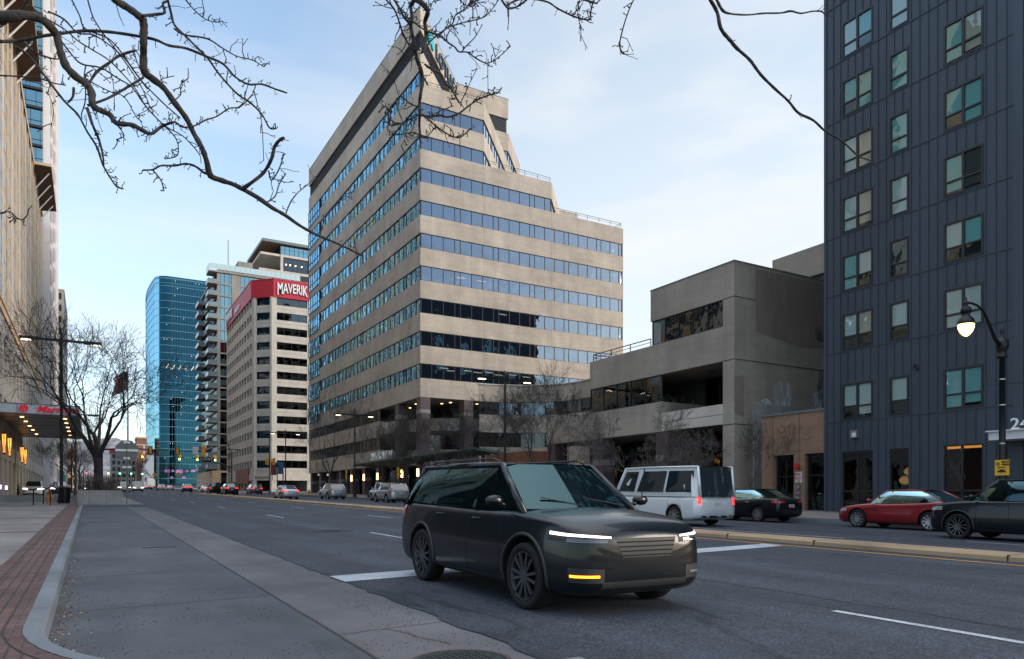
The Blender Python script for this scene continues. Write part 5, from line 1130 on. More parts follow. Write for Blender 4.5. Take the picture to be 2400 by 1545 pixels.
b = MB(); [b.box(x_, x_+.06, y_, y_+.06, g, g+.16) for x_ in (27.92,28.42) for y_ in (76.2,76.74)]; b.build('feet', M['black'], t); MB().box(27.86,27.9,76.3,76.7,g+.98,g+1.12).build('flap', M['black'], t)
t = thing('concrete_planter', 'raised concrete planter wall around the bare tree at the kerb', 'planter', (.6, 52, .8))
b = MB(); g = gz(0,51)+.10
for i, (xa, xb) in enumerate(((-.62,-.02),(-.005,.9),(.915,1.78))): b.box(xa, xb, 50.7, 50.95, g-.2, g+.88, 0)
b.box(-.62,-.38,50.95,57,g-.2,g+.88); b.box(1.54,1.78,50.95,57,g-.2,g+.88); b.box(-.38,1.54,56.76,57,g-.2,g+.88); b.build('wall', concrete_mat('planter concrete', (.30,.29,.27), speck=False), t)
MB().box(-.38,1.54,50.95,56.76,g,g+.75).build('soil', mat('soil', (.05,.04,.033), .95), t)
t = thing('low_wall', 'long low dark kerb wall of the hotel driveway with brick top', 'wall', (-4, 57, .9)); g = gz(0,56)
b = MB(); b.box(-8, -.65, 58.2, 58.6, g-.3, g+.62); b.build('wall', M['precast2'], t); MB().box(-8, -.65, 58.6, 74, g-.3, g+.35).build('drive_edge', M['paver'], t)
# shrubs: thin bare stems in the planter
def shrub(x, y, n, h, seed, label, z=None):
    r_ = random.Random(seed); g = gz(x,y)+.8 if z is None else z; t = thing('bare_shrub', label, 'shrub', (x,y,g), 'bare shrubs in the planter'); b = MB()
    for i in range(n):
        a = r_.uniform(0,6.3); px_, py_ = x+r_.gauss(0,.22), y+r_.gauss(0,.4); p = Vector((px_,py_,g)); d = Vector((math.cos(a)*.35, math.sin(a)*.35, 1)).normalized(); pts = [p]
        for k in range(4): d = (d+Vector((r_.gauss(0,.18), r_.gauss(0,.18), .05))).normalized(); p = p+d*h/4*r_.uniform(.7,1.2); pts.append(p)
        b.tube(pts, [.012,.010,.008,.006,.003], 3, cap=False)
        for k in (2,3): q = pts[k]; b.tube([q, q+Vector((r_.gauss(0,.2), r_.gauss(0,.2), r_.uniform(.1,.3)))], [.006,.003], 3, cap=False)
    b.build('stems', mat('stem brown', (.11,.075,.06), .9) if 'stem brown' not in bpy.data.materials else bpy.data.materials['stem brown'], t, fix=False)
shrub(-.05, 53, 130, 1.35, 1, 'brown leafless shrub left of the planter tree trunk'); shrub(1.1, 53.2, 150, 1.2, 2, 'brown leafless shrub right of the planter tree trunk')

# ---------------------------------------------------------------- trees
def grow(b, p, d, ln, r, lev, rn, maxl, spread=.62, up=.12, kids=(2,3), tw=.008, sides=None, wob=.16):
    n = 4 if lev < 2 else 3; pts = [p]; rad = [r]; q = p
    for i in range(n):
        d = (d+Vector((rn.gauss(0,wob), rn.gauss(0,wob), rn.gauss(0,wob)+up*.35))).normalized(); q = q+d*ln/n; pts.append(q); rad.append(max(tw*.8, r*(1-.42*(i+1)/n)))
    b.tube(pts, rad, 8 if lev == 0 else (5 if lev < 3 else 3), 0, cap=False)
    if lev >= maxl: return
    k = rn.randint(*kids) if kids[1] != 4 else rn.choice((2,3,3))
    for j in range(k):
        a = rn.uniform(0, 2*math.pi); s = d.cross(Vector((math.cos(a), math.sin(a), .2))).normalized(); an = rn.uniform(.35, 1)*spread; nd = (d*math.cos(an)+s*math.sin(an)+Vector((0,0,up))).normalized()
        grow(b, pts[-1], nd, ln*rn.uniform(.62,.88), rad[-1]*rn.uniform(.62,.85), lev+1, rn, maxl, spread, up, kids, tw, sides, wob)
    for j in range(1, n):   # side twigs
        if lev >= 1 and rn.random() < (.9 if kids[1] != 4 else .7):
            a = rn.uniform(0, 2*math.pi); s = d.cross(Vector((math.cos(a), math.sin(a), .2))).normalized(); nd = (d*.5+s*.85+Vector((0,0,up))).normalized()
            grow(b, pts[j], nd, ln*rn.uniform(.4,.7), max(tw, rad[j]*.5), max(lev+1, maxl-1-(rn.random() < .45)), rn, maxl, spread, up, kids, tw, sides, wob)
def tree(x, y, h, seed, label, group=None, maxl=6, trunk=.28, r=.12, lean=(0,0), spread=.62, m='bark2', cat='tree', stems=4, z=None, wide=1.0, up=.12, name='bare_tree', tw=.0075, kids=(2,3)):
    rn = random.Random(seed); g = ground(x,y) if z is None else z; t = thing(name, label, cat, (x,y,g), group)
    th = h*trunk; tk = MB(); top = Vector((x+lean[0], y+lean[1], g+th)); base_ = Vector((x,y,g-.05))
    pts = [base_.lerp(top, k/4)+Vector((rn.gauss(0,.03), rn.gauss(0,.03), 0)) for k in range(5)]; tk.tube(pts, [r*1.25, r*1.02, r*.95, r*.92, r*.98], 10, cap=False); tk.build('trunk', M[m], t, smooth=True, fix=False)
    c = MB()
    for k in range(stems):
        a = 2*math.pi*k/stems+rn.uniform(-.4,.4); tilt = rn.uniform(.30,.75)*wide; d = Vector((math.cos(a)*math.sin(tilt), math.sin(a)*math.sin(tilt), math.cos(tilt)))
        grow(c, top-Vector((0,0,r*.5)), d, h*.26*rn.uniform(.85,1.15), r*rn.uniform(.45,.68), 0, rn, maxl, spread, up, kids, tw)
    c.build('crown', M[m], t, smooth=True, fix=False); return t
tree(.45, 53.8, 10.8, 21, 'big many stemmed bare tree growing from the concrete planter', maxl=5, trunk=.22, r=.24, stems=7, wide=.95, spread=.60, up=.09, tw=.0115, kids=(2,4), z=gz(0,53.8)+.7, m='bark')
G_ = 'bare trees on the far pavement'
tree(28.3, 98, 12.2, 3, 'bare tree on the far pavement in front of the north end of the tower', G_, maxl=6, trunk=.24, r=.16, wide=.75)
tree(28.4, 73.0, 7.8, 4, 'small bare tree in front of the lit address canopy', G_, maxl=6, trunk=.28, r=.11)
tree(28.4, 65.0, 7.2, 15, 'bare tree right of the address canopy lettering', G_, maxl=6, trunk=.26, r=.12, wide=1.1)
tree(28.4, 53.5, 7.4, 6, 'bare tree behind the middle lamp, before the terracotta entrance', G_, maxl=6, trunk=.26, r=.11)
tree(28.4, 44.2, 9.0, 17, 'tallest bare tree on the far pavement, before the concave wing', G_, maxl=6, trunk=.2, r=.15, stems=5)
tree(28.4, 33.0, 5.4, 8, 'low pale twigged tree in front of the annex columns', G_, maxl=6, trunk=.28, r=.12, m='barkl', wide=1.3, up=.03)
tree(28.6, 29.5, 4.4, 19, 'small pale twigged tree at the right end of the annex opening', G_, maxl=5, trunk=.3, r=.07, m='barkl', wide=1.3, up=.02)
tree(31.5, 28.2, 4.9, 10, 'slender sapling beside the brown brick building', maxl=4, trunk=.3, r=.035, stems=3, wide=.7)
tree(-1.3, 92, 7.0, 31, 'dark bare tree behind the planter tree beyond the hotel canopy', None, maxl=6, r=.14)
tree(-1.2, 116, 9.0, 32, 'thin bare tree by the near corner of the crossing', None, maxl=5, r=.12)
tree(15.2, 212, 9, 33, 'bare tree in the median past the crossing', None, maxl=5, r=.14)
tree(21, 232, 8, 36, 'smaller bare tree among the cars before the blue tower', None, maxl=5, r=.12)
tree(-2, 205, 10, 34, 'bare tree far along the left pavement', None, maxl=5, r=.14); tree(-2, 240, 10, 35, 'farthest bare tree along the left pavement', None, maxl=5, r=.14)
# overhead limbs, laid out as lines and given their own distance and roundness
def limb(b, pts, d0, d1, sc, ox, oy, rn, knots=True, spur=1.0, wav=.05):
    n = len(pts); P = []; Rd = []
    for i, (u_, v_, w_) in enumerate(pts):
        f = i/(n-1); d = d0+(d1-d0)*f+rn.uniform(-wav, wav); P.append(at(ox+u_/sc, oy+v_/sc, d)); Rd.append(max(.5, w_/sc)/1709*d/2)
    # smooth with Catmull-Rom
    Q = []; Rr = []
    for i in range(n-1):
        p0, p1, p2, p3 = P[max(0,i-1)], P[i], P[i+1], P[min(n-1,i+2)]
        for k in range(4):
            s = k/4; Q.append(.5*((2*p1)+(p2-p0)*s+(2*p0-5*p1+4*p2-p3)*s*s+(3*p1-p0-3*p2+p3)*s**3)); Rr.append((Rd[i]*(1-s)+Rd[i+1]*s)*(1+rn.uniform(-.10,.16)))
    Q.append(P[-1]); Rr.append(Rd[-1]); b.tube(Q, Rr, 8 if max(Rr) > .012 else 6)
    for i in range(1, len(Q)):
        if rn.random() < (.62 if Rr[i] < .02 else .3)*spur:
            d = (Q[i]-Q[i-1]).normalized(); a = rn.uniform(0,6.3); s = d.cross(Vector((math.cos(a), math.sin(a), .3)))
            if s.length < .1: continue
            s.normalize(); e = (s+d*rn.uniform(-.1,.9)).normalized(); L_ = rn.uniform(.012,.055)*(2.4 if rn.random() < .16 else 1); rr_ = rn.uniform(.0022,.0042); pts_ = [Q[i]]; q = Q[i]+s*Rr[i]*.5
            for k in range(3): e = (e+Vector((rn.gauss(0,.35), rn.gauss(0,.35), rn.gauss(0,.35)))).normalized(); q = q+e*L_/3*1.2; pts_.append(q)
            b.tube(pts_, [rr_*1.2, rr_, rr_*.9, rr_*.6], 4)
            b.lathe([(.0005,-.005),(rr_*1.7,0),(.0005,.006)], tuple(q), n=5)
            if rn.random() < .5: e2 = (e+Vector((rn.gauss(0,.7), rn.gauss(0,.7), rn.gauss(0,.7)))).normalized(); q2 = pts_[2]+e2*L_*.5; b.tube([pts_[2], q2], [rr_*.8, rr_*.5], 4); b.lathe([(.0005,-.004),(rr_*1.5,0),(.0005,.005)], tuple(q2), n=5)
def T3(pts, w0, w1=None): w1 = w0 if w1 is None else w1; n = len(pts); return [(p[0], p[1], w0+(w1-w0)*i/(n-1)) for i, p in enumerate(pts)]
def cluster(label, sets, sc, ox, oy, seed, d=5.0, name='overhanging_branch'):
    rn = random.Random(seed); t = thing(name, label, 'tree branch', tuple(at(ox+200, oy, d)))
    for nm, lst in sets:
        b = MB()
        for pts, d0, d1, sp in lst: limb(b, pts, d0, d1, sc, ox, oy, rn, spur=sp)
        b.build(nm, M['bark'], t, smooth=True, fix=False)
A_ = [(570,-30,38),(600,5,38),(650,35,36),(700,70,36),(735,105,36),(742,150,36),(740,220,35),(740,300,35),(742,365,36),(770,395,36),(840,450,30),(900,530,28),(960,610,28),(1000,690,28),(1040,760,28),(1065,830,28),(1085,905,30),(1140,930,24),(1200,950,23),(1250,975,24),(1330,1020,22),(1400,1070,20),(1470,1110,18),(1540,1160,17),(1620,1205,15),(1700,1240,13),(1780,1275,11),(1830,1300,10),(1868,1318,11)]
B_l = [(-40,95,65),(0,90,59),(60,85,50),(130,80,45),(200,95,41),(240,120,42),(290,180,41),(310,260,37),(340,340,39),(390,395,36),(440,430,37),(470,470,36),(480,545,32),(520,570,27),(570,595,29),(600,635,26),(680,645,22),(740,675,21),(780,690,16),(830,655,16),(880,635,13),(905,630,8)]
cluster('large knobbly bare limbs reaching across the top left of the sky', [('limb', [(A_,5.2,6.0,.35), (B_l,4.6,5.0,1.4)]), ('side_branch', [
 (T3([(0,215),(100,210),(200,190),(300,175),(430,160),(560,165),(700,185),(800,205),(870,235),(960,250),(1060,290),(1150,330),(1210,395),(1280,435),(1350,435),(1420,460),(1480,480)],17,8),5.2,5.6,.8),
 (T3([(1250,975),(1300,940),(1360,890),(1400,820),(1415,760),(1440,725),(1465,712)],20,16),5.7,5.6,1), (T3([(1085,905),(1050,890),(1010,860),(960,845),(900,855),(830,855),(790,875),(735,878)],12,8),5.7,5.5,1),
 (T3([(860,-20),(880,60),(900,130),(950,180),(1000,230),(1070,300),(1120,370),(1170,430),(1230,490),(1290,530),(1350,590),(1390,660),(1425,662)],12,8),5.5,5.7,1), (T3([(735,82),(800,75),(850,65),(840,20),(870,5)],14,10),5.3,5.4,1.4),
 (T3([(900,150),(950,180),(1020,190),(1080,205),(1150,250),(1220,290),(1300,310),(1360,345)],10,4),5.4,5.6,1.3), (T3([(80,240),(150,290),(230,390),(330,520),(400,590),(450,680),(500,760),(530,850),(570,920),(600,960),(635,975)],14,8),5,5.2,.9),
 (T3([(450,560),(480,650),(510,720),(530,800),(535,860)],16,7),5,5.1,1), (T3([(0,390),(100,395),(200,405),(280,430),(340,440)],8,6),5.2,5.2,.8), (T3([(450,545),(550,510),(640,460),(740,400)],14,12),5,5.3,.6)]), ('twig', [
 (T3([(365,-10),(410,80),(440,150),(560,200),(640,290),(680,350),(750,440),(850,540),(930,610)],8,6),5.4,5.6,.7), (T3([(450,-10),(480,90),(530,170),(600,260),(680,370),(740,470),(775,560)],8,5),5.3,5.4,.8),
 (T3([(130,-10),(200,70),(330,150),(400,210),(480,260),(560,310),(640,390),(700,460),(760,560),(850,650)],8,6),4.9,5.2,.7), (T3([(250,60),(330,100),(400,170),(480,180),(560,230),(640,300),(700,380),(760,460)],9,6),5,5.2,.9),
 (T3([(300,190),(360,270),(420,330),(520,350),(600,400),(680,450),(730,520),(780,580),(850,650),(940,700),(1000,760),(1030,800)],9,5),5,5.4,1), (T3([(460,430),(500,370),(570,320),(620,285),(700,260)],13,12),5,5.2,1.2),
 (T3([(905,630),(940,655),(1000,650),(1060,620),(1120,600),(1180,560),(1240,550),(1300,490)],9,6),5.4,5.6,1.6), (T3([(1310,470),(1330,550),(1350,640),(1360,830)],5,4),5.6,5.7,.6), (T3([(850,650),(910,720),(915,800),(850,820)],7,5),5.4,5.4,1.5),
 (T3([(870,540),(930,490),(930,440),(970,405)],6,5),5.5,5.4,1.6), (T3([(1385,1040),(1420,1010),(1440,950),(1475,895)],7,5),5.8,5.8,1.2), (T3([(1475,1100),(1500,1040),(1540,990),(1590,950),(1625,910)],7,4),5.9,5.9,.8),
 (T3([(1650,1210),(1680,1120),(1740,1050),(1790,1000),(1825,990)],6,4),5.9,5.9,1), (T3([(1840,1300),(1830,1240),(1880,1180),(1935,1125)],5,4),6,6,.9), (T3([(130,220),(180,270),(260,300),(300,305)],12,7),5,5,1.2), (T3([(440,430),(440,520),(420,590),(425,615)],6,5),4.8,4.8,.5),
 (T3([(380,455),(375,500),(350,530)],14,8),4.8,4.8,.3), (T3([(600,640),(640,700),(600,720)],6,5),4.9,4.9,2.5), (T3([(270,425),(250,470),(275,560),(265,655)],5,3),5,5,.9), (T3([(560,340),(585,440),(590,570)],5,4),5.2,5.2,.9), (T3([(740,400),(700,300),(690,240)],6,5),5.2,5.2,2), (T3([(860,430),(830,410),(900,392)],5,4),5.5,5.4,.7), (T3([(1385,880),(1400,930),(1440,870),(1465,790)],8,6),5.6,5.6,3),
 (T3([(480,360),(440,400),(560,470),(640,500),(700,600),(720,620)],6,4),5.1,5.2,1.4), (T3([(150,-10),(100,60),(30,120),(0,140)],10,8),4.6,4.7,.6), (T3([(790,880),(830,930),(845,985)],8,5),5.5,5.5,2.5), (T3([(0,1100),(50,1092),(90,1125),(125,1135)],6,6),5.2,5.2,2), (T3([(950,-10),(1000,50),(1060,100),(1115,115),(1145,108)],7,4),5.6,5.7,1.6), (T3([(600,25),(615,80),(640,135)],5,3),5.3,5.3,.3)])], 2.2, 0, 0, 7)
W_ = lambda pts, ws: [(p[0], p[1], ws[min(i, len(ws)-1)]) for i, p in enumerate(pts)]
cluster('tangled bare branches hanging over the peak of the tan tower', [('limb', [(W_([(500,-60),(485,0),(450,60),(460,150),(450,250),(470,350),(490,450),(510,560),(540,640),(560,740),(545,860),(530,970),(535,1070),(530,1170),(545,1270),(590,1290)],[45,40,35,35,33,32,33,35,34,34,30,28,26,22,18,14]),4.8,5.2,.6), (W_([(480,-20),(540,20),(590,70),(610,120),(580,200),(590,280),(590,360),(580,450),(545,500)],[55,52,50,42,36,34,30,26,20]),4.8,4.9,1)]), ('side_branch', [
 (T3([(200,-20),(290,80),(340,200),(370,300),(410,380),(450,450),(490,500)],16,18),4.9,5,1.2), (T3([(290,-10),(350,90),(390,170),(440,230),(460,330)],24,18),4.8,4.9,1.2), (T3([(400,150),(480,210),(560,270),(640,305),(720,320),(780,270),(850,240),(950,210),(1060,185),(1150,150),(1230,60),(1270,-5)],16,9),4.8,5.2,1.2),
 (T3([(640,305),(740,350),(800,400),(860,440),(900,485),(980,490),(1050,540),(1150,590),(1220,570),(1300,510),(1385,430)],18,8),4.9,5.2,.9), (T3([(600,430),(650,370),(750,290),(840,220),(870,140),(940,100),(1000,40),(1100,-5)],14,12),4.9,5.1,1.6), (T3([(580,600),(660,660),(730,690),(780,780),(850,870),(900,960)],20,16),5,5.1,1),
 (T3([(535,1070),(620,1090),(720,1080),(800,1095),(900,1060),(980,1000),(1080,930),(1180,890),(1260,870),(1300,820)],20,12),5.1,5.3,.8), (T3([(560,1070),(640,1140),(740,1220),(850,1280),(920,1280),(1010,1200)],16,12),5.1,5.2,1.2)]), ('twig', [
 (T3([(1170,590),(1170,700),(1172,830)],8,6),5.1,5.2,.6), (T3([(1172,830),(1180,870),(1220,885)],8,8),5.2,5.2,3), (T3([(930,480),(970,430),(1040,360),(1080,300),(1118,230)],12,7),5,5.1,1), (T3([(910,970),(960,870),(1010,760),(1070,640)],9,6),5.1,5.1,.8), (T3([(520,1080),(440,1120),(340,1160),(260,1170),(240,1050),(230,1010)],11,9),5.1,5,1), (T3([(510,1000),(430,960),(360,900),(320,930),(240,1010),(180,975)],14,8),5.1,5,1.6),
 (T3([(330,880),(310,800),(270,700),(170,600)],8,5),5,5,.4), (T3([(545,1270),(490,1240),(400,1250),(300,1260),(225,1190),(260,1170)],9,8),5.1,5,1), (T3([(310,930),(330,1030),(370,1130),(360,1190)],12,8),5,5,.5), (T3([(270,1255),(370,1260)],8,6),5,5,1), (T3([(590,1290),(640,1240),(680,1190)],10,5),5.1,5.1,3), (T3([(900,950),(870,890),(880,820)],10,8),5.1,5.1,2.5), (T3([(610,1100),(720,1040),(850,990)],8,8),5.1,5.1,.9), (T3([(1150,590),(1160,520),(1135,470)],5,4),5.2,5.2,.8), (T3([(1220,560),(1250,520),(1275,455)],6,5),5.2,5.2,.8), (T3([(1030,180),(1030,90),(1020,20),(1060,-10)],12,8),5,5,2.2), (T3([(900,-10),(960,50),(1040,60)],9,8),5,5,2.5), (T3([(380,1250),(390,1310),(360,1360)],5,3),5,5,.8), (T3([(400,170),(430,60),(460,0)],6,4),4.9,4.9,2), (T3([(630,100),(650,30),(680,-10)],8,6),4.9,4.9,1.8), (T3([(490,500),(400,530),(430,545)],8,6),5,5,2)])], 3.988, 850, 0, 11)
cluster('dark arching bare branch along the top centre of the sky', [('limb', [(T3([(1290,-15),(1340,60),(1370,80),(1450,60),(1540,-5)],22,14),5.2,5.3,.8), (T3([(1340,60),(1400,20),(1480,-8),(1560,-12),(1640,-2),(1740,25),(1820,80),(1900,120),(1960,150),(2060,180),(2130,180),(2125,110)],18,15),5.3,5.5,.9)]), ('twig', [(T3([(2030,-15),(2010,90),(2020,190),(2040,280),(2035,360)],9,7),5.4,5.4,.8), (T3([(2050,-10),(2140,20),(2190,35)],26,14),5.4,5.4,1.5), (T3([(1960,140),(2010,90),(2030,85)],10,8),5.4,5.4,1), (T3([(2125,130),(2140,90),(2140,50)],9,6),5.5,5.5,2)])], 3.988, 850, 0, 13)
cluster('long smooth bare branch drooping in front of the charcoal block', [('limb', [(W_([(880,-40),(905,0),(960,100),(990,230),(1060,320),(1120,390),(1220,480),(1310,600),(1420,710),(1530,810),(1610,905),(1730,965),(1830,1055),(1960,1130),(2090,1250),(2190,1290),(2280,1365)],[30,28,27,30,27,26,24,22,20,19,20,18,15,14,12,11,7]),4.6,5.2,.16)]), ('side_branch', [(W_([(920,-40),(950,-10),(1000,80),(1060,110),(1200,120),(1330,108),(1470,105),(1550,90),(1630,108),(1720,92),(1790,92),(1830,115)],[24,22,24,15,13,13,13,17,13,12,13,9]),4.7,5.1,.16)])], 3.4186, 1400, 0, 17)
cluster('short forked twig hanging down at the top right of the sky', [('twig', [(W_([(305,-30),(250,90),(205,230),(180,350),(195,420),(225,435)],[12,11,12,12,14,8]),4.9,5,.7)])], 3.4186, 1400, 0, 19)
# ---------------------------------------------------------------- vehicles: x forward, y left, z up, origin on the road
def paint(name, col, metal=.3, rough=.28): return mat(name, col, rough, metal, .5, coat=1)
CP = {'black': mat('car black', (.004,.006,.009), .24, 0, .3, coat=.28), 'white': paint('car white', (.62,.64,.67), .1), 'silver': paint('car silver', (.36,.39,.43), .7), 'red': paint('car red', (.22,.006,.012), .4),
      'grey': paint('car grey', (.09,.10,.11), .5), 'darkblue': paint('car dark blue', (.02,.03,.05), .4), 'slate': paint('car slate green', (.06,.075,.07), .4)}
tyre = mat('tyre rubber', (.014,.014,.015), .85, spec=.25); rimm = mat('alloy rim', (.42,.43,.45), .3, .85); rimd = mat('dark alloy', (.09,.09,.10), .35, .7)
carglass = bpy.data.materials.new('car glass'); carglass.use_nodes = True
_b = carglass.node_tree.nodes['Principled BSDF']; _b.inputs['Base Color'].default_value = (.012,.02,.024,1); _b.inputs['Roughness'].default_value = .03; _b.inputs['Specular IOR Level'].default_value = .9; _b.inputs['Coat Weight'].default_value = 1
carclear = glass_mat('tinted car glass', (.45,.74,.80), (.20,.34,.36), .09, .85, 0)
trim = mat('black trim', (.016,.017,.018), .55); seamm = mat('panel gap', (.002,.002,.002), .9); chrome = mat('chrome trim', (.6,.62,.64), .14, 1)
hl_on = mat('headlamp lit', (1,.95,.9), .3, emit=(1,.88,.72), es=5); hl_off = mat('headlamp glass', (.22,.24,.27), .08, .2, .9, coat=1); drl = mat('daylight strip', (1,.95,.9), .3, emit=(1,.86,.80), es=1.6)
tl_on = mat('tail lamp lit', (.8,.01,.01), .3, emit=(1,.02,.02), es=2.0); tl_off = mat('tail lamp red', (.30,.006,.01), .15, 0, .8, coat=1); amb = mat('amber lamp lit', (1,.35,.02), .3, emit=(1,.22,.01), es=3)
lens_dark = mat('dark lamp lens', (.05,.055,.065), .06, .3, .8, coat=1)
amb_off = mat('orange plate motif', (.5,.12,.03), .5)
plate = mat('number plate', (.45,.42,.40), .5)
SPEC = {
 'suv':  dict(L=4.75, W=1.92, H=1.72, top=[(0,.47),(.015,.53),(.05,.585),(.12,.62),(.20,.64),(.27,.652),(.5,.66),(.8,.68),(.93,.69),(.98,.66),(1,.58)], gh=(.245,.40,.885,.98), wb=(.195,.775), rr=.36),
 'sedan':dict(L=4.70, W=1.83, H=1.45, top=[(0,.42),(.015,.49),(.06,.545),(.15,.60),(.25,.635),(.31,.65),(.5,.66),(.72,.695),(.84,.725),(.95,.72),(.985,.68),(1,.58)], gh=(.275,.43,.685,.86), wb=(.20,.775), rr=.335),
 'van':  dict(L=5.6, W=2.02, H=2.2, top=[(0,.30),(.015,.40),(.05,.45),(.12,.49),(.17,.50),(.3,.50),(.9,.50),(1,.50)], gh=(.135,.27,.965,.995), wb=(.16,.78), rr=.36),
 'pickup':dict(L=5.5, W=1.95, H=1.85, top=[(0,.48),(.015,.56),(.06,.585),(.14,.605),(.26,.62),(.5,.63),(.62,.64),(.9,.65),(.99,.65),(1,.62)], gh=(.27,.365,.585,.615), wb=(.18,.78), rr=.39),
 'jeep': dict(L=4.3, W=1.88, H=1.85, top=[(0,.50),(.02,.56),(.05,.60),(.15,.62),(.30,.63),(.5,.63),(.9,.63),(1,.63)], gh=(.31,.355,.975,.995), wb=(.18,.76), rr=.40)}
def car(kind, x, y, head, color, label, cat, lights='none', lod=1, name=None, group=None, tail=False, signal=False, rim=None, taper=1.0, bar=False, H=None):
    S = SPEC[kind]; L_, Wd, Hh = S['L'], S['W'], H or S['H']; hl = L_/2; P = CP[color]
    sgn = 1 if head > 0 else -1
    t = thing(name or {'suv':'parked_car'}.get(kind, 'car'), label, cat, (x, y, gz(x,y)), group)
    t.rotation_euler = (0, -sgn*math.atan(G), R(90)*head)
    def X(f): return hl-f*L_
    zb = .20 if kind != 'sedan' else .17
    rr = S['rr']
    st = []
    widths = [(0,.66),(.012,.80),(.05,.93),(.12,.985),(.25,1),(.75,1),(.9,.975),(.965,.92),(.99,.84),(1,.72)] if kind not in ('van','jeep') else [(0,.80),(.012,.90),(.05,.96),(.12,1),(.75,1),(.97,.99),(.99,.96),(1,.94)]
    def interp(tab, f):
        for (a, va), (c, vc) in zip(tab[:-1], tab[1:]):
            if a <= f <= c: return va+(vc-va)*(f-a)/max(1e-6, c-a)
        return tab[-1][1]
    fs = sorted(set([a for a, _ in S['top']]+[.03,.09,.2,.36,.43,.57,.64,.71,.78,.87,.96]))
    b = MB(); ring = 14
    for f in fs:
        w2 = Wd/2*interp(widths, f); zt = Hh*interp(S['top'], f); z0 = zb+(.10*(1-min(1, f/.04)) if f < .04 else 0)+(.14*max(0, (f-.93)/.07)); crown = .045 if f < .31 or kind == 'pickup' else .01
        prof = [(0,z0),(.72*w2,z0),(.93*w2,z0+.03),(.985*w2,z0+.12),(w2,z0+.42*(zt-z0)),(.985*w2,z0+.70*(zt-z0)),(.945*w2,zt-.055),(.86*w2,zt-.008)]
        pts = [(X(f), p[0], p[1]) for p in prof]+[(X(f), 0, zt+crown)]+[(X(f), -p[0], p[1]) for p in reversed(prof[1:])]
        b.v += pts
    m_ = len(pts); nS = len(fs)
    for i in range(nS-1):
        for k in range(m_): a = i*m_+k; c = i*m_+(k+1)%m_; b.face((a, c, c+m_, a+m_), 0)
    b.face(list(range(m_))[::-1], 0); b.face([(nS-1)*m_+k for k in range(m_)], 0)
    body = b.build('body', [P, seamm], t, smooth=True, local=True)
    sub = body.modifiers.new('s', 'SUBSURF'); sub.levels = sub.render_levels = 2 if lod == 0 else 1
    # wheel arches cut out
    cm = MB(); wxs = [X(S['wb'][0]), X(S['wb'][1])]
    for wx in wxs:
        for s in (-1, 1): cm.lathe([(rr+.065, s*(Wd/2-.30)), (rr+.065, s*(Wd/2+.2))] if s > 0 else [(rr+.065, -(Wd/2+.2)), (rr+.065, -(Wd/2-.30))], (wx, 0, rr+.01), 'y', 28 if lod == 0 else 18, 1)
    cut_ = cm.build('cutter', [P, seamm]); bo = body.modifiers.new('b', 'BOOLEAN'); bo.object = cut_; bo.operation = 'DIFFERENCE'; bo.solver = 'EXACT'
    # cutters live in the car's local frame: evaluate with the body unparented
    pr = body.parent; body.parent = None; bpy.context.view_layer.update()
    me = bpy.data.meshes.new_from_object(body.evaluated_get(bpy.context.evaluated_depsgraph_get())); body.modifiers.clear(); body.data = me; body.parent = pr
    if lod == 0:
        me.polygons.foreach_set('use_smooth', [True]*len(me.polygons))
        try: me.set_sharp_from_angle(angle=R(38))
        except Exception: pass
    bpy.data.objects.remove(cut_)
    # glasshouse
    g0, g1, g2, g3 = S['gh']; zc0 = Hh*interp(S['top'], g0)+.005; zc3 = Hh*interp(S['top'], g3)-.01; zr = Hh-.05; wb_, wr = Wd/2*.915, Wd/2*(.70 if kind in ('suv','sedan') else .80)
    if kind in ('van','jeep'): wb_, wr = Wd/2*.955, Wd/2*.88
    cg = carclear if lod == 0 else carglass
    xs = [X(g0), X(g1), X(g2), X(g3)]; wr1, wr2 = wr*.97, wr*.93
    bl = lambda f: Hh*interp(S['top'], f)
    FL, FR_ = (xs[0]-.02, wb_*.90, zc0), (xs[0]-.02, -wb_*.90, zc0); RFL, RFR = (xs[1], wr1, zr), (xs[1], -wr1, zr)
    RL, RR_ = (xs[3], wb_*.86, zc3), (xs[3], -wb_*.86, zc3); RRL, RRR = (xs[2], wr2, zr-.01), (xs[2], -wr2, zr-.01)
    def panel(A_, B2, C2, D2, bulge, bdir, nu=6, nv=4):
        A_, B2, C2, D2, bd = map(Vector, (A_, B2, C2, D2, bdir))
        def fn(u_, v_): return tuple(A_.lerp(B2, u_).lerp(D2.lerp(C2, u_), v_)+bd*bulge*(4*u_*(1-u_)))
        return fn
    q = MB(); q.grid(panel(FL, FR_, RFR, RFL, .10, (1,0,0)), 8, 4)
    q.build('windscreen', cg, t, smooth=True, local=True, fix=False)
    q = MB(); q.grid(panel(RL, RR_, RRR, RRL, .06, (-1,0,0)), 8, 4)
    rg = q.build('rear_window', cg, t, smooth=True, local=True, fix=False)
    mid = (xs[1]+xs[2])/2
    for s in (-1, 1):
        q = MB(); xb0, xb1 = xs[0]-.04, xs[3]+.02; n = 14
        def lower(u_): x_ = xb0+(xb1-xb0)*u_; f_ = (hl-x_)/L_; return Vector((x_, s*(wb_*(.90+.10*min(1, u_*6, (1-u_)*6))), bl(f_)-.03))
        def upper(u_):
            x_ = xs[1]+(xs[2]-xs[1])*u_; z_ = zr+.012*math.sin(u_*math.pi); return Vector((x_, s*(wr1+(wr2-wr1)*u_), z_))
        q.grid(lambda u_, v_: tuple(lower(u_).lerp(upper(u_), v_)+Vector((0, s*.03*math.sin(v_*math.pi), 0))), n, 5, 0)
        q.build('side_window', cg if not (kind == 'van') else P, t, smooth=True, local=True, fix=False)
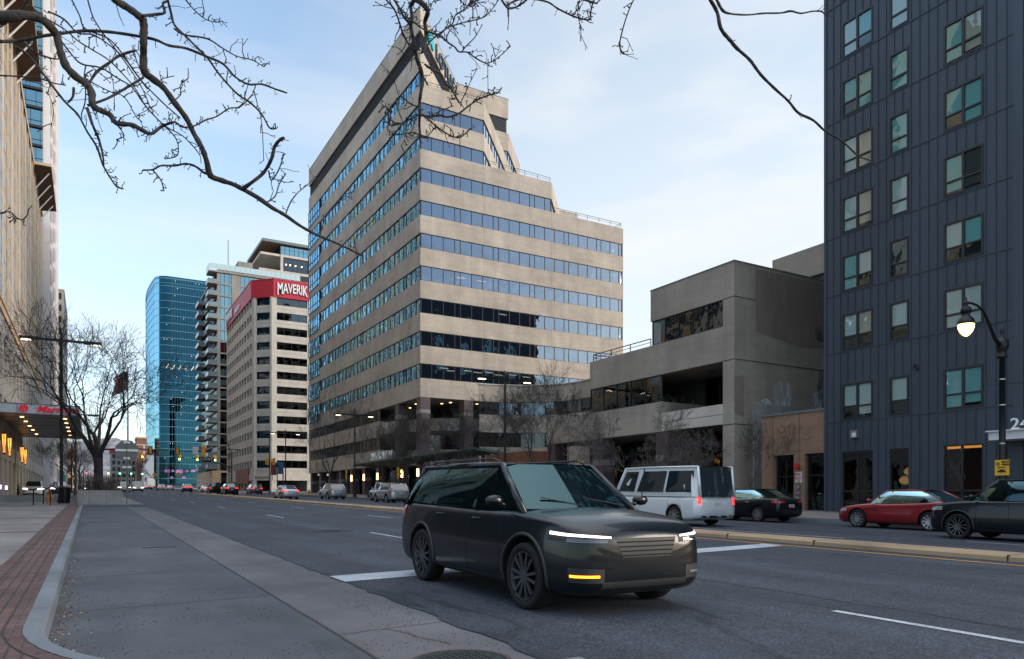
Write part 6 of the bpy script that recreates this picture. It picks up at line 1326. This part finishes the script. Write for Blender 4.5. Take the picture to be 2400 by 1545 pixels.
        if kind == 'van':
            q = MB(); q.quad([tuple(lower(u_).lerp(upper(u2), v_)+Vector((0,s*.045,0))) for u_, u2, v_ in ((.05,.0,.15),(.27,.22,.15),(.27,.22,.86),(.10,.03,.86))]); q.quad([tuple(lower(u_).lerp(upper(u_), v_)+Vector((0,s*.045,0))) for u_, v_ in ((.30,.15),(.62,.15),(.62,.86),(.30,.86))]); q.quad([tuple(lower(u_).lerp(upper(u_), v_)+Vector((0,s*.045,0))) for u_, v_ in ((.65,.15),(.96,.15),(.96,.86),(.65,.86))])
            q.build('side_glass', carglass, t, local=True, fix=False)
    if lod == 0:
        q = MB(); zd = bl(.45)+.012; q.box(xs[3]+.25, xs[0]-.30, -wb_*.88, wb_*.88, zd-.02, zd); cab = q.build('cabin', seamm, t, local=True)
        q = MB(); q.box(xs[0]-.62, xs[0]-.25, -wb_*.82, wb_*.82, zd, zd+.05); q.build('dashboard', trim, cab, local=True)
        for xr in ((xs[1]-.30, xs[1]-1.15) if kind != 'pickup' else (xs[1]-.3,)):
            for sy in (-1, 1):
                q = MB(); yc = sy*wb_*.42; q.tube([(xr, yc, zd-.02), (xr-.07, yc, zd+.16), (xr-.10, yc, zd+.19)], [.20,.17,.10], 10); q.tube([(xr-.10, yc, zd+.19), (xr-.11, yc, zd+.23)], .03, 6); q.tube([(xr-.10, yc, zd+.24), (xr-.12, yc, zd+.36)], [.11,.10], 10); q.build('seat', trim, cab, smooth=True, local=True)
        q = MB(); q.tube([(xs[0]-.72+.05*math.sin(a_), wb_*.42+.17*math.cos(a_), zd+.07+.15*math.sin(a_)) for a_ in [2*math.pi*k_/20 for k_ in range(21)]], .014, 6); q.build('steering_wheel', trim, cab, smooth=True, local=True)
    # roof, pillars
    q = MB(); ny = 8
    def roof(u_, v_):
        x_ = xs[1]+.05+(xs[2]-xs[1]-.10)*u_; w2 = (wr1+(wr2-wr1)*u_)*1.02; yy = (v_*2-1)*w2; return (x_, yy, zr-.012+.055*(1-abs(v_*2-1)**2.6)*(.55+.45*math.sin(math.pi*min(max(u_,.0),1)))+.012*math.sin(u_*math.pi))
    q.grid(roof, 12, ny); q.build('roof', P, t, smooth=True, local=True, fix=False)
    pw = .075 if kind != 'sedan' else .06
    for s in (-1, 1):
        q = MB()
        q.tube([(FL[0]+.03, s*FL[1], zc0-.05), (xs[1]+.02, s*(wr1+.005), zr-.01)], [pw*.62, pw*.5], 6)
        q.tube([(xs[1]+.02, s*(wr1+.005), zr-.012), (mid, s*(wr*.955+.012), zr+.004), (xs[2]-.02, s*(wr2+.005), zr-.012)], pw*.5, 6)
        q.tube([(xs[2]-.02, s*(wr2+.004), zr-.012), (xs[3]+.04, s*RL[1], zc3-.05)], [pw*.6, pw*1.0], 6)
        if kind in ('suv','jeep','van'):     # broad rear quarter pillar
            def qp(fu, v_): x0_ = xs[2]+.02+(xs[3]-xs[2])*v_*0; p = Vector((xs[2]+.28, s*(wr2+.01), zr-.02)).lerp(Vector((xs[2]+.02, s*(wr2+.005), zr-.02)), fu); r_ = Vector((xs[3]+.30, s*(wb_+.012), bl(g3)-.03)).lerp(Vector((xs[3]+.02, s*(wb_*.88), bl(g3)-.03)), fu); return tuple(p.lerp(r_, v_)+Vector((0, s*.036*math.sin(v_*math.pi), 0)))
            q.grid(qp, 2, 4)
        q.build('pillars', P, t, smooth=True, local=True, fix=False)
    q = MB()
    for s in (-1, 1):
        for fx, wd in (((.46 if kind != 'pickup' else .44), .05),)+(((.70,.045),) if kind in ('suv','jeep') else ()):
            xx = X(fx); z_ = bl(fx); q.bar((xx, s*(wb_+.006), z_-.02), (xx-.02, s*(wr*.955+.022), zr-.02), wd, .014, up=(0,1,.3))
    q.build('door_pillars', trim, t, local=True)
    if kind == 'pickup':
        q = MB(); q.box(-hl+.12, X(.63), -Wd/2+.14, Wd/2-.14, bl(.8)-.12, bl(.8)+.035); q.build('load_bed', trim, t, local=True)
    # wheels
    for wx in wxs:
        for s in (-1, 1):
            yo = s*(Wd/2-.02); yi = s*(Wd/2-.25); wz = rr
            pf_ = [(rr*.62,yi),(rr*.95,yi),(rr,yi+s*.03),(rr,yo-s*.035),(rr*.965,yo-s*.005),(rr*.86,yo+s*.004),(rr*.76,yo-s*.012),(rr*.72,yo-s*.06)]
            w_ = MB().lathe(pf_, (wx,0,wz), 'y', 36 if lod == 0 else 20, cap=False).build('wheel', tyre, t, smooth=True, local=True)
            q = MB(); rm = rim or rimm; q.lathe([(rr*.735,yo-s*.010),(rr*.70,yo-s*.012),(rr*.67,yo-s*.05),(rr*.65,yo-s*.12)], (wx,0,wz), 'y', 32, 0, cap=False); q.lathe([(rr*.66,yo-s*.13),(rr*.02,yo-s*.13)], (wx,0,wz), 'y', 24, 1)
            nsp = 10 if rm is rimm else 6
            for k in range(nsp):
                a = 2*math.pi*k/nsp; sd = Vector((-math.sin(a), 0, math.cos(a))); ce = Vector((math.cos(a), 0, math.sin(a))); o_ = Vector((wx, yo-s*.03, wz))
                for sg in (-1, 1):
                    p0_ = o_+ce*rr*.12+sd*sg*.012; p1_ = o_+ce*rr*.69+sd*sg*(.016 if nsp == 10 else .055)+Vector((0, s*.012, 0)); q.bar(tuple(p0_), tuple(p1_), .026 if nsp == 10 else .032, .03, 0, up=(0,1,0))
            q.lathe([(rr*.17,yo-s*.05),(rr*.16,yo-s*.022),(rr*.12,yo-s*.014)], (wx,0,wz), 'y', 14, 0)
            ro = q.build('rim', [rm, seamm], t, local=True); ro.parent = w_
    # everything below is laid onto the body surface itself
    from mathutils.bvhtree import BVHTree
    bvh = BVHTree.FromPolygons([v.co.copy() for v in me.vertices], [tuple(p.vertices) for p in me.polygons])
    def onf(y_, z_, off=.004, rear=False):
        sx_ = -1 if rear else 1; h = bvh.ray_cast(Vector((sx_*(hl+1), y_, z_)), Vector((-sx_, 0, 0)))
        return Vector((h[0].x+sx_*off, y_, z_)) if h[0] else Vector((sx_*(hl-.12), y_, z_))
    def ons(x_, s, z_, off=.004):
        h = bvh.ray_cast(Vector((x_, s*2, z_)), Vector((0, -s, 0)))
        return Vector((x_, h[0].y+s*off, z_)) if (h[0] and abs(h[0].y) > Wd*.25) else Vector((x_, s*(Wd/2), z_))
    def facegrid(nm, y0_, y1_, zf0, zf1, m, rear=False, off=.004, n=8, k=3, parent=t, taper_=0):
        q = MB(); q.grid(lambda u_, v_: tuple(onf(((y0_+y1_)/2+(y1_-y0_)*(u_-.5)*(1-taper_*(1-v_))), zf0+(zf1-zf0)*v_, off, rear)), n, k); return q.build(nm, m, parent, smooth=True, local=True, fix=False)
    def wraplamp(nm, s, ya, yb, back, zi0, zi1, zo0, zo1, m, rear=False, off=.005, parent=t):
        # from ya on the face, round the corner yb, then back along the flank
        q = MB(); colz = []; nf = 6; ns_ = 5
        for i_ in range(nf+1):
            f_ = i_/nf; y_ = s*(ya+(yb-ya)*f_); g_ = f_*.62; za = zi0+(zo0-zi0)*g_; zb_ = zi1+(zo1-zi1)*g_; colz.append([onf(y_, za+(zb_-za)*v_/3, off, rear) for v_ in range(4)])
        xe = colz[-1][1].x; sg = -1 if not rear else 1
        for i_ in range(1, ns_+1):
            f_ = i_/ns_; x_ = xe+sg*back*f_; g_ = .62+.38*f_; za = zi0+(zo0-zi0)*g_; zb_ = zi1+(zo1-zi1)*g_; colz.append([ons(x_, s, za+(zb_-za)*v_/3, off) for v_ in range(4)])
        for c0_, c1_ in zip(colz[:-1], colz[1:]):
            for v_ in range(3): q.quad([c0_[v_], c1_[v_], c1_[v_+1], c0_[v_+1]])
        return q.build(nm, m, parent, smooth=True, local=True, fix=False)
    hw = Wd/2; zf = Hh*interp(S['top'], .03); hm = hl_on if lights == 'on' else hl_off
    h1 = zf-.075; h0 = h1-.105
    for s in (-1, 1):
        h_ = wraplamp('headlight', s, hw*.46, hw*.86, .30, h0+.015, h1-.01, h0+.045, h1+.05, trim if lights == 'drl' else hm)
        if lights == 'drl':
            wraplamp('lamp_lens', s, hw*.52, hw*.82, .10, h0+.03, h1-.045, h0+.04, h1-.02, lens_dark, off=.010, parent=h_)
            wraplamp('daylight_strip', s, hw*.47, hw*.86, .26, h1-.030, h1-.012, h1+.004, h1+.036, drl, off=.014)
            wraplamp('corner_intake', s, hw*.56, hw*.84, .07, zb+.16, zb+.30, zb+.17, zb+.32, trim, off=.004)
            wraplamp('turn_signal', s, hw*.62, hw*.84, .06, zb+.215, zb+.24, zb+.22, zb+.245, amb if s == -1 else hl_off, off=.012)
        if lod <= 1 and lights != 'drl': facegrid('fog_lamp', s*hw*.62, s*hw*.74, zb+.16, zb+.22, hl_off)
        z0_ = bl(.97)-.21; z1_ = bl(.97)-.06
        if kind in ('van','pickup','jeep'): facegrid('tail_light', s*hw*.76, s*hw*.90, z0_-.10, z1_+.05, tl_on if tail else tl_off, True, .01, 3, 3)
        else: wraplamp('tail_light', s, hw*.44, hw*.86, .24, z0_+.04, z1_-.02, z0_+.01, z1_+.01, tl_on if tail else tl_off, True, .006)
    gz_ = h1-.02
    facegrid('grille', -hw*.42, hw*.42, h0-.12, gz_-.01, trim, off=.003, taper_=.22)
    q = MB()
    for i_ in range(4):
        z_ = h0-.10+i_*.045; w2 = hw*(.33+.02*i_); pts_ = [onf(-w2+2*w2*k_/8, z_, .008) for k_ in range(9)]; q.tube(pts_, .006, 4)
    q.build('grille_bars', chrome if color in ('white','grey','slate') else seamm, t, local=True)
    facegrid('lower_intake', -hw*.58, hw*.58, zb+.07, zb+.17, trim, off=.003)
    facegrid('number_plate', -.17, .17, bl(.97)-.36, bl(.97)-.24, plate, True, .008, 2, 1)
    if kind == 'sedan' and lod == 0: facegrid('plate_emblem', -.11, .11, bl(.97)-.33, bl(.97)-.28, amb_off, True, .011, 3, 1)
    if kind in ('suv','van','jeep') or color == 'grey': facegrid('rear_bumper_trim', -hw*.74, hw*.74, zb+.08, zb+.20, trim, True, .003)
    if bar: facegrid('light_bar', -hw*.45, hw*.45, bl(.97)-.15, bl(.97)-.10, tl_on, True, .012)
    mx = X(g0)-.20
    for s in (-1, 1):
        q = MB(); q.lathe([(.03,-.06),(.075,-.055),(.085,-.01),(.08,.03),(.045,.055)], (0,0,0), 'x', 12); q.v = [(mx+v[0], s*(hw+.085)+v[1]*1.2, bl(.33)+.085+v[2]*.75) for v in q.v]
        q.bar((mx, s*(hw-.07), bl(.33)+.02), (mx, s*(hw+.04), bl(.33)+.07), .05, .04); q.build('mirror', P, t, smooth=True, local=True)
    if lod <= 1:
        doors = (.30,.475,.70) if kind != 'pickup' else (.29,.45,.61)
        if kind == 'van': doors = (.27,.44,.72)
        for s in (-1, 1):
            for fx in doors:
                q = MB(); zt = bl(fx)-.035; n_ = 9; L0 = [ons(X(fx)-.005, s, zb+.12+(zt-zb-.12)*i_/n_, .0025) for i_ in range(n_+1)]; L1 = [ons(X(fx)+.005, s, zb+.12+(zt-zb-.12)*i_/n_, .0025) for i_ in range(n_+1)]
                for i_ in range(n_): q.quad([L0[i_], L1[i_], L1[i_+1], L0[i_+1]])
                q.build('door_gap', seamm, t, local=True, fix=False)
            for fx in ((.445, .665) if kind != 'pickup' else (.425, .585)):
                if kind == 'van' and fx > .6: continue
                p_ = ons(X(fx)+.08, s, bl(fx)-.14, .018); q = MB(); q.tube([p_+Vector((-.10,-s*.02,0)), p_+Vector((-.08,0,0)), p_+Vector((.08,0,0)), p_+Vector((.10,-s*.02,0))], .011, 6); q.build('door_handle', chrome if (color == 'black' and kind == 'sedan') else P, t, smooth=True, local=True)
    for s in (-1, 1):
        xa_, xb_ = X(S['wb'][1])+rr+.08, X(S['wb'][0])-rr-.08; q = MB(); q.grid(lambda u_, v_: tuple(ons(xa_+(xb_-xa_)*u_, s, zb+.025+.085*v_, .004)), 8, 2); q.build('sill_trim', trim if kind != 'sedan' else P, t, smooth=True, local=True, fix=False)
    if kind == 'suv' and lod == 0:
        for s in (-1, 1): MB().tube([(xs[1]-.1, s*wr*.93, zr+.03), (xs[1]-.25, s*wr*.94, zr+.070), (xs[2]+.35, s*wr*.92, zr+.070), (xs[2]+.18, s*wr*.92, zr+.03)], .014, 8).build('roof_rail', trim, t, smooth=True, local=True)
        for ya_ in (.60, .02): MB().bar((xs[0]+.03, ya_, zc0+.035), (xs[0]-.10, ya_-.52, zc0+.125), .018, .012).build('wiper', trim, t, local=True)
        for wx in wxs:
            for s in (-1, 1):
                q = MB(); pts = [(wx+math.cos(a)*(rr+.082), s*(hw*.990), rr+.01+math.sin(a)*(rr+.082)) for a in [math.pi*(-.10+1.20*k/20) for k in range(21)]]; pts = [(p_[0], ons(p_[0]+(.02 if p_[0] > wx else -.02), s, p_[2]+.02, -.002).y, p_[2]) for p_ in pts]; q.tube(pts, .022, 6); q.build('arch_trim', trim, t, smooth=True, local=True)
    if kind == 'jeep': MB().lathe([(.36,-hl-.26),(.38,-hl-.2),(.38,-hl-.04),(.2,-hl-.02)], (0,0,1.0), 'x', 20).build('spare_wheel', tyre, t, local=True)
    return t
DN, UP = -1, 1
car('suv', 4.95, 8.15, DN, 'black', 'large dark sport utility car in the nearest lane with its amber indicator lit', 'car', 'drl', 0, 'suv', rim=rimd, H=1.64)
car('van', 19.4, 21.6, UP, 'white', 'white van in the far lanes behind the dark foreground car', 'van', lod=1, name='van', tail=True)
car('sedan', 25.7, 23.1, UP, 'black', 'black saloon parked at the far kerb before the annex, seen from behind', 'car', lod=0, name='parked_car')
car('sedan', 25.7, 15.7, UP, 'red', 'dark red saloon parked at the far kerb before the charcoal block', 'car', lod=0, name='parked_car')
car('suv', 22.2, 10.1, UP, 'black', 'black sport utility car passing the red saloon at the right edge', 'car', lod=0, name='suv', rim=rimd)
car('sedan', 25.7, 9.2, UP, 'grey', 'dark saloon parked behind the red one at the right frame edge', 'car', name='parked_car')
car('pickup', 25.6, 69.2, UP, 'white', 'white pickup truck parked in front of the tower entrance', 'pickup truck', name='pickup_truck')
car('suv', 23.2, 61.5, UP, 'silver', 'silver car covering the rear half of the white pickup', 'car', name='car', tail=False)
car('suv', 23.2, 79.5, UP, 'silver', 'silver estate car driving away past the lamp beside the tower arcade', 'car', name='car')
car('sedan', 17.6, 77, UP, 'silver', 'pale silver saloon with lit tail lamps nearest the median', 'car', name='car', tail=True)
car('suv', 23.3, 124, UP, 'grey', 'dark hatchback with red tail lamps on its own near the address wall', 'car', name='car', tail=True)
car('suv', 17.5, 111.5, UP, 'black', 'black crossover with lit tail lamps right of the boxy off-roader', 'car', name='car', tail=True)
car('jeep', 17.2, 124.5, UP, 'black', 'boxy black off-roader with a spare wheel on its tailgate', 'off-road car', name='off_roader', tail=True)
car('sedan', 20.6, 160, UP, 'white', 'white saloon half hidden left of the boxy off-roader', 'car', name='car', tail=True)
car('suv', 17.2, 162, UP, 'darkblue', 'dark car with a full width red light bar beside the median arrow plate', 'car', name='car', tail=True, bar=True)
car('suv', 17.4, 226, UP, 'white', 'white car with lit brake lamps under the left diamond sign', 'car', name='car', tail=True)
car('sedan', 20.8, 238, UP, 'white', 'white saloon between the two diamond signs', 'car', name='car', tail=True)
car('sedan', 16.6, 262, UP, 'grey', 'dark saloon left of the white braking car', 'car', name='car', tail=True)
car('sedan', 16.8, 300, UP, 'silver', 'small silver saloon far along the queue', 'car', name='car', tail=True)
car('suv', 16.5, 345, UP, 'red', 'dark red car farthest in the queue', 'car', name='car', tail=True)
car('pickup', 5.0, 139, DN, 'grey', 'grey pickup truck coming forward with headlamps lit', 'pickup truck', 'on', name='pickup_truck')
car('van', 8.8, 172, DN, 'slate', 'dull green van coming forward beside the grey pickup', 'van', 'on', name='van')
car('suv', .4, 112, DN, 'black', 'black car with lit headlamps behind the planter tree', 'car', 'on', name='car')
car('suv', -5.4, 98, DN, 'white', 'white crossover facing out of the hotel drive with a bright headlamp', 'car', 'on', name='car')
car('suv', -3.2, 108, DN, 'darkblue', 'dark car waiting behind the white crossover by the hotel', 'car', 'on', name='car')
t = thing('box_truck', 'white box truck far down the street beside the white gabled building', 'truck', (21.5, 330, gz(0,330)))
g = gz(0,330); MB().box(20.2, 23.0, 326, 334, g+.9, g+4.2).build('cargo_box', M['white'], t); MB().box(20.3, 22.9, 334.1, 336.4, g+.6, g+2.9).build('cab', M['white'], t); b = MB(); [b.lathe([(.5,x_),(.5,x_+.35)], (0,y_,g+.5), 'x', 12) for x_ in (20.25,22.6) for y_ in (328,335)]; b.build('wheels', tyre, t)
print('objects', len(bpy.data.objects), 'faces', sum(len(m.polygons) for m in bpy.data.meshes))
